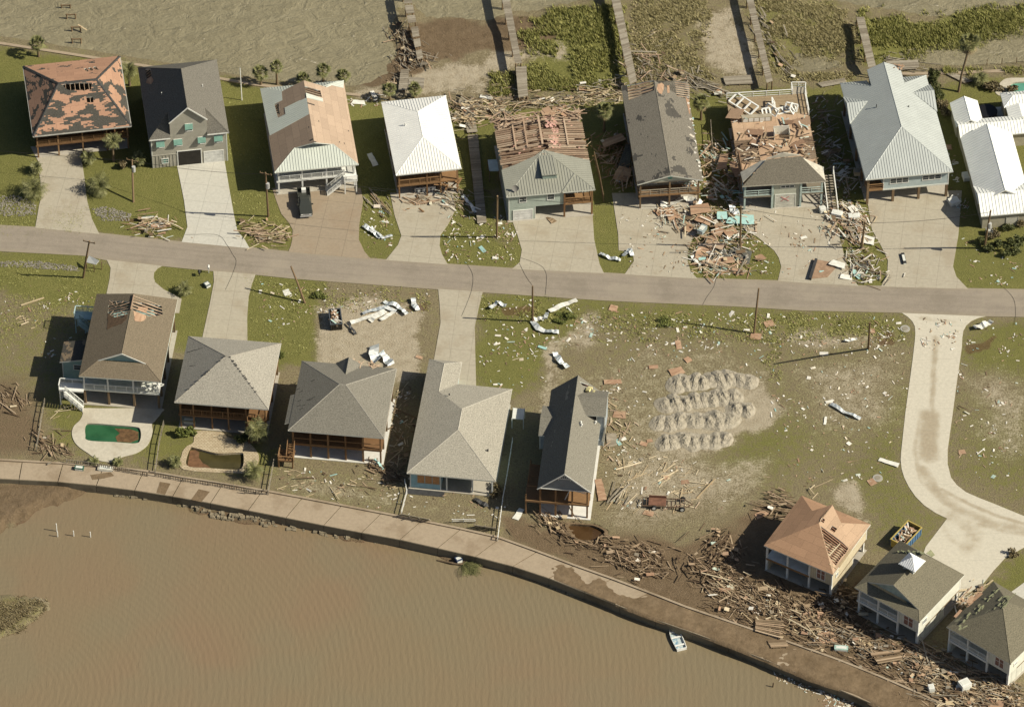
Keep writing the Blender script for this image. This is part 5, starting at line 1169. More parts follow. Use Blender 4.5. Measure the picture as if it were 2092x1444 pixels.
zf = 2.85; wm = siding('brown_siding', (.20,.15,.10)); walls(h, .6, W-.6, 2.6, D_-.6, zf-.1, ze-.22, siding('tan_siding2', (.38,.34,.26)), trim=m_trim); slabpart(h, 'floor_deck', .4, W-.4, .5, D_-.5, zf-.42, zf-.11, m_brownwood)
us = [.7, W*.19, W*.385, W*.56, W*.75, W-.6]; posts(h, [(u,.65) for u in us], 0, ze-.2, m_brownwood, .2); piles(h, us[::2]+[us[-1]], [3.2, 7, D_-1], zf-.42)
mb = MB(); rail(mb, (.65,.6), (W-.6,.6), zf-.1, bal=.2); rail(mb, (.6,.6), (.6,2.6), zf-.1, bal=.2); rail(mb, (W-.6,.6), (W-.6,2.6), zf-.1, bal=.2); h.part('railing', mb, m_brownwood)
for u in (W*.12, W*.45, W*.7): place_window(h, u, u+1.2, zf+.3, zf+1.9, 2.6, 2)
slabpart(h, 'floor_slab', .3, W-.3, .3, D_-.5, -.1, .09, m_slabc); walls(h, 1, W-1, 5, D_-1, 0, zf-.42, wm, 'storage_room')
stairs(h, (W-2.2, -1.6, .1), (W-2.6, .4, zf-.1), 1.1, m_brownwood)
# --- lower row 3: dark grey hip roof
h = House('house under a dark grey hip roof with a tall open brown timber frame front', 5.8, Gt(247,1108), Gt(790,1152), Gt(860,760), Gt(322,710))
W, D_, ze = h.W, h.D, h.ze; fs, caps, zr = pyramid(h, Gt(557,848), .9); m_l3 = shingle('mid_grey_shingle', (.165,.155,.127)); roof(h, fs, m_l3, caps=caps, cap_mat=shingle('cap_mid', (.25,.235,.20)))
bk = fs[1]; PBk = lambda x, y: h.on3(Gt(x,y), bk[0], bk[1], bk[2])
a = PBk(690,742); mb = MB(); 
roof(h, [[(W*.36,D_+.05,ze+.05),(W*.5,D_+.05,ze+1.5),(W*.5,D_-4.6,ze+1.5),(W*.36,D_-2,ze+.05)], [(W*.64,D_+.05,ze+.05),(W*.64,D_-2,ze+.05),(W*.5,D_-4.6,ze+1.5),(W*.5,D_+.05,ze+1.5)]], m_l3, name='rear_gable', caps=[((W*.5,D_,ze+1.5),(W*.5,D_-4.6,ze+1.5))])
roof(h, [[(-.7,1.6,ze-.35),(.8,1.6,ze+.32),(.8,D_*.52,ze+.32),(-.7,D_*.52,ze-.35)]], m_l3, name='side_eave')
mb = MB(); rk = random.Random(12)
for k in range(10):
    q = h.on3(Gt(rk.uniform(290,420), rk.uniform(800,1010)), (0,0,ze), (0,D_,ze), fs[2][2])+Vector((0,0,.03)); mb.beam(q, q+Vector((.5,.12,.26)), .07, .03)
h.part('lifted_shingle', mb, m_r1c)
mb = MB(); junk(mb, W*.35, W*.8, D_-.6, D_+.6, ze-.2, 24, .4, 2.0, 3, (0,), .5); h.part('torn_eave', mb, m_rafter)
zf = 2.9; cw = siding('cream_wall', (.58,.52,.39)); walls(h, .6, W-.55, 3.0, D_-.5, zf-.1, ze-.22, cw, trim=m_white); slabpart(h, 'floor_deck', .4, W-.4, .5, D_-.5, zf-.4, zf-.11, m_brownwood)
us = [.6+(W-1.2)*k/5 for k in range(6)]; posts(h, [(u,.6) for u in us], 0, ze-.2, m_brownwood, .24); piles(h, us[::2]+[us[-1]], [3.4, 7, D_-1], zf-.4)
mb = MB(); mb.beam((.5,.48,zf-.25),(W-.5,.48,zf-.25),.1,.42); mb.beam((.5,.5,ze-.35),(W-.5,.5,ze-.35),.1,.25); mb.beam((.5,.5,zf+.95),(W-.5,.5,zf+.95),.08,.1); mb.beam((.6,.6,zf+.95),(.6,3,zf+.95),.08,.1); h.part('porch_frame', mb, m_brownwood)
for u in (W*.2, W*.55): place_window(h, u, u+1.4, zf+.2, zf+1.95, 3.0, 2)
mb = MB(); mb.box(W*.8, W*.8+1, 2.9, 3, zf-.1, zf+2); h.part('door', mb, m_brownwood)
slabpart(h, 'floor_slab', .3, W-.2, .25, D_-.5, -.1, .1, plain('pale_slab', (.56,.55,.50), .85, .1)); walls(h, 1, W*.62, 7, D_-1, 0, zf-.4, cw, 'storage_room')
q = h.onz(Gt(290,1190), zf); mb = MB(); mb.box(-1.3, .9, -1.9, .45, zf*.42, zf*.42+.12); rail(mb, (-1.3,-1.85), (.9,-1.85), zf*.42+.1, bal=0); rail(mb, (-1.25,-1.85), (-1.25,.4), zf*.42+.1, bal=0); rail(mb, (.85,-1.85), (.85,-.2), zf*.42+.1, bal=0); h.part('stair_landing', mb, m_brownwood)
posts(h, [(-1.2,-1.8),(.8,-1.8),(-1.2,.3)], 0, zf*.42, m_brownwood, .2); stairs(h, (.35,-1.4,zf*.42+.1), (.35,.5,zf-.1), 1.0, m_brownwood)
# --- lower row 4: pale speckled L-shaped roof, low house
h = House('low pale blue house under a speckled light grey L-shaped roof, three boarded windows', 3.35, Gt(930,1342), Gt(1425,1405), Gt(1513,875), Gt(1013,825))
W, D_, ze = h.W, h.D, h.ze; FLc, FRc, BRc, BLc = framed(h); fs, caps, zr = gable_roof(h, Gt(1210,1135), Gt(1232,955)); m_l4 = shingle('speckled_light_shingle', (.30,.28,.228)); c4 = shingle('cap_speckled', (.36,.34,.285)); sz = lambda u: slope_z(h, zr, u)
roof(h, fs, m_l4, caps=caps[:3]+[caps[4]], cap_mat=c4)
uw = h.onz(Gt(1222,775), ze).x; vw = h.onz(Gt(1038,703), ze).y; pz = (zr-ze)/(W/2); zw = ze+pz*uw/2; hv = uw/2
vj = D_-min(4.5, uw/2+.2)
wr1, wr0 = Vector((uw/2, vw-.6*hv, zw)), Vector((uw/2, vj, zw))
roof(h, [[(0,D_,ze),wr0,wr1,(0,vw,ze)], [(uw,vw,ze),wr1,wr0,(uw,D_-.05,ze)], [(uw,vw,ze),(0,vw,ze),wr1]], m_l4, caps=[(wr0, wr1), ((0,vw,ze), wr1), ((uw,vw,ze), wr1)], cap_mat=c4, name='wing_roof')
wm = siding('bright_blue_siding', (.30,.47,.52)); ub = h.onv(Gt(1112,1390), .45).x
walls(h, .4, ub, .45, 3.0, 0, ze-.22, wm, trim=m_white); walls(h, .4, W-.5, 3.0, D_-.5, 0, ze-.22, wm); walls(h, .4, uw-.4, D_-.5, vw-.4, 0, ze-.22, wm, 'wing_wall', trim=m_white)
window(h, (Gt(980,1403), Gt(1105,1352)), .45, 3, rows=1, pane=plain('window_plywood', (.48,.25,.11), .8, .25, 2.5), frame=plain('window_trim_teal', (.36,.48,.46)))
posts(h, [(W*.445,.5),(W*.735,.5),(W-.55,.5)], 0, ze-.2, m_white, .2); slabpart(h, 'floor_slab', .2, W-.2, .1, D_, -.1, .12, m_slabc); mb = MB(); mb.box(W*.74, W*.74+1.9, 2.9, 2.97, .12, 2.3); h.part('garage_door', mb, plain('beige_door', (.50,.48,.38)))
mb = MB(); mb.box(ub+.8, ub+2.6, 2.9, 3.0, .2, 2.3); h.part('glass_door', mb, m_glass); slabpart(h, 'front_skirt', -.1, ub+.6, -.9, .42, -.1, .06, m_iron)
mb = MB(); q = Vector((W*.86, D_*.28, sz(W*.86))); mb.tube([q, q+Vector((0,0,.35))], .12); q = Vector((W*.32, D_*.8, sz(W*.32))); mb.tube([q, q+Vector((0,0,.3))], .1); h.part('vent_pipe', mb, m_iron)
# --- lower row 5: narrow dark gable with dormers
h = House('narrow dark grey gable house with small dormers and a brown timber frame porch', 5.8, S5(70,985), S5(515,1010), S5(655,180), S5(190,158))
W, D_, ze = h.W, h.D, h.ze; FLc, FRc, BRc, BLc = framed(h); a, b = h.onu(S5(290,902), W/2), h.onu(S5(415,75), W/2); DBG.append(('  L5', a, b, W, D_)); zr = (a.z+b.z)/2
rf, rb = Vector((W/2, 0, zr)), Vector((W/2, D_, zr)); sz = lambda u: slope_z(h, zr, u); m_l5 = shingle('charcoal_shingle', (.15,.138,.11), 1, .64, (.30,.27,.21), .35, 2, 7); m_l5r = shingle('charcoal_shingle_east', (.165,.155,.125))
hb = [h.on3(S5(*q), FRc, BRc, rf) for q in ((430,78),(508,105),(505,125),(455,112))]
for q in hb: q.x = max(q.x, W/2+.12); q.y = min(q.y, D_-.15)
roof(h, [[FLc, rf, rb, BLc]], m_l5, caps=[(rf, rb)], cap_mat=m_l5r); roof(h, [[FRc, BRc, rb, rf]], m_l5r, {0: [hb]})
for (ri, ro, so, lft, nm) in (((520,225),(665,215),(650,375),0,1),((525,472),(650,462),(640,583),0,1),((230,432),(100,415),(82,533),1,1)):
    uo = W+.75 if not lft else -.9
    s_ = h.onu(S5(*so), uo); rr_ = h.onu(S5(*ro), uo); zo = s_.z; hw = max(1.0, (rr_.y-s_.y)); zp = min(rr_.z, zr-.2)
    if zp-zo < .5: zp = zo+.9
    vv = rr_.y; ui = W-(zp-ze)/(zr-ze)*W/2 if not lft else (zp-ze)/(zr-ze)*W/2; ue = W-(max(zo,ze-.3)-ze)/(zr-ze)*W/2 if not lft else (max(zo,ze-.3)-ze)/(zr-ze)*W/2
    roof(h, [[(uo,vv,zp),(ui,vv,zp),(ue,vv-hw,zo),(uo,vv-hw,zo)], [(uo,vv,zp),(uo,vv+hw,zo),(ue,vv+hw,zo),(ui,vv,zp)]], m_l5r, th=.14, caps=[((uo,vv,zp),(ui,vv,zp))], cap_mat=m_l5r, name='dormer_roof')
    x0, x1 = (W-.6, uo-.15) if not lft else (uo+.15, .6)
    bw_ = siding('dormer_blue', (.30,.34,.36)); walls(h, x0, x1, vv-hw+.25, vv+hw-.25, 2.8, zo-.1, bw_, 'dormer_wall', trim=m_trim)
    ug = x1-.02 if not lft else x0+.02; mb = MB(); mb.slab([(ug,vv-hw+.25,zo-.15),(ug,vv+hw-.25,zo-.15),(ug,vv,zp-.15)], off=(-.1 if not lft else .1,0,0)); h.part('dormer_gable', mb, bw_)
    DBG.append(('   dormer', s_, rr_, zo, zp, hw))
wm = siding('grey_blue_siding', (.34,.37,.38)); zf = 2.9
mb = MB(); mb.slab([(.35,.3,ze-.05),(W-.35,.3,ze-.05),(W/2,.3,zr-.25)], off=(0,.12,0)); gw = h.part('gable_wall', mb, plain('gable_slate', (.20,.22,.235), .8, .15))
mb = MB(); mb.slab([(.35,D_-.4,ze-.05),(W-.35,D_-.4,ze-.05),(W/2,D_-.4,zr-.25)], off=(0,-.12,0)); h.part('gable_wall', mb, plain('gable_maroon', (.14,.06,.05)))
mb = MB(); mb.beam((0,-.03,ze-.12),(W/2,-.03,zr-.12),.05,.18); mb.beam((W,-.03,ze-.12),(W/2,-.03,zr-.12),.05,.18); mb.beam((.3,.2,ze-.1),(W-.3,.2,ze-.1),.08,.14)
for k in (-2,-1,0,1,2): mb.beam((W/2+k*.18,.16,zr-1.25),(W/2+k*.42,.16,zr-.45-abs(k)*.22),.06,.06)
mb.beam((W/2-1,.16,zr-1.25),(W/2+1,.16,zr-1.25),.06,.08)
for k in (-.85,.85): mb.beam((W/2+k,.16,zr-1.6),(W/2+k,.16,zr-1.1),.06,.06)
h.part('gable_truss', mb, m_white)
walls(h, .5, W-.5, 3.2, D_-.5, zf-.1, ze-.22, wm, trim=m_white); slabpart(h, 'floor_deck', .35, W-.35, .4, D_-.5, zf-.35, zf-.11, m_brownwood)
us = [h.onv(S5(x,1150), .5).x for x in (97,227,366,493)]; posts(h, [(u,.5) for u in us], 0, ze-.1, m_brownwood, .24); piles(h, [us[0],us[-1]], [4,8,12,D_-1], zf-.35)
uL = h.onz(S5(-30,1075), zf).x; slabpart(h, 'side_deck', uL, .34, .4, 7.5, zf-.3, zf-.06, m_brownwood); posts(h, [(uL+.1,.5),(uL+.1,4),(uL+.1,7.3)], 0, zf+1.0, m_brownwood, .18)
mb = MB(); mb.beam((uL,.4,zf-.2),(W-.35,.36,zf-.2),.1,.36); 
for v in (2.2,4.2,6.2): mb.beam((uL,v,zf+1),(.4,v,zf+1),.06,.08)
mb.beam((uL+.1,.5,zf+1),(uL+.1,7.4,zf+1),.08,.1); h.part('deck_frame', mb, m_brownwood)
rk = random.Random(3); mb = MB()
for k in range(9): u = W*.55+k*W*.048; mb.beam((u,3.0,zf-.1),(u+rk.uniform(-.05,.05),3.0,ze-.3),.06,.06)
mb.beam((W*.6,.7,ze-.5),(W-.5,.6,ze-1.0),.06,.1); mb.beam((W*.5,1.0,zf),(W*.62,1.4,ze-.5),.06,.1); h.part('stud', mb, m_white)
place_window(h, W*.74, W*.9, zf+.1, zf+1.6, 3.1, 2, pane=plain('pink_pane', (.40,.22,.17), .7))
slabpart(h, 'floor_slab', .2, W-.1, .1, D_-.5, -.1, .1, plain('white_slab', (.60,.59,.54), .85, .1)); walls(h, .6, W*.5, 9, D_-1, 0, zf-.35, wm, 'storage_room')
mb = MB()
for k in range(14):
    q = Vector((W-rk.uniform(.1,2.6), D_-rk.uniform(1.2,2.2), 0)); q.z = sz(q.x)+rk.uniform(.1,.5); mb.beam(q, q+Vector((rk.uniform(.2,.7), rk.uniform(-.3,.3), rk.uniform(-.1,.3))), rk.uniform(.25,.55), .3)
h.part('exposed_foam', mb, plain('yellow_foam', (.60,.54,.28), .95, .2, 3))
mb = MB()
for q_ in ((432,435),(438,455),(556,432)): q = h.on3(S5(*q_), FRc, BRc, rf); mb.beam(q, q+Vector((.2,.1,.35)), .3, .2)
h.part('vent_pipe', mb, m_white)
# --- three beach houses at lower right
def beach(h, label_wall, wallc, postm, fs, caps, rmat, zf, ups, uwall, porch_rail, frontwin, sidewin, trim=None):
    W, D_, ze = h.W, h.D, h.ze; wm = siding(label_wall, wallc, True, .32); trim = trim or m_white
    walls(h, uwall, W-.35, .45, D_-.4, zf-.2, ze-.2, wm, trim=trim); walls(h, .4, uwall-.002, 2.4, D_-.4, zf-.2, ze-.2, wm)
    slabpart(h, 'floor_deck', .3, uwall-.01, .35, 2.4, zf-.3, zf, trim); slabpart(h, 'floor_frame', .35, W-.38, 2.4, D_-.42, zf-.5, zf-.21, m_pile)
    posts(h, [(u,.5) for u in ups[:-1]], 0, ze-.2, postm, .26); posts(h, [(W-.5,.55)], 0, zf-.2, postm, .3); piles(h, [.6, W*.4, W-.6], [3.5, 7, D_-.8], zf-.5, postm)
    mb = MB(); mb.beam((.3,.36,zf-.18),(uwall,.36,zf-.18),.1,.34)
    if porch_rail: rail(mb, (.4,.45), (uwall,.45), zf, .95); rail(mb, (.4,.45), (.4,2.4), zf, .95)
    h.part('railing', mb, postm if porch_rail else m_brownwood)
    window(h, frontwin, .45, 2, rows=2, pane=plain('boarded_pane', (.24,.13,.10), .6)); window(h, sidewin, W-.35, 1, rows=2, side='u') if 0 else None
    a, b = h.onu(sidewin[0], W-.35), h.onu(sidewin[1], W-.35); place_window(h, min(a.y,b.y), max(a.y,b.y), min(a.z,b.z), max(a.z,b.z), W-.35, 1, side='u', out=1)
    low = siding('low_panel', hsv(wallc, .85), True, 1.2); walls(h, W-.62, W-.42, .6, D_*.62, 0, zf-.22, low, 'skirt_wall'); walls(h, .5, .68, .6, D_*.5, 0, zf-.3, low, 'skirt_wall')
    slabpart(h, 'floor_slab', .2, W-.2, .2, D_-.3, -.1, .1, m_slabc)
    mb = MB(); mb.box(W*.45, W*.45+.95, 2.33, 2.4, zf, zf+2.0); h.part('door', mb, trim); place_window(h, W*.15, W*.35, zf+.6, zf+1.8, 2.4, 2)
h = House('beach house under bare orange plywood sheathing with a dark torn hole showing rafters', 5.2, N(318,480), N(735,650), N(968,352), N(550,185))
W, D_, ze = h.W, h.D, h.ze; FLc, FRc, BRc, BLc = framed(h); a = h.onu(N(652,345), W/2); b = h.onu(N(735,220), W/2); zr = a.z; DBG.append(('  R1', a, b, W, D_)); sz = lambda u: slope_z(h, zr, u)
rf, rb = Vector((W/2, a.y, zr)), Vector((W/2, b.y, zr)); f1 = h.on3(N(612,272), FLc, BLc, rf); vb = min(f1.y, D_-1); sb = f1.x
bl, br_ = Vector((sb, vb, sz(sb))), Vector((W-sb, vb, sz(sb)))
m_pr = shingle('osb_sheathing_shade_tone', (.36,.23,.14), 1, .0, (.31,.19,.115), .3, 1, 3); m_pr2 = shingle('osb_sheathing_sunny', (.36,.23,.14), 1, .0, (.40,.28,.185), .3, 1, 8)  # shade painted into the darker tone, sunlight into the lighter right slope
PR = lambda s: [h.on3(N(*map(float, x.split(','))), FRc, BRc, rf) for x in s.split()]
hole = PR('662,362 715,402 765,438 838,500 768,605 735,578 712,540 688,462')
for q in hole: q.x = max(W/2+.12, min(q.x, W-.5)); 
h2, h3 = PR('668,312 690,322 680,345 658,330'), PR('730,360 762,378 745,402 716,384')
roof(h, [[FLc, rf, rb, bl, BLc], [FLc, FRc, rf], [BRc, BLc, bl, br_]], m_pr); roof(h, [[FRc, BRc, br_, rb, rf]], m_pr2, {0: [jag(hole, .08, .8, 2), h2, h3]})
mb = MB(); rafters(mb, grow(hole, 1.1), .42, w=.11, drop=.24); rafters(mb, grow(h2), .4, w=.1, drop=.24); rafters(mb, grow(h3), .4, w=.1, drop=.24); h.part('rafter', mb, timber('red_brown_rafter', [(0,(.26,.14,.09)),(1,(.36,.21,.14))]))
mb = MB(); q = PR('845,500 770,605'); mb.beam(q[0]+Vector((0,0,-.05)), q[1]+Vector((0,0,-.05)), .3, .1); q = PR('778,468 712,540'); mb.beam(q[0], q[1], .12, .06); q = PR('715,590 760,618'); mb.beam(q[0], q[1], .12, .06); h.part('loose_rafter', mb, m_pale)
slabpart(h, 'attic_floor', .6, W-.6, .8, D_-.8, ze-.3, ze-.24, plain('attic_dark_red', (.10,.03,.018), .9, .3))
mb = MB(); mb.slab([(sb+.1,vb-.3,sz(sb)-.2),(W-sb-.1,vb-.3,sz(sb)-.2),(W/2,vb-.3,zr-.25)], off=(0,-.1,0)); h.part('gable_wall', mb, m_ply)
fw = (N(640,668), N(690,622)); 
beach(h, 'cream_board', (.53,.46,.32), m_white, None, None, None, 2.55, [h.onv(N(x,600), .5).x for x in (340,465,598)]+[0], h.onv(N(596,640), .45).x, False, fw, (N(752,668), N(765,635)))
h = House('beach house under a dark olive shingle roof topped by a bright metal cupola', 5.3, N(850,732), N(1250,925), N(1535,655), N(1140,455))
W, D_, ze = h.W, h.D, h.ze; FLc, FRc, BRc, BLc = framed(h); a, b = h.onu(P2(852,292), W/2), h.onu(P1(1190,835), W/2); zr = (a.z+b.z)/2; DBG.append(('  R2', a, b, W, D_)); sz = lambda u: slope_z(h, zr, u)
rf, rb = Vector((W/2, a.y, zr)), Vector((W/2, min(b.y, D_-2.5), zr)); f1, f2 = h.on3(P2(600,268), FLc, BLc, rf), h.on3(P2(1085,525), FRc, BRc, rf); sf = (f1.x+W-f2.x)/2; vf = (f1.y+f2.y)/2
l0, l1 = Vector((sf,vf,sz(sf))), Vector((W-sf,vf,sz(sf))); m_ol = shingle('olive_shingle', (.135,.122,.085)); m_ol2 = shingle('olive_shingle_torn', (.135,.122,.085), 1, .66, (.24,.25,.14), .4, 2, 5); rf = Vector((W/2, min(rf.y, vf), zr))
roof(h, [[FLc, l0, rf, rb, BLc]], m_ol2); roof(h, [[FRc, BRc, rb, rf, l1], [FLc, FRc, l1, l0], [BRc, BLc, rb]], m_ol, caps=[(FRc, l1), (FLc, l0)])
mb = MB(); vv = vf+.45; mb.slab([(sf,vv,sz(sf)-.15),(W-sf,vv,sz(sf)-.15),(W/2,vv,zr-.2)], off=(0,.1,0)); h.part('gable_wall', mb, plain('gable_pale_teal', (.42,.50,.44)))
fw = (P2(950,655), P2(1042,570)); ups = [h.onv(P2(x,500), .5).x for x in (530,712,905)]
beach(h, 'white_board', (.62,.62,.53), m_white, None, None, None, 2.65, ups+[0], h.onv(P2(897,560), .45).x, True, fw, (P2(1125,665), P2(1162,600)))
q = h.onu(P1(1032,985), W/2); cu = 1.35; cvv = q.y
walls(h, W/2-.85, W/2+.85, cvv-.85, cvv+.85, zr-1.2, zr+.75, plain('cupola_white', (.6,.62,.56)), 'cupola_wall')
p_ = [Vector((W/2+x*cu, cvv+y*cu, zr+.72)) for x, y in ((-1,-1),(1,-1),(1,1),(-1,1))]; top_ = Vector((W/2, cvv, zr+1.75))
roof(h, [[p_[i], p_[(i+1)%4], top_] for i in range(4)], metalroof('cupola_metal', (.72,.73,.73), .3), rib=.3, th=.12, caps=[(p, top_) for p in p_], capw=.16, name='cupola_roof')
mb = MB(); rk = random.Random(6)
for k in range(34):
    q = h.on3(P1(rk.uniform(960,1230), rk.uniform(800,870)), FLc, BLc, rf); q.y = min(q.y, rb.y); q.x = min(q.x, W/2); q.z = sz(q.x)+.05; mb.beam(q, q+Vector((rk.uniform(-.5,.2), rk.uniform(-.3,.3), rk.uniform(0,.05))), rk.uniform(.1,.35), .02)
q = [h.on3(P1(*x), FRc, BRc, rf) for x in ((1165,880),(1210,845),(1250,895),(1220,915))]; mb.slab([p+Vector((0,0,.05)) for p in q], off=(0,0,-.03)); h.part('torn_shingle', mb, plain('lifted_olive_green', (.21,.215,.125), .9, .3, 3))
h = House('beach house with a torn olive roof and white railed porch at the lower right corner', 5.3, P2(1345,690), P2(1950,1035), P2(2398,610), P2(1793,265))
W, D_, ze = h.W, h.D, h.ze; FLc, FRc, BRc, BLc = framed(h); a = h.onu(P2(1880,512), W/2); zr = a.z; DBG.append(('  R3', a, W, D_)); sz = lambda u: slope_z(h, zr, u)
rf, rb = Vector((W/2, a.y, zr)), Vector((W/2, D_-a.y*.8, zr)); m_ol3 = shingle('olive_shingle_ragged', (.13,.118,.082), 1, .63, (.25,.24,.15), .4, 2, 15)
roof(h, [[FLc, rf, rb, BLc]], m_ol3); roof(h, [[FRc, BRc, rb, rf], [FLc, FRc, rf], [BRc, BLc, rb]], m_ol, caps=[(FRc, rf)])
mb = MB()
for k in range(40):
    if k < 24: q = h.on3(P2(rk.uniform(1380,1800), 0), FLc, BLc, rf); t = rk.random(); x, y = 1400+t*390, 690-t*400; q = h.on3(P2(x+rk.uniform(0,60), y+rk.uniform(20,80)), FLc, BLc, rf)
    else: q = h.on3(P2(1790+rk.uniform(0,180), 530-rk.uniform(0,130)), FLc, BLc, rf)
    q.x = max(0, min(q.x, W/2)); q.z = sz(q.x)+.06; aa = rk.gauss(1.2,.3); l = rk.uniform(.3,1.0); mb.beam(q, q+Vector((rk.uniform(-.2,.3), l, rk.uniform(0,.06))), rk.uniform(.1,.3), .02)
h.part('torn_shingle', mb, plain('lifted_olive_green2', (.21,.215,.125), .9, .3, 3))
mb = MB(); 
for k in range(14): v = rk.uniform(2, D_-2); q = Vector((rk.uniform(-.3,.3), v, ze+rk.uniform(-.1,.2))); mb.beam(q, q+Vector((rk.uniform(-.4,.4), rk.uniform(.6,2), .1)), rk.uniform(.2,.5), .05)
h.part('torn_eave', mb, m_ply)
fw = (P2(1808,1040), P2(1892,985)); ups = [h.onv(P2(x,850), .5).x for x in (1375,1555,1750)]
beach(h, 'white_board2', (.63,.63,.54), m_white, None, None, None, 2.65, ups+[0], h.onv(P2(1742,960), .45).x, True, fw, (P2(1985,1055), P2(2015,1010)))
# ---------------------------------------------------------------- piers, boardwalk, poles, fences
def project(P):
    d = Vector(P)-CAM; y = d.y*ct+d.z*st; z = d.y*st-d.z*ct
    return CX+FPX*d.x/z, CY-FPX*y/z
def pier(label, L0, R0, L1, R1, z, name='pier', cat='pier', ext=0, skip=(), pile=True, board=.24, tilt=0.0, mat=None):
    """a plank deck between two edges given in the photo at deck height z; L0/R0 far end, L1/R1 near end"""
    l0, r0, l1, r1 = (G(*q, z) for q in (L0, R0, L1, R1)); d = (l1-l0).normalized()
    l0 = l0-d*ext; r0 = r0-d*ext; mid = (l1+r1)/2; root = empty(name, (mid.x, mid.y, 0), 0, label, cat); o = Vector((mid.x, mid.y, 0))
    n = int((l1-l0).length/board); mb = MB(); rk = random.Random(int(abs(L0[0])))
    for i in range(n):
        if any(a <= i/n < b for a, b in skip): continue
        a, b = l0.lerp(l1, (i+.5)/n)-o, r0.lerp(r1, (i+.5)/n)-o; j = rk.uniform(-.05,.05); t = Vector((0,0,tilt*(i/n)))
        mb.beam(a+(b-a)*(-.02+j*.3)+t, b+(b-a)*(.02+j*.3)+t+Vector((0,0,rk.uniform(-.01,.02))), board-.025, .05)
    mb.build('deck', mat or m_greywood, root)
    mb = MB()
    for s_ in (.12, .5, .88): mb.beam(l0.lerp(r0, s_)-o-Vector((0,0,.16)), l1.lerp(r1, s_)-o+Vector((0,0,tilt-.16)), .09, .22)
    mb.build('stringer', m_pile, root)
    if pile:
        k = max(2, int((l1-l0).length/3.6))
        for i in range(k+1):
            for s_ in (.09, .91):
                q = l0.lerp(l1, i/k).lerp(r0.lerp(r1, i/k), s_)-o; mb = MB(); mb.tube([(q.x,q.y,-1.6),(q.x,q.y,z+tilt*i/k+rk.uniform(-.08,.06))], .11, 7); mb.build('pile', m_pile, root)
    return root
pier('second pier from the left, long grey planks running down to the sand bar', C(135,0), C(185,0), C(214,385), C(252,380), 1.9, ext=12)
pier('sagging grey plank ramp continuing the second pier down to the drift line', C(217,398), C(280,398), C(235,585), C(290,575), 1.2, 'pier_ramp', 'ramp', tilt=-.2)
pier('long straight grey pier leading to the back of the long shingled house', C(795,0), C(850,0), C(905,510), C(945,490), 1.9, ext=12)
pier('long grey pier ending behind the white railed deck of the wrecked house', D(370,0), D(412,0), D(490,500), D(526,490), 1.9, ext=12)
pier('short grey pier behind the big pale metal roof', E(264,105), E(310,103), E(338,415), E(382,405), 1.9)
pier('broken grey pier with missing boards at the edge of the open bay', B(958,0), B(1003,0), B(985,140), B(1032,135), 1.8, ext=10, skip=((.25,.28),(.5,.53),(.7,.73),(.85,.88)))
pier('tilted broken section of pier lying beside the open bay', B(1000,165), B(1042,160), B(1040,345), B(1072,335), 1.1, 'pier_section', 'pier', skip=((.3,.36),(.62,.7)), tilt=-.6)
pier('narrow grey boardwalk between the bright white roof and the bare rafter house', B(1305,605), B(1366,602), B(1340,800), B(1400,795), .35, 'boardwalk', 'boardwalk', pile=False)
pier('lower half of the narrow grey boardwalk beside the bright white roofed house', B(1342,812), B(1402,808), B(1402,1345), B(1455,1340), .3, 'boardwalk', 'boardwalk', pile=False)
pier('flattened grey plank deck in the drift near the corner of the side deck house', D(230,462), D(395,452), D(245,512), D(410,505), .3, 'deck_section', 'deck', pile=False)
pier('collapsed grey dock lying behind the torn ridge of the pale metal house', E(440,372), E(630,365), E(520,412), E(640,405), .5, 'deck_section', 'deck', pile=False, board=.3, skip=((.4,.5),))
pier('grey plank walkway fallen at an angle left of the pale metal house', E(30,500), E(190,470), E(60,525), E(200,500), .25, 'deck_section', 'deck', pile=False)
pier('muddy square of decking tipped over the promenade edge by the drift pile', N(278,920), N(440,925), N(275,990), N(430,1035), .55, 'deck_section', 'deck', pile=False, mat=m_plank)
pier('muddy strip of decking half sunk below the promenade', N(345,1045), N(450,1040), N(370,1090), N(470,1085), .35, 'deck_section', 'deck', pile=False, mat=m_plank)
pier('broken pale decking in the drift in front of the cupola house', N(960,1120), N(1130,1100), N(1010,1185), N(1150,1160), .6, 'deck_section', 'deck', pile=False, mat=m_plank, skip=((.3,.4),))
pier('small plank gangway behind the dark shrub at top right', E(805,445), E(850,440), E(915,500), E(965,490), .25, 'boardwalk', 'boardwalk', pile=False)
pier('pale pier stub in the sand beside the broken pier', B(990,465), B(1080,470), B(985,530), B(1075,535), .5, 'deck_section', 'deck', pile=False)
pier('bundle of long grey pier planks stranded on the sand', B(940,420), B(990,415), B(925,545), B(980,545), .45, 'deck_section', 'deck', pile=False, board=.4)
m_galv = plain('transformer_grey', (.42,.42,.40), .5)
POLES = []
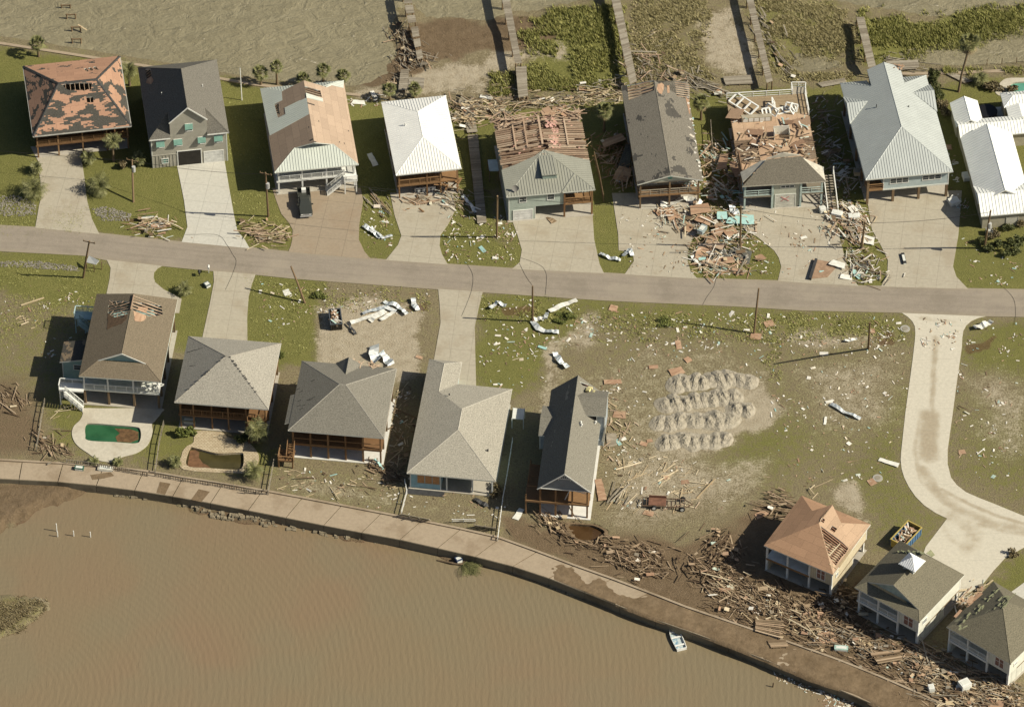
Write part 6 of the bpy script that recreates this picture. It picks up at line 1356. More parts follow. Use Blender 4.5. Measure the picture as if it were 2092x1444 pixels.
def pole(label, base, top, tip, hgt=None, trans=None, arm=False, mat=None):
    b = G(*base); best = None
    for z in np.arange(4.5, 11.5, .1):
        t = G(*top, z); sp = t-SUN_DIR*(t.z/SUN_DIR.z)
        e = abs(project(sp)[0]-tip[0]) if tip else abs(z-hgt)
        if best is None or e < best[0]: best = (e, t)
    t = best[1]; root = empty('utility_pole', b, 0, label, 'utility pole', 'utility poles'); DBG.append(('pole', label[:30], [round(x,1) for x in t-b]))
    mb = MB(); d = t-b; mb.tube([Vector((0,0,-.4)), d*.5, d], [.17,.15,.12], 9); mb.build('shaft', mat or m_pile, root)
    if trans:
        for f in trans: mb = MB(); q = d*f+Vector((.22,-.22,0)); mb.tube([q-Vector((0,0,.5)), q+Vector((0,0,.5))], .27, 10); mb.build('transformer', m_galv, root)
    if arm: mb = MB(); mb.beam(d*.97+Vector((-.9,.3,0)), d*.97+Vector((.9,-.3,0)), .1, .12); [mb.tube([d*.97+Vector((x,-x/3,.05)), d*.97+Vector((x,-x/3,.28))], .06, 6) for x in (-.8,.8)]; mb.build('crossarm', m_pile, root)
    POLES.append(t); return root
pole('brown utility pole with a small transformer between the two leftmost houses', A(803,1222), A(795,960), A(540,1195), trans=(.8,), arm=True)
pole('utility pole with a white transformer beside the white porched house', B(142,1302), B(125,1040), (377,427), trans=(.72,), arm=True)
pole('slim utility pole beside the low end of the narrow boardwalk', C(103,1425), C(107,1180), (839,474))
pole('dark red-brown utility pole rising out of the big debris heap', Q(838,497), Q(843,165), Q(165,450))
pole('dark utility pole in the debris strip left of the pale metal house driveway', Q(1815,500), Q(1843,285), Q(1380,480))
pole('leaning dark utility pole in front of the low beige house', R(450,1395), R(495,1135), J(1100,70), trans=(.62,))
pole('tilting utility pole beside the tipped white board at far left', F(470,240), F(507,35), F(120,205), arm=True)
pole('strongly leaning utility pole at the road edge by the sandy lot', Gt(345,388), Gt(262,178), (500,608))
pole('thin straight utility pole standing over the curled sheet metal', Ht(300,490), Ht(300,290), Gt(1235,460))
pole('utility pole standing alone on the verge of the empty lot', J(250,560), J(278,303), (1392,656))
pole('leaning utility pole near the sand patch in the empty lot', J(900,640), J(908,497), (1582,737))
m_wire = plain('black_cable', (.02,.02,.02), .6)
def cable(label, a, b, sag, n=14, name='power_line', r=.03, cat='cable'):
    mb = MB(); mb.tube([a.lerp(b, i/n)-Vector((0,0,sag*4*(i/n)*(1-i/n))) for i in range(n+1)], r, 5); return tag(mb.build(name, m_wire), label, cat)
for i, nm in ((0,'between the two poles with transformers'),(1,'from the white transformer pole over the tan driveway'),(2,'over the driveways of the bare rafter house'),(3,'between the two poles in the debris'),(4,'over the pale metal house driveway')):
    cable('thin black power line strung '+nm, POLES[i]-Vector((0,0,.3)), POLES[i+1]-Vector((0,0,.3)), .6)
cable('thin black power line leaving the left edge of the picture', POLES[0]-Vector((0,0,.3)), POLES[0]+Vector((-45,6,0)), .6)
def ground_line(label, s, t=I, name='wire_shadow_tube', r=.016, z=.09):  # thin black tubes on the road, modelled in place of wire shadows
    p = pts(t, s, z); n = len(p)-1; cr = lambda a, b, c, d, f: .5*((2*b)+(c-a)*f+(2*a-5*b+4*c-d)*f*f+(3*b-a-3*c+d)*f**3); p = [cr(p[max(i-1,0)], p[i], p[i+1], p[min(i+2,n)], k/8) for i in range(n) for k in range(8)]+[p[-1]]; mb = MB(); mb.tube(p, r, 5); return tag(mb.build(name, m_wire), label, 'cable')
ground_line('dark tube for a wire shadow curling across the road by the white new driveway', '1050,0 1230,0 1290,60 1320,110 1340,150 1320,220 1280,310', F)
ground_line('dark tube for a wire shadow crossing the road near the sandy lot', '1262,165 1290,215 1295,260 1285,320 1260,390 1230,460', Gt)
ground_line('dark tube for a wire shadow crossing the road beside the slim leaning pole', '225,160 260,230 298,285', Ht)
ground_line('dark tube for a wire shadow bending across the road in the middle', '235,130 330,165 370,200 380,250 372,340', Ht)
ground_line('dark tube for a wire shadow by the big debris heap', '1345,215 1330,290 1290,350 1265,395', Ht)
ground_line('dark tube for a wire shadow crossing the road at far right', '1640,275 1700,330 1730,380 1735,470 1725,510', J)
def fence(label, P, hgt, mat, step=2.0, rails=(.35,.9), pick=0, z=0.0, name='fence', lean=0.0, ps=.11):
    o = Vector(P[0]); root = empty(name, o, 0, label, 'fence'); rk = random.Random(int(o.x*10))
    mb = MB(); pk = MB()
    for a, b in zip(P[:-1], P[1:]):
        a, b = Vector(a)-o, Vector(b)-o; n = max(1, round((b-a).length/step)); s_ = Vector(((b-a).y, -(b-a).x, 0)).normalized()*lean
        for i in range(n+(b == Vector(P[-1])-o)):
            q = a.lerp(b, i/n); m2 = MB(); m2.beam(q-Vector((0,0,.3)), q+s_*hgt*rk.uniform(.6,1.3)+Vector((0,0,hgt*rk.uniform(.9,1.05))), ps, ps); m2.build('fence_post', mat, root)
        for f in rails: mb.beam(a+s_*hgt*f+Vector((0,0,hgt*f)), b+s_*hgt*f+Vector((0,0,hgt*f)), .05, .10)
        if pick:
            k = int((b-a).length/pick)
            for i in range(k): q = a.lerp(b, (i+.5)/k); pk.beam(q+Vector((0,0,.05)), q+s_*hgt+Vector((0,0,hgt*rk.uniform(.93,1))), .09, .03)
    if mb.v: mb.build('rail', mat, root)
    if pk.v: pk.build('pickets', mat, root)
    return root
fence('broken dark timber fence left of the green pool', pts(F,'255,955 235,1060 225,1130 208,1225'), 1.1, m_greywood, 2.2)
fence('dark timber fence between the green pool and the brown pool', pts(F,'930,1080 905,1190 882,1355'), 1.2, m_greywood, 2.2)
fence('low dark fence along the promenade below the green pool', pts(K,'362,128 480,140 700,178 800,195'), 1.0, m_greywood, 1.6, pick=.3)
fence('low dark fence along the promenade below the brown pool', pts(K,'840,195 1000,225 1200,255 1407,292'), 1.0, m_greywood, 1.8, pick=.35)
fence('dark fence corner beside the timber framed porch yard', pts(L,'0,290 128,296 158,130'), 1.1, m_greywood, 1.8)
fence('white rail fence beside the boarded windows house', pts(L,'868,232 880,290 850,405'), 1.0, m_white, 1.8)
fence('white rail fence leaning along the edge of the low blue house yard', pts(M,'178,10 150,190 125,330 98,545'), 1.0, m_white, 2.2)
fence('grey picket panel flattened on the grass above the promenade', pts(L,'856,398 1008,428'), 1.1, m_greywood, 1.6, pick=.17, lean=.9)
fence('white rail panel leaning above the promenade', pts(L,'1125,440 1250,440'), 1.0, m_white, 2, lean=.4)
fence('grey picket panel lying beside the leaning white rail', pts(L,'1252,462 1362,478'), 1.1, m_greywood, 1.6, pick=.17, lean=.8)
fence('brown board fence right of the bare rafter house', pts(C,'690,960 720,1080 745,1215'), 1.6, m_pile, 1.8, pick=.22)
fence('fence of thin dark posts in the marsh water at top right', pts(E,'1050,385 1140,378 1228,372 1300,365'), .9, m_pile, 2.0, ())
fence('dark fence on the left side of the wrecked house', pts(C,'1390,760 1400,900 1420,1000'), 1.3, m_greywood, 2)
for k, (q, l) in enumerate(((A(400,50),'topmost broken dock frame in the bay'),(A(432,115),'second broken dock frame from the top in the bay'),(A(462,190),'broken dock frame with a pale board in the bay'),(A(465,262),'broken dock frame closest to the bulkhead'))):
    p = G(*q, Z_BAY); root = empty('dock_frame', (p.x, p.y, Z_BAY), 0, l, 'dock frame', 'dock remains in the bay')
    for x in (-.75, .6): mb = MB(); mb.tube([(x,0,-1.2),(x,0,1.0-(k==0)*.3)], .11, 7); mb.build('pile', m_pile, root)
    mb = MB(); mb.beam((-.9,0,.85-(k==0)*.3),(.75,.05,.85-(k==0)*.3),.1,.2); mb.build('cross_beam', m_pile, root)
    if k == 2: mb = MB(); mb.beam((.2,.5,.95),(1.6,-.5,.7),.25,.06); mb.build('board', m_pale, root)
for i, q in enumerate((K(313,520),K(400,516),K(491,522),K(308,490))):
    p = G(*q, Z_LAG); mb = MB(); mb.tube([(0,0,-.8),(0,0,1.05+.5*(i==3))], .07, 8); o = mb.build('marker_post', m_white); o.location = p
    tag(o, ('white marker post leftmost of the lower three in the lagoon','white marker post with dark blocks at its foot in the lagoon','white marker post furthest from the shore in the lagoon','tall thin white marker post behind the others in the lagoon')[i], 'post')
p = G(*N(375,1325), Z_LAG); mb = MB(); mb.tube([(0,0,-.5),(.1,.1,.8)], .09, 7); o = mb.build('snag_post', m_drift); o.location = p; tag(o, 'short dark snag standing in the lagoon near the trash line', 'post')
for q, l, hh in (((1441.5/2.947,455/2.947),'tall white flag pole behind the dark grey gabled house',0),):
    b = G(500-6, 205); mb = MB(); mb.tube([(0,0,0),(-.05,.1,6.5)], [.09,.06], 8); o = mb.build('flag_pole', m_white); o.location = b; tag(o, l, 'flag pole')
# ---------------------------------------------------------------- pools
def rnd_loop(P, k=5):
    P = np.array(P); n = len(P); out = []
    for i in range(n):
        a, b, c, d = P[i-1], P[i], P[(i+1)%n], P[(i+2)%n]
        for j in range(k): f = j/k; out.append(.5*((2*b)+(c-a)*f+(2*a-5*b+4*c-d)*f*f+(3*b-a-3*c+d)*f**3))
    return np.array(out)
def pool(label, P, deck, dmat, wcol, wz, wmat=None):
    P = rnd_loop(P); deck = rnd_loop(deck)
    c = P.mean(0); root = empty('swimming_pool', (c[0], c[1], 0), 0, label, 'pool')
    m = MB(); hole = [Vector((x-c[0], y-c[1], .09)) for x, y in P]
    if deck is not None: m.slab([Vector((x-c[0], y-c[1], .09)) for x, y in deck], [hole], off=(0,0,-.5)); m.build('coping', dmat, root)
    m = MB(); m.slab([Vector((q.x, q.y, wz)) for q in grow(hole, 1.06)], off=(0,0,-.02))
    s = SH('pool_water'); n = s.noise(s.co(), .35, 3); s.put(s.b.inputs['Specular IOR Level'], .4)
    m.build('water', s.done(s.ramp(n, wcol), .08, s.bump(s.noise(s.co(), 2, 2), .1, .03)), root)
    return root
m_pdeck = concrete('pool_deck', (.46,.425,.34), 0, (.27,.22,.15), .5)
pool('green pool with brown leaf litter and a pale rounded deck', POOL1, pp(F,'455,985 600,985 905,985 915,1010 880,1055 862,1075 866,1115 850,1170 825,1205 770,1240 690,1262 642,1288 560,1280 500,1240 450,1205 420,1170 408,1125 420,1085 455,1050 470,1010'), m_pdeck, [(.35,(.015,.065,.028)),(.6,(.028,.10,.045))], -.18)
mb = MB(); cc = POOL1.mean(0); q = pts(F,'650,1092 740,1096 785,1112 785,1155 740,1172 665,1168 655,1140 680,1120'); mb.slab([Vector((p.x, p.y, -.16)) for p in q], off=(0,0,-.03)); tag(mb.build('leaf_raft', plain('brown_leaf_mat', (.13,.075,.035), .95, .5, 2)), 'mat of brown leaves and dirt floating in the green pool', 'leaf raft')
m_pave = SH('tan_pavers'); o = m_pave.co('UV'); br = m_pave.n('TexBrick'); m_pave.put(br.inputs['Vector'], o); br.inputs['Scale'].default_value = 1; br.inputs['Brick Width'].default_value = .45; br.inputs['Row Height'].default_value = .3; br.inputs['Mortar Size'].default_value = .03
[m_pave.put(br.inputs[k], v) for k, v in (('Color1',(.36,.29,.19)),('Color2',(.46,.39,.27)),('Mortar',(.22,.17,.1)))]; m_pave = m_pave.done(br.outputs[0], .9)
pool('murky olive pool with a brown shallow end and tan paving', POOL2, pp(F,'1110,1115 1250,1120 1300,1150 1400,1170 1470,1260 1420,1345 1300,1350 1040,1330 1030,1250 1055,1205 1095,1180 1100,1150'), m_pave, [(.35,(.035,.03,.012)),(.6,(.062,.052,.021))], -.3)
mb = MB(); mb.slab([Vector((p.x, p.y, -.26)) for p in pts(F,'1078,1214 1110,1212 1130,1225 1128,1255 1150,1285 1180,1300 1200,1318 1062,1305')], off=(0,0,-.03)); tag(mb.build('silt_bank', plain('brown_silt', (.15,.08,.04), .9, .4, 1.5)), 'brown silt filling the shallow end of the murky olive pool', 'silt')
pool('flooded pit of dark brown water below the narrow dark gable house', POOL3, np.array([tuple(q)[:2] for q in grow([Vector((x,y,0)) for x, y in POOL3], 1.2)]), m_mud, [(.35,(.045,.024,.010)),(.6,(.07,.04,.018))], -.3)
pool('narrow teal pool behind the white metal roofs at the right edge', POOL4, pp(I,'2050,164 2094,160 2150,158 2150,196 2040,196'), m_pdeck, [(.35,(.07,.22,.16)),(.6,(.10,.28,.21))], -.2)
# ---------------------------------------------------------------- vehicles, boat, containers
def wheel(root, x, y, z, r=.38, w=.26):
    mb = MB(); mb.tube([(x-w/2,y,z),(x+w/2,y,z)], r, 16); o = mb.build('wheel', plain('tyre', (.015,.015,.015), .9), root)
    mb = MB(); mb.tube([(x-w/2-.01,y,z),(x+w/2+.01,y,z)], r*.55, 12); mb.build('rim', plain('rim_grey', (.25,.25,.25), .4), o)
pk = G(*B(362,1240)); a_ = math.radians(6)
root = empty('pickup_truck', (pk.x, pk.y, .06), a_, 'dark grey-green pickup truck parked on the tan driveway with a white box in its bed', 'pickup')
m_car = SH('dark_car_paint'); m_car.put(m_car.b.inputs['Coat Weight'], .6); m_car = m_car.done((.040,.043,.036), .25)
def loft(mb, secs, mi=0, cap=True):
    b = len(mb.v); n = len(secs[0]); mb.v += [Vector(q) for s_ in secs for q in s_]
    for i in range(len(secs)-1):
        for k in range(n):
            f = (b+i*n+k, b+(i+1)*n+k, b+(i+1)*n+(k+1)%n, b+i*n+(k+1)%n); mb.f.append(f); mb.uv += [(0,0)]*4; mb.mi.append(mi)
    if cap:
        for f in (tuple(b+k for k in range(n)), tuple(b+(len(secs)-1)*n+k for k in reversed(range(n)))): mb.f.append(f); mb.uv += [(0,0)]*n; mb.mi.append(mi)
def sect(y, w, z0, z1, c=.10): return [(-w+c,y,z0),(-w,y,z0+c),(-w,y,z1-c),(-w+c,y,z1),(w-c,y,z1),(w,y,z1-c),(w,y,z0+c),(w-c,y,z0)]
mb = MB(); loft(mb, [sect(-2.85,.86,.45,.95), sect(-2.7,.95,.40,1.05), sect(-1.35,.97,.38,1.17), sect(-1.3,.97,.38,1.14), sect(.62,.97,.38,1.12), sect(.66,.97,.38,.75), sect(2.6,.97,.40,.75), sect(2.75,.95,.45,.75)]); mb.build('body', m_car, root)
mb = MB(); mb.box(-.97,-.88,.66,2.75,.7,1.18); mb.box(.88,.97,.66,2.75,.7,1.18); mb.box(-.97,.97,2.68,2.77,.7,1.18); mb.box(-.97,.97,.62,.7,.7,1.2); mb.build('cargo_bed', m_car, root)
mb = MB(); loft(mb, [sect(-1.35,.86,1.1,1.18,.02), sect(-.72,.74,1.1,1.78,.09), sect(.35,.74,1.1,1.80,.09), sect(.62,.82,1.1,1.2,.02)]); mb.build('cab', m_car, root)
mb = MB(); mb.face([(-.74,-1.28,1.22),(.74,-1.28,1.22),(.64,-.75,1.73),(-.64,-.75,1.73)]); mb.build('windshield', m_glass, root)
mb = MB(); mb.face([(.70,.60,1.24),(-.70,.60,1.24),(-.62,.40,1.72),(.62,.40,1.72)]); mb.build('rear_window', m_glass, root)
for s_ in (-1, 1): mb = MB(); mb.face([(s_*.868,-1.05,1.22),(s_*.868,.5,1.22),(s_*.765,.3,1.70),(s_*.765,-.7,1.70)]); mb.build('side_window', m_glass, root); mb = MB(); mb.box(s_*.62-.17,s_*.62+.17,-2.87,-2.78,.72,.92); mb.build('headlight', m_white, root); mb = MB(); mb.box(s_*1.08-.12,s_*1.08+.12,-1.1,-.95,1.12,1.3); mb.build('wing_mirror', m_car, root)
mb = MB(); mb.box(-.45,.45,-2.88,-2.8,.62,.92); mb.box(-.9,.9,-2.95,-2.82,.42,.58); mb.build('grille', plain('chrome_bumper', (.35,.35,.34), .3), root)
for x in (-.88,.88):
    for y in (-1.9,1.7): wheel(root, x, y, .38)
mb = MB(); mb.box(-.3,.35,2.0,2.55,.76,1.35); o = mb.build('storage_box', m_white); o.location = (pk.x, pk.y, .06); o.rotation_euler = (0,0,a_); tag(o, 'white box standing in the bed of the dark pickup', 'box')
# rowing boat
bt = G(*M(1068,1076), Z_LAG); dv = G(*M(1038,1003), Z_LAG)-G(*M(1088,1112), Z_LAG); L_ = dv.length*1.12
root = empty('rowing_boat', (bt.x, bt.y, Z_LAG-.08), math.atan2(dv.y, dv.x)-math.pi/2, 'white open boat with a worn blue floor drifting by the sea wall', 'boat')
mb = MB(); fl = MB(); ys = [-.5,-.3,0,.2,.35,.45,.5]; ws = [.74,.80,.84,.74,.52,.24,.04]
out, inn = [], []
for y, w_ in zip(ys, ws):
    Y_ = y*L_; sh = .52+.12*max(0, y*2)**2
    out.append([(-w_,Y_,sh),(-w_*.92,Y_,.22),(-w_*.45,Y_,.0),(w_*.45,Y_,.0),(w_*.92,Y_,.22),(w_,Y_,sh),(w_-.07 if w_ > .1 else 0,Y_,sh+.02),((w_-.09)*.92 if w_ > .1 else 0,Y_,.2),(-(w_-.09)*.92 if w_ > .1 else 0,Y_,.2),(-w_+.07 if w_ > .1 else 0,Y_,sh+.02)])
loft(mb, out); mb.build('hull', m_white, root)
for a0, a1 in zip(range(6), range(1,7)):
    w0, w1 = max(.02,(ws[a0]-.1)*.9), max(.02,(ws[a1]-.1)*.9); fl.face([(-w0,ys[a0]*L_,.23),(w0,ys[a0]*L_,.23),(w1,ys[a1]*L_,.23),(-w1,ys[a1]*L_,.23)])
s = SH('worn_blue_deck'); n = s.noise(s.co(), 2.4, 5, .7); fl.build('floor', s.done(s.ramp(n, [(.4,(.10,.22,.32)),(.55,(.45,.50,.48))]), .7), root)
for y in (-.32,.02,.26): mb = MB(); mb.box(-.74*(1-max(0,y)),.74*(1-max(0,y)),y*L_-.13,y*L_+.13,.40,.45); mb.build('thwart', m_white, root)
mb = MB(); mb.box(-.70,.70,-.5*L_-.03,-.5*L_+.05,.1,.56); mb.build('transom', m_white, root)
def container(label, P, hgt, mi, me, fill, seed):
    a, b, c, d = (Vector((q.x, q.y, 0)) for q in P); o = (a+b+c+d)/4; u = ((b-a)+(c-d)); ang = math.atan2(u.y, u.x); lx = (b-a).length; ly = (d-a).length
    root = empty('skip_container', (o.x, o.y, 0), ang, label, 'skip'); x, y = lx/2, ly/2
    mb = MB(); mb.box(-x,x,-y,-y+.08,.1,hgt); mb.box(-x,x,y-.08,y,.1,hgt); 
    for k in range(7): q = -x+lx*(k+.5)/7; mb.box(q-.05,q+.05,-y-.07,-y,.1,hgt-.1); mb.box(q-.05,q+.05,y,y+.07,.1,hgt-.1)
    mb.build('side_panel', mi, root); mb = MB(); mb.box(-x,-x+.08,-y+.081,y-.081,.1,hgt); mb.box(x-.08,x,-y+.081,y-.081,.1,hgt); mb.build('end_panel', me, root)
    mb = MB(); mb.box(-x-.05,x+.05,-y-.06,-y+.1,hgt,hgt+.1); mb.box(-x-.05,x+.05,y-.1,y+.06,hgt,hgt+.1); mb.box(-x-.05,-x+.1,-y+.1,y-.1,hgt,hgt+.1); mb.box(x-.1,x+.05,-y+.1,y-.1,hgt,hgt+.1); mb.build('rim', me, root)
    mb = MB(); mb.box(-x+.08,x-.08,-y+.08,y-.08,.12,.2); mb.build('base', m_iron, root)
    mb = MB(); junk(mb, -x+.5, x-.6, -y+.4, y-.4, hgt*.55, 70, .3, 1.6, seed, (0,1,2), .7); o2 = mb.build('rubble_load', [m_plank, m_scrap, m_ply]); o2.location = root.location; o2.rotation_euler = root.rotation_euler; tag(o2, fill, 'rubble', kind='stuff')
blue = plain('blue_paint', (.07,.14,.24), .5, .2); yel = plain('yellow_paint', (.40,.31,.09), .5, .2)
container('yellow and blue skip full of rubble behind the cupola house', [G(*P1(*q), 1.5) for q in ((835,748),(1010,850),(1118,635),(1003,575))][::1], 1.5, yel, blue, 'rubble and broken boards heaped in the yellow and blue skip', 3) if 0 else None
qq = [G(*P1(*q), 1.5) for q in ((832,745),(1003,575),(1118,635),(960,815))]
container('yellow rimmed blue skip full of rubble behind the cupola house', [qq[3], qq[2], qq[1], qq[0]], 1.5, blue, yel, 'rubble and broken boards heaped in the yellow and blue skip', 3)
qq = [G(*Gt(*q), 1.2) for q in ((488,510),(555,505),(540,418),(475,424))]
container('dark steel skip full of splintered wood on the sandy lot', qq, 1.2, plain('dark_steel', (.045,.04,.035), .6), plain('blue_grey_steel', (.07,.08,.09), .55), 'splintered wood heaped in the dark steel skip', 5)
# wrecked flat trailer
tr_ = G(*M(1000,350)); root = empty('utility_trailer', (tr_.x, tr_.y, 0), math.radians(-4), 'wrecked low trailer with a rusty red bed and white wheels on the muddy lot', 'trailer')
mb = MB()
for y in (-.8,.8): mb.beam((-3.2,y,.55),(2.9,y,.55),.1,.16)
for x in np.arange(-3.1,3.0,.6): mb.beam((x,-.8,.55),(x,.8,.6),.08,.1)
mb.beam((2.9,-.8,.55),(4.1,0,.45),.1,.12); mb.beam((2.9,.8,.55),(4.1,0,.45),.1,.12); mb.build('frame', plain('rusty_frame', (.13,.09,.06), .8), root)
mb = MB(); mb.box(-2.2,.3,-.75,.75,.64,.72); mb.box(-2.2,.3,.7,.78,.72,1.15); mb.build('bed', plain('rusty_red', (.17,.085,.055), .8, .4), root)
for x, y in ((-1.4,-1.0),(2.6,-1.0),(-1.4,1.0),(2.6,1.0)):
    mb = MB(); mb.tube([(x,y-.13,.4),(x,y+.13,.4)], .4, 14); o = mb.build('wheel', plain('tyre2', (.02,.02,.02), .9), root); mb = MB(); mb.tube([(x,y-.15,.4),(x,y+.15,.4)], .24, 12); mb.build('rim', m_white, o)
# tipped board on legs, mailboxes, platform, manhole, propane tank and similar single things
def onlegs(label, cat, name, P, z, th, mat, legs, lmat):
    c = sum(P, Vector())/len(P); root = empty(name, (c.x, c.y, 0), 0, label, cat); o = Vector((c.x, c.y, 0))
    mb = MB(); mb.slab([p-o for p in P], off=(0,0,-th)); mb.build('board', mat, root)
    for l in legs: m = MB(); m.beam(Vector((l.x, l.y, -.2))-o, l-o, .12, .12); m.build('leg', lmat, root)
Z_ = lambda t, x, y, z: G(*t(x,y), z)
onlegs('tipped white board on timber legs beside the tilting pole at far left', 'board', 'notice_board', [Z_(F,487,155,1.1), Z_(F,545,168,1.5), Z_(F,563,145,2.0), Z_(F,505,117,1.7)], 1.5, .08, m_white, [Z_(F,532,170,1.4), Z_(F,490,160,1.1), Z_(F,575,150,1.7)], m_pile)
q = [Z_(Ht,183,1040,2.0), Z_(Ht,248,1045,2.0), Z_(Ht,255,985,2.0), Z_(Ht,190,980,2.0)]
onlegs('small white slatted platform on legs right of the speckled roof', 'platform', 'platform', q, 2.0, .12, siding('white_slats', (.62,.62,.57), False, .35), q, m_white)
q = [Z_(C,58,1030,2.2), Z_(C,115,1030,2.2), Z_(C,105,960,2.2), Z_(C,48,962,2.2)]
onlegs('pale blue awning on posts left of the bare rafter house', 'awning', 'awning', q, 2.2, .08, plain('pale_blue_board', (.45,.52,.52)), q, m_pile)
for q, l, s_ in ((F(1185,215), 'white mailbox on a post by the second driveway below the road', 1), (F(1132,232), 'dark mailbox post lying low beside the second driveway below the road', 0)):
    p = G(*q); root = empty('mailbox', (p.x, p.y, 0), 0, l, 'mailbox'); mt = m_white if s_ else m_iron
    mb = MB(); mb.beam((0,0,-.2),(0,0,1.0 if s_ else .6),.1,.1); mb.build('post', mt, root); mb = MB(); mb.box(-.13,.13,-.3,.3,1.0 if s_ else .6,1.28 if s_ else .85); mb.tube([(0,-.3,1.26 if s_ else .83),(0,.3,1.26 if s_ else .83)], .13, 10); mb.build('box', mt, root)
for q, l in ((J(1108,533),'round pale concrete manhole cover at the edge of the side street'),(N(1003,78),'round pale concrete well cover in the empty lot')):
    p = G(*q); root = empty('manhole_cover', (p.x, p.y, 0), 0, l, 'manhole cover'); mb = MB(); mb.tube([(0,0,-.1),(0,0,.10)], .72, 24); mb.build('collar', m_conc_new, root); mb = MB(); mb.tube([(0,0,.1),(0,0,.13)], .42, 20); mb.build('lid', m_conc, root)
def appliance(label, q, sx, sy, sz_, rz, mat, cat='appliance', name='appliance', z=None, tilt=0):
    p = G(*q, 0 if z is None else z); root = empty(name, (p.x, p.y, (gz(p.x,p.y)+.02) if z is None else z), rz, label, cat); root.rotation_euler = (tilt,0,rz)
    mb = MB(); mb.box(-sx/2,sx/2,-sy/2,sy/2,0,sz_); mb.build('body', mat, root); mb = MB(); mb.box(-sx*.42,sx*.42,-sy/2-.03,-sy/2,.12*sz_,.75*sz_); mb.box(-sx*.38,sx*.38,-sy*.3,sy*.3,sz_,sz_+.03); mb.build('door', m_trim, root)
appliance('white washing machine at the foot of the white stairs', Q(1500,210), .9, .8, .9, .3, m_white)
appliance('white cooker tipped on the debris strip near the stairs', Q(1618,240), 1.6, 1.0, .7, -.3, m_white)
appliance('long white freezer lying on the debris strip', Q(1755,262), 1.7, .9, .7, .05, m_white)
appliance('grey-blue cabinet lying on the big debris heap', Q(530,365), .9, 1.6, .7, -.5, plain('blue_grey_metal', (.25,.30,.30)), 'cabinet', 'cabinet', .7)
appliance('white fridge upended at the corner of the lower right house', P2(1520,1260), 1.5, 1.3, 1.1, .5, m_white)
appliance('white open box frame in the drift near the lower right house', P2(1205,1290), .8, .9, .9, .2, m_white)
appliance('grey air unit beside the low beige house', R(485,1300), 1.1, .9, .9, .1, plain('unit_grey', (.30,.30,.27)))
appliance('green bin on the promenade below the green pool', F(450,1330), 1.3, .7, .5, -.15, plain('green_plastic', (.03,.10,.07), .5), 'bin', 'bin')
appliance('teal and white cool box stranded on the promenade mud', N(785,1100), 1.9, .8, .45, -.1, plain('teal_white', (.35,.50,.43), .5), 'box', 'cool_box')
appliance('white bench step on the promenade beside the leafy agaves', F(600,1330), 2.3, .9, .35, -.1, plain('bench_pale', (.40,.37,.30)), 'bench', 'bench')
appliance('blue chair wreck caught on the lagoon bank', L(1160,655), .9, .8, .7, .5, plain('blue_fabric', (.04,.06,.12)), 'chair', 'chair', Z_LAG+.1)
appliance('dark box flipped on the road-end driveway of the pale metal house', J(1100,140), .5, 2.2, .35, .12, plain('black_panel', (.03,.03,.03)), 'panel', 'panel')
appliance('white upholstered seat lying under the pale metal house corner', R(235,1085), 1.5, 1.2, .7, .4, m_white, 'armchair', 'armchair')
appliance('white box crate in the narrow strip beside the white roofs', R(318,910), .9, 1.4, .7, .2, m_white, 'crate', 'crate')
appliance('white tank between the long brown shingled house and the pyramid roof', F(1075,1065), 1.9, .7, .7, -.1, plain('tank_grey_green', (.27,.28,.20)), 'tank', 'water_tank')
appliance('grey kerbside bin by the second driveway below the road', F(1175,290), .8, .9, .5, .6, plain('bin_blue_grey', (.10,.13,.13)), 'bin', 'bin')
# ---------------------------------------------------------------- sand mounds
rk = random.Random(21); m_mound = SH('dumped_sand'); o = m_mound.co(); n = m_mound.noise(o, 2.2, 6, .65)
m_mound = m_mound.done(m_mound.ramp(n, [(.28,(.14,.118,.085)),(.43,(.28,.25,.19)),(.72,(.39,.35,.275))]), .95, m_mound.bump(m_mound.noise(o, 5, 4, .7), .8, .1))
def mound_mesh(seed):
    mb = MB(); nr, na_ = 20, 54; mb.smooth = False; mb.v.append(Vector((0,0,1)))
    for i in range(1, nr+1):
        for k in range(na_):
            r_ = i/nr; a = 2*math.pi*k/na_; x, y = r_*math.cos(a), r_*math.sin(a)
            f = float(fbm(np.array(x), np.array(y), 1.6, seed)-.5); f2 = float(fbm(np.array(x), np.array(y), 5, seed+3)-.5)
            rr_ = r_*(1+.28*f*2); z = (max(0, 1-r_)**.85)*(1+f*.8)+f2*.36*(1-r_**3)+float(fbm(np.array(x), np.array(y), 11, seed+8)-.5)*.22*(1-r_**4); z = z*(.35+.65*min(1,(x+1.0))) if x < 0 else z
            mb.v.append(Vector((x*(1+.35*f), y*(1+.35*f), z if i < nr else -.12)))
    for k in range(na_): mb.f.append((0, 1+k, 1+(k+1)%na_)); mb.uv += [(0,0)]*3; mb.mi.append(0)
    for i in range(nr-1):
        for k in range(na_): a, b = 1+i*na_, 1+(i+1)*na_; mb.f.append((a+k, b+k, b+(k+1)%na_, a+(k+1)%na_)); mb.uv += [(0,0)]*4; mb.mi.append(0)
    return mb.mesh('sand_mound', m_mound)
MV = [mound_mesh(s_) for s_ in (1,7,13,19,27)]
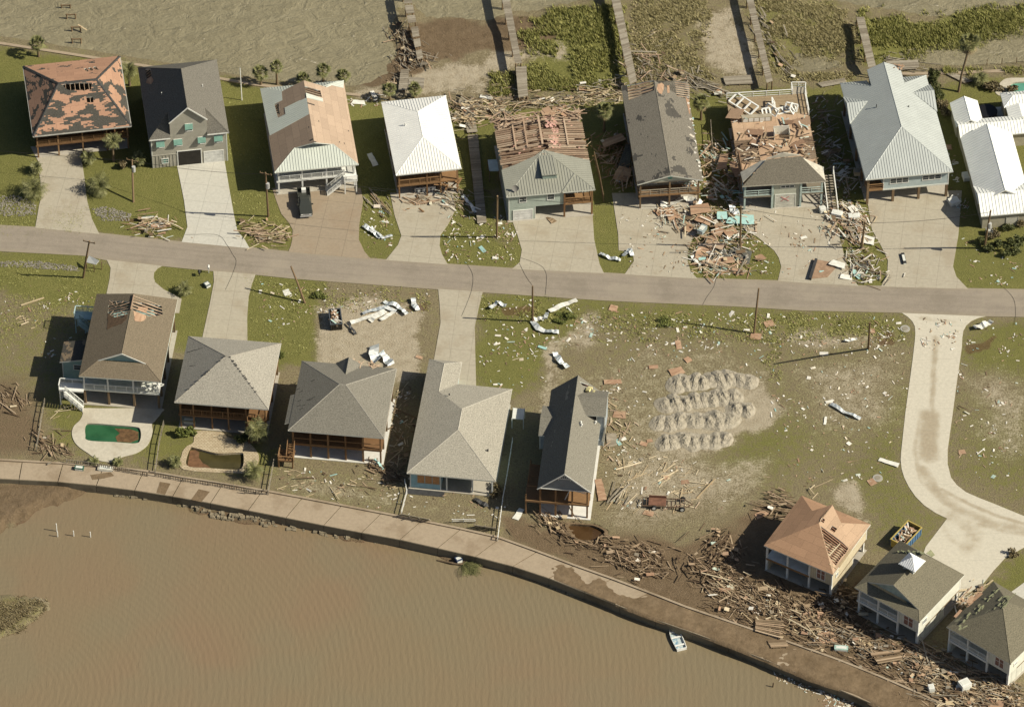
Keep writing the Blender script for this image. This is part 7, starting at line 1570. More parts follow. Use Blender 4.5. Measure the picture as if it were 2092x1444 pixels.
ROWS = (('back', Ht, '1120,850 1165,838 1212,832 1262,832 1318,828 1372,822 1422,822'),('back', J, '60,822 105,826 180,830 225,835'),('second', Ht, '1048,962 1105,955 1160,948 1215,938 1268,930 1325,925 1380,922 1435,930'),('second', J, '10,930 60,930'),('third', Ht, '1022,1062 1078,1066 1135,1062 1190,1058 1245,1056 1305,1060 1362,1062 1418,1050'),('third', J, '40,1040 145,990 215,985'),('front', Ht, '1048,1178 1100,1172 1155,1168 1215,1172 1272,1172 1332,1168 1392,1160'))
for nm, t, q in ROWS:
    for p in pts(t, q):
        o = bpy.data.objects.new('sand_mound', rk.choice(MV)); S.collection.objects.link(o); o.location = p+Vector((rk.uniform(-.2,.2), rk.uniform(-.3,.3), 0)); o.rotation_euler = (0,0,rk.uniform(-.6,.6)); o.scale = (rk.uniform(1.35,1.75), rk.uniform(1.6,2.1), rk.uniform(.5,.8))
        tag(o, 'pale dumped sand mound in the '+nm+' row of the cluster on the empty lot', 'sand mound', 'sand mounds on the empty lot')
# ---------------------------------------------------------------- debris
MATS = {'plank': m_plank, 'drift': m_drift, 'pale': m_pale, 'ply': m_ply, 'raft': m_rafter, 'grey': m_greywood, 'scrap': m_scrap, 'brown': m_brownwood}
PLV = {}
def plank_mesh(mk, rk):
    k = (mk, rk.randrange(14))
    if k not in PLV:
        r2 = random.Random(k[1]*7+len(mk)); mb = MB(); L_ = 1.0+k[1]*.27; w_ = r2.choice((.07,.09,.11,.14,.19)); t_ = r2.choice((.04,.05,.09))
        mb.beam((-L_/2,0,0),(L_/2,0,0), w_, t_)
        if r2.random() < .3: mb.beam((L_*.1,-.25,t_),(L_*.15,.3,t_), .1, .05)
        PLV[k] = (mb.mesh('plank', MATS[mk]), L_, w_)
    return PLV[k]
LIT = {k: MB() for k in ('plank','scrap','ply')}; MATL = ['plank','drift','pale','ply','raft','grey','scrap','brown']
def rnd_in(P, rk):
    lo = (min(q[0] for q in P), min(q[1] for q in P)); hi = (max(q[0] for q in P), max(q[1] for q in P))
    for _ in range(60):
        x, y = rk.uniform(lo[0], hi[0]), rk.uniform(lo[1], hi[1])
        if inpoly2(x, y, P): return x, y
    return x, y
NP = [0]
def lumber(label, group, t, poly, n_ind, n_lit, mk, ang, spread, top=.4, seed=1, lit_len=(.6,3.2), base=None, cat='plank'):
    """loose boards in a region of the photo; ang in degrees on the ground; the biggest lie on top as things of their own"""
    rk = random.Random(seed); P = [tuple(map(float, q.split(','))) for q in poly.split()]; mks = mk.split('/')
    def place():
        x, y = rnd_in(P, rk); p = G(*t(x, y)); zb = gz(p.x, p.y) if base is None else base
        return p, max(zb, Z_LAG if p.y < -15 else Z_BAY), math.radians(ang+rk.gauss(0, spread))
    for i in range(int(n_lit*1.6)):
        p, zb, a = place(); l = rk.uniform(*lit_len)*(.35+.65*rk.random())
        if rk.random() < .5: p.x += rk.gauss(0,1.3); p.y += rk.gauss(0,1.2); zb = gz(p.x, p.y) if base is None else base
        if rk.random() < .055: LIT['plank'].beam((p.x-.3*l, p.y, zb+.1+top*.8), (p.x+.2*l, p.y+rk.uniform(-.3,.3), zb+.15+top*rk.random()), rk.uniform(.22,.75), .03, rk.choice((3,6,5,1,2,1,0))); continue
        if rk.random() < .12: a = rk.uniform(0, 3.1)
        z = zb+.05+top*rk.random()**1.6; d = Vector((math.cos(a), math.sin(a), rk.gauss(0,.06)))*l/2; c = Vector((p.x, p.y, z+abs(d.z)))
        m = MATL.index(rk.choice(mks)); LIT['plank'].beam(c-d, c+d, rk.choice((.04,.05,.07,.09,.12,.18)), rk.choice((.03,.05,.08)), m)
    for i in range(max(1, int(n_ind*.5))):
        me, L_, w_ = plank_mesh(rk.choice(mks), rk); p, zb, a = place(); o = bpy.data.objects.new('plank', me); S.collection.objects.link(o); NP[0] += 1
        tl = rk.gauss(0,.07); o.location = (p.x, p.y, zb+.06+top*(.5+.6*rk.random())*(top > .15)+abs(tl)*L_/2); o.rotation_euler = (rk.gauss(0,.1), tl, a); tag(o, label, cat, group)
lumber('muddy plank in the drift heap below the narrow dark gable house', 'planks below the narrow dark gable', S5, '60,1195 200,1205 320,1290 430,1430 330,1440 200,1320 60,1240', 12, 70, 'plank/drift', -50, 14, .5, 1)
lumber('muddy plank in the drift line between the flooded pit and the sea wall curb', 'planks by the flooded pit', M, '440,520 660,530 760,590 840,640 780,690 680,650 620,590 460,560', 14, 110, 'plank/drift', -28, 22, .45, 2)
lumber('splintered plank in the middle heap of the drift west of the orange sheathed house', 'planks in the middle drift heap', M, '700,600 860,560 980,600 1040,740 900,770 800,700', 18, 140, 'plank/drift', -30, 30, .4, 3)
lumber('plank in the shaded drift left of the orange sheathed house', 'planks in the shade of the orange roof', M, '1090,660 1250,640 1407,560 1407,880 1280,830 1150,740', 16, 170, 'drift/plank', -40, 35, .5, 4)
lumber('brown plank in the great drift pile below the orange sheathed house', 'planks in the great drift pile', N, '0,650 150,690 420,750 620,870 700,950 640,1060 560,1010 440,930 260,880 0,770', 42, 520, 'drift/plank/plank/drift/pale', -42, 28, .42, 5)
lumber('brown plank in the drift between the orange sheathed house and the cupola house', 'planks between two beach houses', N, '560,770 740,790 830,690 900,900 1000,1010 780,980 640,900', 14, 230, 'drift', -15, 40, .6, 6)
lumber('brown plank in the drift pile below the cupola house', 'planks below the cupola house', N, '620,960 950,1010 1180,1070 1340,1120 1420,1200 1300,1270 1150,1170 980,1170 800,1050 660,1040', 34, 430, 'drift/plank/plank/grey', -26, 26, .4, 7)
lumber('brown plank in the drift pile at the lower right house', 'planks at the lower right house', N, '1160,1130 1420,1130 1640,1240 1877,1340 1877,1440 1350,1440 1250,1290', 34, 500, 'drift/plank/plank/grey/pale', -30, 28, .4, 8)
lumber('long plank on the mud near the promenade curb at lower right', 'planks on the curb mud', N, '0,800 260,900 440,950 800,1120 1100,1200 1300,1400 1250,1440 900,1230 500,1080 200,960 0,880', 10, 190, 'drift/plank', -25, 18, .1, 9)
lumber('brown plank in the stack behind the orange sheathed house', 'planks behind the orange roof', N, '290,200 400,150 505,220 480,330 400,330 300,300', 14, 60, 'plank', -14, 14, .7, 10)
lumber('long pale plank crossed behind the orange roof', 'pale planks behind the orange roof', N, '600,120 660,60 720,60 660,190 610,190', 5, 2, 'pale', 42, 34, .4, 11)
lumber('dark branch like board at the left edge of the orange roof shade', 'boards at the edge of the shade', N, '0,420 60,380 120,430 60,620 0,660', 6, 70, 'drift', 60, 25, .6, 12)
lumber('thin plank in the drift line behind the bright white roofed house', 'planks behind the bright white roof', B, '1225,610 1290,600 1480,640 1560,600 1562,690 1440,740 1310,770 1240,720', 20, 190, 'grey/plank/pale', -8, 40, .7, 13)
lumber('grey plank in the drift line behind the bare rafter house', 'planks behind the bare rafter house', C, '0,590 200,580 420,600 620,560 850,470 860,600 640,640 600,650 380,650 120,700 0,690', 26, 260, 'grey/plank/pale', 4, 22, .6, 14)
lumber('grey plank in the wreck of the broken pier', 'planks of the broken pier', B, '905,140 960,150 1060,340 1110,350 1150,400 1080,420 960,420 900,520 850,530 930,400 960,330 905,200', 16, 110, 'grey/plank', -62, 26, .6, 15)
lumber('orange brown board in the collapsed pile left of the long shingled gable', 'boards left of the shingled gable', C, '670,870 760,830 880,820 900,900 920,1060 930,1140 800,1130 740,1040', 26, 150, 'ply/raft/brown', 55, 35, .9, 16)
lumber('splintered grey board by the pier behind the long shingled gable', 'boards behind the shingled gable', C, '920,300 1010,300 1060,440 1240,450 1270,500 1060,480 950,480', 10, 90, 'grey/raft', -45, 30, .7, 17)
lumber('grey board strewn between the shingled gable and the white deck', 'boards behind the white deck', C, '1240,440 1300,460 1500,560 1480,600 1300,520', 8, 70, 'grey', -28, 16, .4, 18)
lumber('board in the wreckage left of the wrecked house', 'boards left of the wrecked house', D, '120,860 300,840 320,1000 340,1180 320,1260 150,1250 120,1100 90,900', 14, 170, 'raft/plank/ply/scrap/grey/scrap/plank', -50, 50, .9, 19)
lumber('board in the wreckage right of the wrecked house', 'boards right of the wrecked house', D, '800,560 840,600 880,760 960,940 1040,1060 1030,1150 900,1130 850,960 800,840', 12, 150, 'plank/grey/scrap', 35, 45, .5, 20)
lumber('reddish board in the big heap under the dark pole', 'boards of the big heap', Q, '160,200 300,170 560,180 760,220 980,320 860,480 900,560 700,640 520,640 450,560 480,450 380,330 260,320', 30, 300, 'raft/ply/plank/scrap/grey/pale/scrap', -42, 35, .7, 21)
lumber('reddish board in the front edge of the big heap beside the road', 'boards at the front of the heap', Q, '440,560 620,560 900,640 920,720 700,720 500,700', 8, 110, 'raft/ply/scrap/grey/pale', 0, 40, .3, 22)
lumber('reddish board in the debris strip between the two right driveways', 'boards between the right driveways', Q, '1480,190 1640,150 1800,170 1880,260 1850,420 1820,520 1740,470 1640,400 1560,300', 16, 200, 'raft/ply/scrap/plank/grey/pale/scrap', -55, 30, .5, 23)
lumber('board in the debris at the foot of the dark strip pole', 'boards at the strip pole', Q, '1690,540 1860,500 1900,640 2030,720 1800,770 1700,680', 4, 90, 'plank/scrap/grey', 10, 45, .3, 24)
lumber('plank in the pile on the lawn left of the white new driveway', 'planks left of the new driveway', A, '830,1320 900,1290 1000,1330 1030,1375 960,1420 830,1410', 12, 60, 'pale/ply/scrap', -8, 26, .6, 25)
lumber('plank in the pile on the lawn right of the white new driveway', 'planks right of the new driveway', B, '0,1350 100,1340 270,1390 275,1440 200,1470 60,1460 0,1420', 12, 80, 'plank/raft/pale', -5, 28, .5, 26)
lumber('plank fallen on the lawn beside the bright white house driveway', 'planks beside the white house driveway', B, '755,1190 800,1180 880,1290 860,1300', 7, 20, 'plank/grey', -58, 8, .25, 27)
lumber('broken board on the driveway of the bright white roofed house', 'boards on the white house driveway', B, '950,1190 1110,1195 1115,1235 1010,1240', 5, 30, 'brown/raft', -15, 30, .2, 28)
lumber('plank in the debris between the bright white house and the boardwalk', 'planks between house and boardwalk', B, '1130,1160 1260,1110 1390,1250 1400,1330 1300,1300 1200,1240', 10, 70, 'plank/grey/scrap', -38, 20, .3, 29)
lumber('pale board lying in the alley between the dark and the speckled roofs', 'boards in the alley', Gt, '850,880 930,880 930,1140 920,1330 780,1330 830,1100', 12, 70, 'pale/plank', 45, 45, .2, 30, (.5,1.8))
lumber('dark wet board in the heap at the corner of the blue house', 'boards at the blue house corner', L, '730,150 870,170 870,210 760,235 640,130 700,100', 4, 60, 'drift/plank', -30, 35, .3, 31)
lumber('pale new board strewn on the lot right of the narrow dark gable', 'pale boards on the lot', M, '690,160 860,100 1000,60 1200,120 1280,270 1180,310 960,300 840,280', 22, 30, 'pale', 33, 30, .0, 32, (.5,2.2))
lumber('stack board in the pale pile right of the timber porch', 'pale boards right of the timber porch', M, '690,290 720,260 800,265 800,350 700,350', 8, 12, 'pale/grey', 65, 10, .3, 33)
lumber('pale board strewn near the wrecked trailer', 'boards near the wrecked trailer', M, '800,310 920,310 930,400 1120,330 1160,370 900,410', 7, 14, 'pale/raft', 28, 30, .05, 34)
lumber('pale board on the grass of the far left field', 'boards on the far left field', F, '70,430 190,345 200,365 160,460 200,490 130,560 80,470', 7, 4, 'pale', 38, 16, .1, 35)
lumber('long pale board across the far left field beside the dark timber fence', 'long boards on the far left field', F, '20,1000 120,965 240,945 250,960 130,1000', 3, 0, 'pale', 20, 5, .05, 36)
lumber('brown board in the scatter along the left fence', 'boards along the left fence', F, '200,1110 420,1220 390,1260 230,1260', 8, 50, 'plank/drift', -45, 28, .2, 37)
lumber('pale slat on the grass by the steps of the long brown shingled house', 'slats by the steps', F, '330,960 470,980 440,1015 330,1015', 5, 4, 'pale', 28, 18, .1, 38)
lumber('board strewn on the lagoon side lawn', 'boards on the lagoon lawn', L, '170,150 880,170 860,270 560,290 180,280', 6, 40, 'pale/plank', -10, 30, .0, 39, (.5,1.6))
lumber('dark driftwood in the tan mud flats at left', 'driftwood at left', F, '0,860 110,840 140,980 20,1000', 3, 30, 'drift/plank', -50, 25, .1, 40)
lumber('splinter strewn in the field right of the narrow dark gable', 'splinters right of the dark gable', S5, '640,190 840,250 840,460 760,800 700,800 640,560', 6, 50, 'raft/pale', -55, 40, .1, 41, (.5,2.0))
lumber('grey board stranded behind the pale metal house', 'boards behind the pale metal house', E, '440,340 640,360 650,450 560,440', 3, 40, 'grey', -5, 15, .4, 42)
lumber('board stranded in the marsh between the piers', 'boards in the marsh', C, '960,150 1130,220 1160,350 1000,280', 3, 14, 'pale/grey', 20, 25, .1, 43)
lumber('grey board along the broken rail of the straight pier', 'boards along the straight pier', D, '430,60 470,80 560,320 660,440 600,440 520,330', 5, 50, 'grey', -62, 10, .5, 44)
lumber('plank by the long torn eave at lower right', 'planks at the torn eave', P2, '1430,480 1700,290 1730,330 1500,520', 3, 50, 'scrap/pale/raft', 35, 20, .4, 45)
DBG.append(('planks', NP[0], len(LIT['plank'].f)//6))
# scattered scraps
SCV = []
for k in range(16):
    r2 = random.Random(k); mb = MB(); l = r2.uniform(.18,.75); w_ = r2.uniform(.12,.32); mb.solid([(-l/2,-w_/2,0),(l/2,-w_/2*r2.uniform(.6,1),0),(l/2*r2.uniform(.7,1),w_/2,r2.uniform(0,.08)),(-l/2,w_/2,0),(-l/2,-w_/2,.03),(l/2,-w_/2,.03),(l/2,w_/2,.05+r2.uniform(0,.1)),(-l/2,w_/2,.03)], [(3,2,1,0),(4,5,6,7),(0,1,5,4),(1,2,6,5),(2,3,7,6),(3,0,4,7)]); SCV.append(mb.mesh('siding_scrap', m_scrap))
NS = [0]
def scraps(label, group, t, poly, n_ind, n_lit, seed, zoff=0.0, mats=(0,)):
    rk = random.Random(seed); n_ind = max(1, int(n_ind*.74)); P = [tuple(map(float, q.split(','))) for q in poly.split()]
    n_lit = int(n_lit*1.4)
    cs = [rnd_in(P, rk) for _ in range(max(2, (n_lit+n_ind)//13))]; ext = (max(q[0] for q in P)-min(q[0] for q in P))*.05
    for i in range(n_lit+n_ind):
        x, y = rnd_in(P, rk)
        if rk.random() < .55: c_ = rk.choice(cs); x2, y2 = c_[0]+rk.gauss(0,ext), c_[1]+rk.gauss(0,ext*.7); x, y = (x2, y2) if inpoly2(x2, y2, P) else (x, y)
        p = G(*t(x, y)); z = max(gz(p.x, p.y)+.03, .075 if zoff else -9, Z_LAG if p.y < -15 else -9); a = rk.uniform(0, math.pi)
        if i >= n_lit:
            o = bpy.data.objects.new('siding_scrap', rk.choice(SCV)); S.collection.objects.link(o); NS[0] += 1; s_ = rk.uniform(.65,1.25)*rk.choice((1,1,1,1.7))
            o.location = (p.x, p.y, z); o.rotation_euler = (rk.gauss(0,.1), rk.gauss(0,.1), a); o.scale = (s_, s_, 1); tag(o, label, 'scrap', group)
        else:
            l = rk.uniform(.03,.12)*math.exp(rk.gauss(.62,.5)); d = Vector((math.cos(a)*l, math.sin(a)*l, rk.gauss(0,.03))); c = Vector((p.x, p.y, z+.03)); LIT['scrap'].beam(c-d, c+d, rk.uniform(.06,.2), .03, rk.choice((0,0,0,1,2,2)))
for args in (
 ('white scrap on the grass island left of the bare rafter house driveway', 'scraps on the left grass island', I, '915,440 1050,440 1062,510 1045,545 915,540 900,500', 26, 120, 1, 1),
 ('white scrap on the grass beside the curled metal by the tan driveway', 'scraps by the tan driveway', I, '735,430 795,420 810,490 785,528 750,515', 10, 40, 2),
 ('white scrap on the verge right of the long lower driveway', 'scraps on the verge by the long driveway', I, '985,605 1235,625 1240,690 1120,720 980,700', 30, 120, 3),
 ('white scrap on the lawn left of the narrow dark gable', 'scraps left of the dark gable', I, '980,700 1120,700 1120,780 1050,800 980,780', 12, 50, 4),
 ('white scrap on the verge of the empty lot by the lone pole', 'scraps on the empty lot verge', I, '1235,630 1540,640 1560,720 1240,720', 34, 140, 5),
 ('white scrap on the verge between the lone pole and the side street', 'scraps by the side street', I, '1540,640 1860,650 1860,710 1700,730 1550,720', 30, 120, 6),
 ('white scrap on the open field below the verge', 'scraps on the open field', I, '1240,720 1860,720 1850,900 1840,990 1600,1000 1560,780 1330,740', 34, 170, 7),
 ('white scrap around the sand mounds', 'scraps around the sand mounds', I, '1230,720 1340,740 1330,930 1500,950 1480,1040 1240,1040 1220,900', 22, 130, 8),
 ('white scrap right of the side street', 'scraps right of the side street', I, '1965,660 2092,660 2092,1020 1960,960 1950,850', 18, 110, 9),
 ('white scrap on the driveway in front of the big debris heap', 'scraps on the heap driveway', I, '1262,440 1420,430 1420,560 1280,555', 6, 70, 10, 1),
 ('white scrap on the driveway of the wrecked house', 'scraps on the wrecked house driveway', I, '1530,420 1700,420 1740,560 1600,565', 10, 60, 11, 1),
 ('white scrap in the wreckage between the two right driveways', 'scraps between the right driveways', I, '1700,300 1770,400 1800,520 1800,580 1740,580 1720,480 1690,400', 16, 140, 12, 1),
 ('white scrap in the alley beside the white metal roofs', 'scraps in the white roof alley', I, '1915,300 1945,300 1985,440 1965,450', 8, 60, 13),
 ('white scrap in the wreckage left of the wrecked house', 'scraps left of the wrecked house', I, '1430,280 1510,330 1530,420 1430,420', 16, 120, 14),
 ('white scrap on the grass island under the big debris heap', 'scraps under the big heap', I, '1415,480 1560,490 1590,560 1430,565', 12, 90, 15),
 ('white scrap on the lawn by the sandy lot', 'scraps by the sandy lot', I, '530,570 890,600 880,640 640,640 560,720 520,660', 18, 90, 16),
 ('white scrap on the far left field', 'scraps on the far left field', I, '0,560 190,600 170,760 0,760', 6, 60, 17),
 ('white scrap in the drift along the lagoon', 'scraps in the lagoon drift', N, '0,640 620,880 1350,1100 1877,1340 1877,1440 1300,1300 640,1060 0,800', 18, 260, 18),
 ('bright scrap of rubbish in the trash line at the water edge', 'rubbish at the water edge', N, '380,1180 560,1240 760,1330 980,1444 760,1444 540,1290 400,1240', 22, 160, 19),
 ('white scrap on the lagoon side yards', 'scraps on the lagoon yards', I, '570,950 1050,1020 1040,1060 820,1050 570,1000', 10, 70, 20),
 ('white scrap on the pale side street', 'scraps on the side street', I, '1870,650 1965,655 1950,720 1880,720', 6, 60, 21, 1),
 ('white scrap at the far right verge', 'scraps at the far right verge', I, '1960,480 2092,540 2092,585 1980,585', 6, 40, 22),
 ('white scrap between the speckled roof house and the dark hip roof', 'scraps in the alley', I, '800,790 840,790 830,960 790,960', 6, 40, 23),
 ('white scrap on the drift sand behind the half stripped roof', 'scraps on the beach sand', I, '700,200 790,190 800,215 720,220', 4, 40, 24)): scraps(*args)
DBG.append(('scraps', NS[0], len(LIT['scrap'].f)//6))
tag(LIT['plank'].build('plank_litter', [MATS[k] for k in MATL]), 'dense litter of smaller broken boards through every debris heap', 'debris litter', kind='stuff')
tag(LIT['scrap'].build('scrap_litter', [m_scrap, m_ply, m_plank]), 'countless small white and tan scraps strewn over lawns and lots', 'debris litter', kind='stuff')
# plywood and roofing sheets lying about
rk = random.Random(9)
def sheet(label, t, q, sx, sy, a, mat='ply', z=0.06, tilt=.06, group=None, name='plywood_sheet', cat='sheet', rag=True):
    p = G(*t(*q)); mb = MB(); P = [(-sx/2,-sy/2,0),(sx/2,-sy/2,0),(sx/2*rk.uniform(.7,1),sy/2,0),(-sx/2*rk.uniform(.75,1),sy/2,0)]
    mb.slab(jag(P, .07, .5, rk.randrange(99)) if rag else P, off=(0,0,-.035))
    o = mb.build(name, MATS.get(mat, mat)); o.location = (p.x, p.y, max(gz(p.x,p.y), 0)+z+abs(tilt)*max(sx,sy)/2); o.rotation_euler = (rk.gauss(0,tilt), rk.gauss(0,tilt), math.radians(a)); return tag(o, label, cat, group)
for i, (t, q, sx, sy, a) in enumerate(((Ht,(760,417),1.3,1.2,-15),(Ht,(1128,625),.9,1.7,8),(Ht,(1180,710),1.1,1.0,40),(Ht,(985,750),1.4,.7,5),(Ht,(1118,775),2.2,1.3,22),(Ht,(755,835),2.6,.9,5),(Ht,(930,1185),1.1,.8,-20),(Ht,(965,1168),.9,.6,10),(J,(340,505),1.6,1.2,20),(J,(262,578),1.6,1.2,-8),(J,(925,545),.7,.9,0),(J,(1430,1232),1.1,.9,10),(M,(655,270),1.3,4.3,8),(M,(915,395),1.6,.9,-20),(Ht,(1165,1402),1.2,.8,5),(J,(285,130),1.5,1.3,30),(Gt,(990,695),1.1,.6,-20),(N,(968,102),1.1,1.2,30),(C,(640,530),2.4,1.6,8),(C,(480,650),2.6,.8,18),(Ht,(795,1020),2.0,1.4,-10),(N,(700,1030),2.6,1.8,10),(N,(1690,1430),3.0,2.0,-25),(N,(310,295),2.0,1.0,30),(N,(750,890),1.8,1.0,30),(Ht,(1060,1378),.9,.6,10))):
    sheet('bare plywood sheet '+('on the verge near the road','small and pointed in the open field','square in the open field','narrow in the open field beside the wheel tracks','large at the back edge of the sand mounds','long beside the back end of the narrow dark gable','small left of the sand mounds','smallest left of the sand mounds','beside the lone pole near the road','at the foot of the lone pole','behind the leaning field pole','right of the side street','long and leaning beside the timber porch','near the wrecked trailer','on the pale boards lot','beside the big heap near the curved kerb','beside the sandy lot driveway','beside the round well cover','on the grass behind the bare rafter house','at the drift line behind the bare rafter house','in the splinters right of the narrow dark gable','in the drift below the cupola house','at the lower right corner','behind the orange roof','between two beach houses','among the pale boards')[i], t, q, sx, sy, a)
for i, (q, sx, sy, a, m, z) in enumerate((((190,215),1.6,1.4,35,'ply',.2),((285,235),2.0,2.6,20,'ply',.3),((510,225),3.2,2.0,12,'ply',.9),((545,300),2.6,1.4,-25,'ply',.6),((600,450),1.9,1.4,20,'ply',.6),((655,395),1.6,1.6,-35,'ply',.7),((545,560),2.6,2.4,-10,'ply',.2),((700,612),3.4,1.2,2,'ply',.2),((575,628),1.4,1.2,30,'raft',.35),((640,640),2.0,.9,-10,'ply',.2),((830,700),1.6,1.0,-15,'ply',.1),((760,395),1.8,1.4,30,'ply',.6),((420,350),1.3,1.6,-40,'ply',.3),((640,500),2.6,1.2,-25,'raft',.5))):
    sheet('orange plywood sheet in the big heap, '+('at its far left tip','with dark battens near its left end','largest on top of the heap','below the largest sheet','square near the grey cabinet','tilted beside the grey cabinet','broad over the kerb','long at the front of the heap','reddest at the front','low at the front edge','last beside the road','near the foot of the pole','low left of the cabinet','slanting in the middle')[i], Q, q, sx, sy, a, m, z, .09)
teal_b = plain('pale_teal_panel', (.36,.56,.52), .6, .2); dkr = shingle('roof_piece_shingle', (.10,.10,.085)); whb = plain('white_panel', (.66,.65,.58), .6, .2)
for q, sx, sy, a, m, z, l in (((840,290),4.2,2.0,-6,teal_b,.5,'large pale teal wall panel lying beside the dark pole'),((690,265),1.5,1.7,0,teal_b,.7,'small pale teal panel in the big heap'),((530,598),1.2,.6,10,teal_b,.3,'pale teal strip at the front of the big heap'),((1775,715),.9,2.2,35,teal_b,.15,'pale teal panel at the foot of the debris strip'),((660,560),3.0,2.0,10,dkr,.2,'dark grey roof piece left of the pole shadow'),((830,570),3.6,2.6,-15,dkr,.12,'large dark grey roof piece in front of the dark pole'),((1800,655),2.2,1.2,0,dkr,.1,'dark roof piece in the debris strip'),((1745,205),1.3,1.4,30,whb,.5,'white square panel in the debris strip below the stairs'),((1860,445),2.6,1.6,-20,whb,.25,'white panel right of the dark strip pole'),((1690,740),1.8,.9,-10,whb,.15,'white panel at the road end of the debris strip'),((1625,645),2.6,1.2,-25,whb,.35,'white sheet on the reddish panel on the driveway'),((1350,420),1.0,.5,20,whb,.1,'white strip on the heap driveway')):
    sheet(l, Q, q, sx, sy, a, m, z, .05, None, 'wall_panel', 'panel')
p_ = [G(*Q(*q), .12) for q in ((1450,592),(1640,625),(1540,735),(1400,748))]; mb = MB(); mb.slab(p_, off=(0,0,-.06)); tag(mb.build('wall_panel', plain('reddish_panel', (.30,.20,.13), .85, .3)), 'large reddish wall panel lying on the driveway of the wrecked house', 'panel')
mb = MB(); mb.beam(G(*Q(1450,592),.3), G(*Q(1400,750),.3), .4, .45); tag(mb.build('gutter_beam', m_iron), 'dark beam along the edge of the reddish wall panel on the driveway', 'beam')
for q, sx, sy, a, l, m in ((B(770,965),.9,2.8,20,'white door lying on the dark grass left of the bright white house',whb),(B(685,620),2.2,.9,-5,'pale panel on the drift sand behind the half stripped roof',whb),(A(240,320*0+375),.1,.1,0,None,None),(C(725,500),.6,1.2,10,'small white panel upright in the marsh grass by the pier',whb),(C(40,590),2.0,.6,-15,'white plank panel at the drift line beside the second pier',whb),(C(430,1325),1.0,1.6,35,'slatted pallet on the driveway of the bare rafter house',m_plank),(J(1015,1292),.9,3.0,65,'bent white gutter strip lying by the kerb bend',whb),(J(1100,140),.1,.1,0,None,None),(J(655,1055),.35,1.6,-10,'narrow white strip in the middle of the field',whb),(M(210,400),1.0,2.2,-25,'white door leaning at the foot of the side deck',whb),(H if 0 else Ht(750,1165),1.6,2.4,0,'wooden pallet frame in the splinters right of the dark gable',m_greywood),(C(100+25,1010),.1,.1,0,None,None),(Ht(815,1158),.8,.6,20,'small white board in the splinters',whb),(E(820,890),1.0,1.2,0,'reddish panel in the alley by the white roofs',m_ply),(Gt(240,328),1.1,1.2,20,'white cushion like panel on the lawn by the leaning pole',whb),(D(1010-60,1030),.7,2.4,-40,'long white cabinet door in the wreckage right of the stairs',whb),(D(200,960),2.4,1.9,15,'pale jagged board in the wreckage left of the wrecked house',plain('pale_jagged',(.42,.38,.28)))):
    if l: sheet(l, I, q, sx, sy, a, m, .08, .05, None, 'panel', 'panel')
for q, sx, sy, a, l, z in ((D(225,1010),1.6,4.0,-8,'tall brown plywood wall leaning left of the wrecked house',.9),(D(300,1060),1.2,4.4,12,'long orange wall panel leaning at the wrecked house corner',.9),(C(800,880),3.6,2.6,20,'large orange board on the collapsed pile left of the shingled gable',.8),(C(860,1070),2.4,2.4,-20,'orange board at the foot of the collapsed pile',.5)): sheet(l, I, q, sx, sy, a, 'ply', z, .22)
p = [Z_(C,828,1010,.5), Z_(C,905,1015,.3), Z_(C,915,870,2.0), Z_(C,880,870,2.2)]; mb = MB(); mb.slab([p[0],p[1],p[2]], off=(0,0,-.06)); mb.slab([p[0],p[2],p[3]], off=(0,0,-.06)); tag(mb.build('roof_piece', dkr), 'grey shingled roof piece leaning against the shingled gable house', 'roof piece')
# torn sheet metal
def strip(label, t, q, w_, seed, curl=.5, mat=None, h0=.15, name='metal_sheet', n=14, folds=2):
    curl *= .6; w_ *= .85
    rk2 = random.Random(seed); P = [G(*t(*map(float, x.split(',')))) for x in q.split()]; C_ = along(P, n) if len(P) > 1 else P; mb = MB(); L_, R_ = [], []
    for i, p in enumerate(C_):
        d = (C_[min(i+1,n)]-C_[max(i-1,0)]).normalized(); s_ = Vector((-d.y, d.x, 0)); zc = h0+curl*abs(math.sin(i/n*math.pi*folds+seed))*rk2.uniform(.6,1.2); tw = curl*.8*math.sin(i/n*7+seed)
        b0 = max(gz(p.x,p.y), 0)+.05; L_.append(p+s_*w_/2+Vector((0,0,b0+max(0,zc+tw*w_/2)))); R_.append(p-s_*w_/2*rk2.uniform(.8,1)+Vector((0,0,b0+max(0,zc-tw*w_/2))))
    for i in range(n):
        m_ = [(L_[i]+R_[i])/2+Vector((0,0,.1*(1 if i%2 else -1)*curl)), (L_[i+1]+R_[i+1])/2+Vector((0,0,.1*(1 if (i+1)%2 else -1)*curl))]; e = Vector((0,0,.015))
        for a, b, c, d in ((L_[i],L_[i+1],m_[1],m_[0]),(m_[0],m_[1],R_[i+1],R_[i])): mb.face([a,b,c,d]); mb.face([d-e,c-e,b-e,a-e])
    return tag(mb.build(name, mat or m_sheet), label, 'metal sheet')
strip('curled pale metal roofing by the tan driveway', B, '715,1365 760,1395 820,1440', .9, 1, .4); strip('dark twisted metal flashing by the tan driveway', B, '760,1380 830,1440 890,1430', .5, 2, .5)
strip('crumpled silver metal on the grass strip beside the heap driveway', Ht, '680,110 740,140 800,150', .7, 3, .5); strip('crumpled silver metal at the curved kerb of the heap driveway', Ht, '815,130 850,95 870,130', .8, 4, .6)
strip('long white metal roofing strip stretched across the verge', Ht, '395,440 470,405 552,376', 1.0, 5, .25, whb); strip('curved dark metal sheet under the thin straight pole', Ht, '300,495 330,540 390,558 450,558', 1.0, 6, .5); strip('pale metal piece leaning at the thin straight pole', Ht, '305,490 360,480', 1.0, 7, .4, whb); strip('folded dark metal piece above the thin straight pole', Ht, '370,490 382,455', .7, 17, .7)
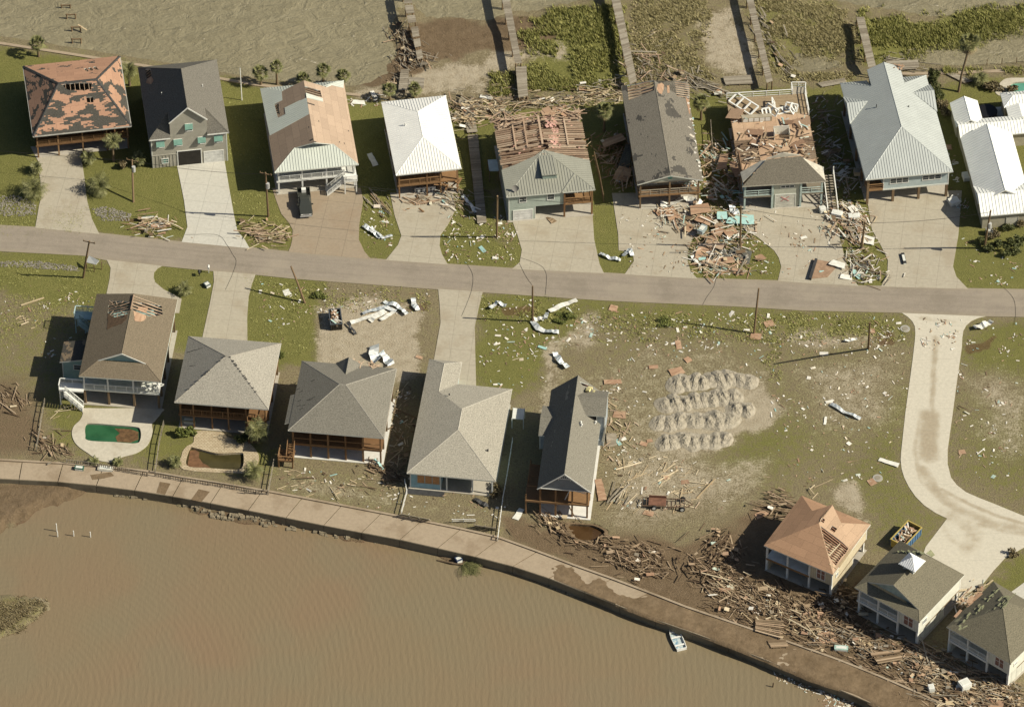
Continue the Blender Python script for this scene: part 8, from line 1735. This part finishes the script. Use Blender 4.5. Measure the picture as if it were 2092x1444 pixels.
strip('longest white metal roofing strip on the sandy lot', Gt, '600,505 680,480 790,445', .9, 8, .3, whb); strip('wide white metal roofing on the sandy lot', Gt, '710,495 760,460 800,438', 1.1, 9, .3, whb); strip('upper pale metal strip on the sandy lot', Gt, '670,455 740,430 800,420 860,438', .8, 10, .4); strip('tan metal strip on the sandy lot', Gt, '770,490 850,440', .8, 11, .2, whb)
strip('dark curled metal at the top of the sandy lot', Gt, '790,385 820,400 860,405 920,460', .8, 12, .6); strip('black bent metal frame on the sandy lot', Gt, '578,505 600,530 632,570', .5, 13, .4, m_iron)
strip('crumpled blue-grey metal behind the dark hip roof', Gt, '735,640 730,700 760,730', 1.7, 14, 1.0); strip('second crumpled metal piece behind the dark hip roof', Gt, '770,680 800,710 830,750', 1.4, 15, .9); strip('white crumpled metal near the black bent frame by the road', Gt, '955,365 960,410 985,435', .9, 16, .7)
strip('twisted blue-grey metal sheet on the empty lot', Ht, '425,675 450,720 500,762', 1.0, 18, .7); strip('long thin silver strip in the middle of the field', J, '685,962 760,1010 855,1048', .7, 19, .5); strip('small silver metal tangle at the verge puddle', Ht, '60,428 100,390 150,412', .7, 20, .6)
strip('long white metal roofing bent in front of the shingled gable', Q, '195,160 300,160 400,110 520,165', 1.3, 21, .8, whb); strip('grey metal sheet upright in the big heap', Q, '750,160 780,210 815,260', 1.2, 22, .9); strip('white metal tangle right of the side street', J, '1500,540 1560,520 1600,500', 1.2, 23, .7, whb); strip('white metal strip left of the big heap kerb', Q, '450,575 480,620 520,650', .7, 24, .4, whb)
strip('white torn tarpaulin on the low beige house driveway edge', R, '195,1060 230,1075 270,1100', 1.6, 25, .7, whb); strip('blue-grey metal scatter by the boardwalk foot', B, '1310,1190 1350,1230 1390,1290', .6, 26, .5); strip('green tarpaulin strip at the dark hip roof corner', Gt, '735,1280 760,1300 785,1340', .4, 27, .4, teal_b)
strip('dark kayak shaped wreck on the blue house lawn', L, '1245,320 1280,340 1315,360', .8, 28, .3, m_iron); strip('white metal tangle by the pole in the empty field', J, '760,608 800,605 835,595', .6, 29, .4, whb)
# fallen palm at the water, riprap stones, gravel in the ditches
ROCK = MB(); rk = random.Random(33)
def stones(t, poly, n, r0, r1, z=None):
    P = [tuple(map(float, q.split(','))) for q in poly.split()]
    for _ in range(n):
        x, y = rnd_in(P, rk); p = G(*t(x,y), z or 0); r_ = rk.uniform(r0, r1); zc = (gz(p.x,p.y) if z is None else max(z, gz(p.x,p.y)))
        b = len(ROCK.v); vs = [Vector((p.x, p.y, zc))+Vector((sx*r_*rk.uniform(.6,1.1), sy*r_*rk.uniform(.6,1.1), sz_*r_*rk.uniform(.4,.7))) for sx, sy, sz_ in ((-1,-1,-1),(1,-1,-1),(1,1,-1),(-1,1,-1),(-.8,-.8,1),(.8,-.8,1),(.8,.8,1),(-.8,.8,1))]
        ROCK.solid(vs, [(3,2,1,0),(4,5,6,7),(0,1,5,4),(1,2,6,5),(2,3,7,6),(3,0,4,7)])
stones(A, '0,1185 100,1175 220,1230 215,1290 60,1310 0,1290', 420, .05, .16); stones(A, '555,1260 640,1245 790,1290 780,1330 600,1330', 360, .05, .16); stones(F, '0,150 220,150 440,180 450,205 200,190 0,180', 420, .05, .15)
tag(ROCK.build('gravel', plain('grey_gravel', (.24,.22,.18), .9, .5, 1.2)), 'pale grey gravel and rock chips lining the roadside ditches at left', 'gravel', kind='stuff')
ROCK = MB()
for t, q, n in ((L,'0,415 200,440 460,470 700,530 700,545 560,540 330,500 100,460',90),(L,'700,530 900,550 1100,600 1100,625 880,580 700,555',45),(K,'640,270 800,300 800,318 620,300',30),(K,'990,340 1200,400 1407,430 1407,445 1180,430 1000,355',60),(M,'330,760 480,800 620,850 500,840 340,780',30)): stones(t, q, n, .15, .42, Z_LAG-.05)
tag(ROCK.build('rubble', plain('muddy_riprap', (.22,.185,.125), .9, .4, 1.5)), 'muddy clods and broken stones along the foot of the sea wall', 'rubble', kind='stuff')
# ---------------------------------------------------------------- plants
m_trunk = timber('palm_trunk', [(0,(.13,.095,.06)),(1,(.20,.15,.095))]); m_frond = foliage('palm_frond', [(0,(.065,.075,.022)),(.5,(.125,.13,.045)),(1,(.21,.20,.09))]); m_fdead = foliage('dry_frond', [(0,(.14,.10,.05)),(1,(.27,.21,.12))])
m_leaf = foliage('shrub_leaf', [(0,(.03,.04,.012)),(.5,(.07,.08,.025)),(1,(.14,.145,.05))]); m_leafb = foliage('bright_leaf', [(0,(.075,.09,.02)),(.5,(.125,.145,.035)),(1,(.19,.205,.06))]); m_dryb = foliage('dry_shrub_leaf', [(0,(.08,.062,.03)),(.5,(.13,.105,.05)),(1,(.19,.155,.085))])
def fan_leaf(mb, o, d, r_, rk, mi=0):
    d = d.normalized(); s_ = d.cross(Vector((0,0,1))); s_ = s_.normalized() if s_.length > .01 else Vector((1,0,0)); n = s_.cross(d); tip0 = o+d*r_*.5; mb.beam(o, tip0, .03, .03, mi)
    for k in range(-5, 6):
        a = k*.27; v = (d*math.cos(a)+s_*math.sin(a)); w_ = s_*math.cos(a)-d*math.sin(a); l = r_*.62*(1-abs(k)*.05); dr = Vector((0,0,-.22*l*rk.uniform(.4,1.4)))
        mb.face([tip0, tip0+v*l*.5+w_*.07+n*.04, tip0+v*l+dr, tip0+v*l*.5-w_*.07+n*.04], mi)
def feather(mb, o, d, L_, rk, mi=0, droop=.9):
    d = Vector(d).normalized(); p = Vector(o); n = 9; pts_ = [p.copy()]; h_ = Vector((d.x, d.y, 0)); h_ = h_.normalized() if h_.length > .01 else Vector((1,0,0)); e = math.atan2(d.z, max(.01, math.hypot(d.x, d.y)))
    for i in range(n): p = p+(h_*math.cos(e)+Vector((0,0,math.sin(e))))*L_/n; e -= droop*2.1/n; pts_.append(p.copy())
    s_ = Vector((-h_.y, h_.x, 0)); mb.tube(pts_, [.035*(1-i/(n+1))+.006 for i in range(n+1)], 4, mi, False)
    for i in range(1, n+1):
        for j in (0, .5):
            q = pts_[i-1].lerp(pts_[i], j); f = (i-1+j)/n; l = L_*.33*math.sin(min(1, f*1.15+.12)*math.pi)**.6+.08; t = (pts_[i]-pts_[i-1]).normalized()
            for sg in (1, -1):
                v = (s_*sg*.8+t*.5+Vector((0,0,-.35*rk.uniform(.5,1.4)))).normalized()*l; mb.face([q, q+v*.5+t*.045, q+v, q+v*.5-t*.045], mi)
def palm(label, base, h_, kind, seed, rad=1.5, nf=24, lean=(0,0), z=None, dead=0, name='palm_tree', cat='palm', group=None):
    rk = random.Random(seed); b = G(*base) if z is None else G(*base, z); root = empty(name, (b.x, b.y, gz(b.x,b.y) if z is None else z), 0, label, cat, group)
    top = Vector((lean[0], lean[1], h_)); mb = MB()
    if h_ > .5: mb.tube([Vector((0,0,-.3)), top*.35+Vector((lean[0]*-.1,0,0)), top*.7, top], [.24,.18,.17,.19], 8); mb.build('trunk', m_trunk, root)
    mb = MB(); dd = MB()
    for i in range(nf):
        a = i*2.4+rk.uniform(-.25,.25); el = math.radians(78-105*(i/nf)+rk.uniform(-12,12)); d = Vector((math.cos(a)*math.cos(el)-.12, math.sin(a)*math.cos(el), math.sin(el)))
        if kind == 'fan': fan_leaf(mb, top, d, rad*rk.uniform(.85,1.1), rk)
        else: feather(mb, top, d, rad*rk.uniform(.8,1.1), rk, 0, .55+.4*rk.random())
    mb.build('crown', m_frond, root)
    for i in range(dead):
        a = rk.uniform(0, 6.3); el = math.radians(rk.uniform(-75,-25)); d = Vector((math.cos(a)*math.cos(el), math.sin(a)*math.cos(el), math.sin(el)))
        (fan_leaf(dd, top-Vector((0,0,.15)), d, rad*.85, rk) if kind == 'fan' else feather(dd, top, d, rad*.8, rk))
    if dead: dd.build('dead_fronds', m_fdead, root)
    return root
for q, ph, l, kw in (
 ((79,116), 2.6, 'fan palm alone on the lawn at the top left corner', dict(kind='fan', rad=1.5)),
 ((533,174), 2.6, 'fan palm left of a pair on the bay bank behind the half stripped roof', dict(kind='fan', rad=1.5)),
 ((566,171), 3.6, 'taller fan palm right of a pair on the bay bank', dict(kind='fan', rad=1.25)),
 ((620,176), 1.5, 'lowest fan palm peeking over the back of the half stripped roof', dict(kind='fan', rad=1.3)),
 ((661,172), 3.2, 'fan palm behind the middle of the half stripped roof', dict(kind='fan', rad=1.3)),
 ((702,175), 2.4, 'fan palm behind the right corner of the half stripped roof', dict(kind='fan', rad=1.3)),
 ((796,205), 2.2, 'ragged fan palm on the beach sand left of the bright white roof', dict(kind='fan', rad=1.3)),
 ((847,200), 1.8, 'ragged fan palm on the beach sand right behind the bright white roof', dict(kind='fan', rad=1.3)),
 ((1234,268), 4.2, 'fan palm with a dry skirt between the bare rafters and the shingled gable', dict(kind='fan', rad=1.5, dead=14)),
 ((1432,245), 3.6, 'brownish fan palm between the shingled gable and the wrecked house', dict(kind='fan', rad=1.5, dead=12)),
 ((1958,188), 9.4, 'tall fan palm with a long bare trunk at top right', dict(kind='fan', rad=1.9, dead=16, nf=26, lean=(1.2,.6))),
 ((265,175), 3.2, 'feather palm in the gap between the two leftmost houses', dict(kind='f', rad=2.2)),
 ((232,330), 4.3, 'fan palm in front of the orange patched house porch', dict(kind='f', rad=2.1)),
 ((181,335), 1.3, 'short feather palm at the edge of the leftmost driveway', dict(kind='f', rad=1.6)),
 ((285,338), 1.4, 'short scruffy palm left of the grey house corner', dict(kind='f', rad=1.6)),
 ((74,352), 1.0, 'short scruffy palm left of the leftmost driveway', dict(kind='f', rad=1.6, dead=5)),
 ((70,400), 1.5, 'large spreading feather palm left of the leftmost driveway', dict(kind='f', rad=3.0, nf=30)),
 ((203,392), 1.3, 'large spreading feather palm right of the leftmost driveway', dict(kind='f', rad=2.8, nf=30)),
 ((376,598), .7, 'small feather palm on the curved lawn by the driveway below the road', dict(kind='f', rad=1.7)),
 ((527,905), 2.6, 'feather palm over the yard of the pyramid roof house', dict(kind='f', rad=2.6, nf=26)),
 ((518,975), 1.6, 'feather palm at the corner of the murky pool', dict(kind='f', rad=2.3, nf=24)),
 ((357,950), .9, 'short bushy palm left of the murky pool', dict(kind='f', rad=1.5)),
 ((2002,170), 1.0, 'short bushy palm right of the tall palm at top right', dict(kind='f', rad=1.8))):
    k = kw.pop('kind'); palm(l, q, ph, 'fan' if k == 'fan' else 'feather', int(q[0]), **kw)
for q, l in (((191,946),'left spiky agave rosette by the promenade'),((241,946),'right spiky agave rosette by the promenade')): palm(l, q, .25, 'feather', int(q[0]), rad=1.1, nf=26, name='agave', cat='agave')
fp = G(*L(1185,675), Z_LAG); root = empty('fallen_palm', (fp.x, fp.y, Z_LAG+.15), 0, 'green palm crown fallen into the water at the sea wall', 'fallen palm'); mb = MB(); rk = random.Random(4)
for i in range(16): a = rk.gauss(-.1,.6); feather(mb, (0,0,.1), (math.cos(a), math.sin(a), rk.uniform(0,.4)), rk.uniform(2.4,4.0), rk, 0, .35)
mb.build('crown', m_frond, root); mb = MB(); mb.tube([(.1,0,0),(-1.6,.2,.1),(-3.6,.9,-.1)], [.17,.15,.14], 8); mb.build('trunk', m_trunk, root)
def leaves(mb, c, r_, n, rk, size=.16, flat=1.0):
    for _ in range(n):
        while True:
            v = Vector((rk.uniform(-1,1), rk.uniform(-1,1), rk.uniform(-1,1)))
            if .15 < v.length < 1: break
        v = v*(.55+.45*rk.random())/max(.55, v.length)*v.length**.35; p = Vector(c)+Vector((v.x*r_[0], v.y*r_[1], v.z*r_[2])); a = Vector((rk.gauss(0,1), rk.gauss(0,1), rk.gauss(0,.6))).normalized()*size*rk.uniform(.6,1.4); b = a.cross(Vector((rk.gauss(0,1), rk.gauss(0,1), rk.gauss(0,1)))).normalized()*size*rk.uniform(.4,.8)
        mb.face([p-a, p+b, p+a, p-b])
def shrub(label, base, lobes, mat, seed, n=420, size=.17, name='shrub', cat='shrub', stem=True, group=None):
    rk = random.Random(seed); b = G(*base); root = empty(name, (b.x, b.y, gz(b.x,b.y)), 0, label, cat, group)
    if stem:
        mb = MB()
        for c, r_ in lobes: mb.tube([(0,0,-.1), (c[0]*.5, c[1]*.5, c[2]*.6), c], [.07,.05,.02], 5)
        mb.build('stem', m_trunk, root)
    mb = MB()
    for c, r_ in lobes:
        for k in range(5): q = Vector(c)+Vector((rk.uniform(-.6,.6)*r_[0], rk.uniform(-.6,.6)*r_[1], rk.uniform(-.4,.6)*r_[2])); leaves(mb, q, [x*rk.uniform(.4,.65) for x in r_], n//5, rk, size)
    mb.build('foliage', mat, root); return root
shrub('tall dark bushy shrub at the corner of the big pale metal house', (1912,195), [((0,0,2.2),(1.3,1.5,2.2)),((.4,-1.2,1.2),(1.3,1.3,1.3)),((-.3,1.0,2.6),(1.1,1.1,1.4))], m_leaf, 1, 900)
shrub('dry brownish shrub below the tall dark shrub at top right', (1925,225), [((0,0,.9),(1.1,1.4,1.0)),((.4,-1.4,.6),(.9,1.1,.8))], m_dryb, 2, 500)
shrub('wind burnt shrub beside the pale patio at top right', (2040,183), [((0,0,.8),(2.0,1.1,.9)),((1.8,-.4,.5),(1.2,.8,.6)),((-1.6,.2,.5),(1.0,.8,.6))], m_dryb, 3, 520)
for i, (x, y) in enumerate(((2020,512),(2042,505),(2064,500),(2086,497),(2010,500),(2050,520),(2078,515),(2030,484),(2060,468),(2085,462))):
    shrub(('leafy green hedge shrub' if i < 7 else 'dry hedge shrub')+' in the bed in front of the low beige house', (x, y), [((0,0,.55),(1.15,1.0,.75))], m_leaf if i < 7 else (m_dryb if i != 8 else m_leaf), 10+i, 420, .15, 'hedge_shrub', 'shrub', True, 'hedge shrubs in the bed' if i < 7 else 'dry hedge shrubs in the bed')
shrub('leafy green shrub in the yard of the pyramid roof house', F(1035,1135), [((0,0,.7),(1.5,.9,.8)),((1.2,.2,.6),(.9,.8,.7))], m_leafb, 30, 420, .2)
shrub('dark leafy shrub at the corner of the pyramid roof house', F(1395,1160), [((0,0,.9),(1.6,1.2,.9))], m_leaf, 31, 600, .2)
shrub('brown wilted shrub right of the low pale blue house', B(0,0) if 0 else L(1370,285), [((0,0,.6),(1.0,1.6,.7))], m_dryb, 32, 400)
shrub('low weedy shrub on the verge beside the thin straight pole', Ht(500,470), [((0,0,.35),(1.6,1.3,.45)),((-1.2,-.8,.25),(1.0,.7,.3))], m_leafb, 33, 420, .14)
shrub('low weedy shrub beside the sandy lot pole', Gt(420,355), [((0,0,.35),(1.5,1.0,.45))], m_leafb, 34, 380, .14)
shrub('low weedy shrub on the verge by the wheel tracks', Ht(1040,500), [((0,0,.3),(1.8,1.2,.4))], m_leafb, 35, 400, .13)
shrub('dry twiggy shrub at the street end by the lower right house', N(1810,540), [((0,0,.5),(1.0,.7,.6))], m_dryb, 36, 240)
shrub('dry round shrub beside the grey house left corner', A(735,1010), [((0,0,.6),(.8,.7,.7))], m_dryb, 37, 300)
shrub('weedy shrub on the lawn beside the pyramid roof', Gt(210,690), [((0,0,.4),(.7,.9,.5))], m_leafb, 38, 220, .14)
# marsh plants: ground cover nobody could count
rk = np.random.RandomState(5)
def tufts(name, label, regs, mat, seed, hmin, hmax, spread, per=5, wind=-.15):
    r = np.random.RandomState(seed); V, Fc = [], []
    for poly, n, z in regs:
        P = pp(I, poly, z); lo, hi = P.min(0), P.max(0); x = r.uniform(lo[0], hi[0], n*3); y = r.uniform(lo[1], hi[1], n*3)
        cl = fbm(x, y, .35, seed); k = (sdf(x, y, P)+(fbm(x, y, .5, seed+5)-.5)*7+r.normal(0,1.1,len(x)) < 0) & (cl+r.uniform(-.12,.12,len(x)) > .44); x, y = x[k][:n], y[k][:n]
        for a, b in zip(x, y):
            g = gz(a, b)
            for j in range(per):
                an = r.uniform(0, 6.283); s_ = spread*r.uniform(.5,1.2); h_ = r.uniform(hmin, hmax); w_ = .05+.05*r.rand(); px, py = a+r.normal(0,.14), b+r.normal(0,.14)
                i = len(V); V += [(px-math.sin(an)*w_, py+math.cos(an)*w_, g-.03), (px+math.sin(an)*w_, py-math.cos(an)*w_, g-.03), (px+math.cos(an)*s_+wind, py+math.sin(an)*s_, g+h_)]; Fc.append((i,i+1,i+2))
    m2 = bpy.data.meshes.new(name); m2.from_pydata(V, [], Fc); m2.materials.append(mat); o = bpy.data.objects.new(name, m2); S.collection.objects.link(o); return tag(o, label, 'marsh plants', kind='stuff')
m_reed = foliage('marsh_reed', [(0,(.12,.13,.035)),(.5,(.22,.225,.06)),(1,(.36,.335,.12))]); m_reedd = foliage('marsh_straw', [(0,(.165,.145,.062)),(.5,(.26,.225,.10)),(1,(.38,.33,.17))])
m_straw = foliage('brown_straw', [(0,(.10,.075,.035)),(.5,(.16,.125,.06)),(1,(.24,.20,.11))])
tufts('marsh_grass', 'dense bright green marsh grass along the open water at top right', [('1756,44 1800,40 1900,50 2000,32 2092,14 2200,5 2200,60 2092,60 2000,82 1900,96 1850,112 1790,128 1765,90',5200,-.3),('1085,70 1130,30 1250,12 1262,60 1290,180 1180,188 1060,186 1064,140 1110,110',4200,-.2),('1000,150 1040,160 1050,200 1000,195',260,-.2),('1935,148 2092,140 2092,146 1930,156',300,-.2)], m_reed, 7, .25, .75, .28)
tufts('marsh_straw', 'low olive and straw coloured marsh plants between the piers', [('1290,0 1420,0 1450,40 1425,90 1420,140 1460,165 1300,165',3600,-.2),('1542,0 1690,0 1750,60 1765,120 1610,105 1600,150 1570,150',3600,-.2),('1640,150 1745,150 1740,165 1600,170',500,-.2)], m_reedd, 9, .12, .4, .22)
tufts('island_grass', 'straw coloured grass on the small island in the lagoon', [('-40,1222 49,1222 85,1226 95,1235 68,1265 36,1288 -40,1304',800,Z_LAG+.3)], m_straw, 12, .08, .26, .14)
tufts('verge_weeds', 'patchy green weeds growing on the roadside verge and lot', [('1180,640 1840,655 1850,690 1600,700 1190,680',1700,0),('985,605 1180,640 1140,660 1000,650',500,0),('560,580 640,600 880,610 880,640 640,630',420,0),('1580,690 1600,780 1560,760',120,0)], m_reed, 14, .08, .25, .16, 4)
tufts('lawn_tufts', 'rough tufts in the lawns of the upper row and the left field', [('0,480 200,490 180,440 0,420',500,0),('0,530 210,545 180,640 0,700',900,0),('500,560 640,590 620,730 520,700',500,0),('740,300 790,400 810,500 740,430',300,0),('470,200 530,220 560,420 590,480 500,470',500,0),('910,450 1050,450 1060,540 915,540',350,0)], m_reed, 16, .05, .14, .12, 4)
if __name__ == '__main__':
    for d in DBG: print('DBG', *d)
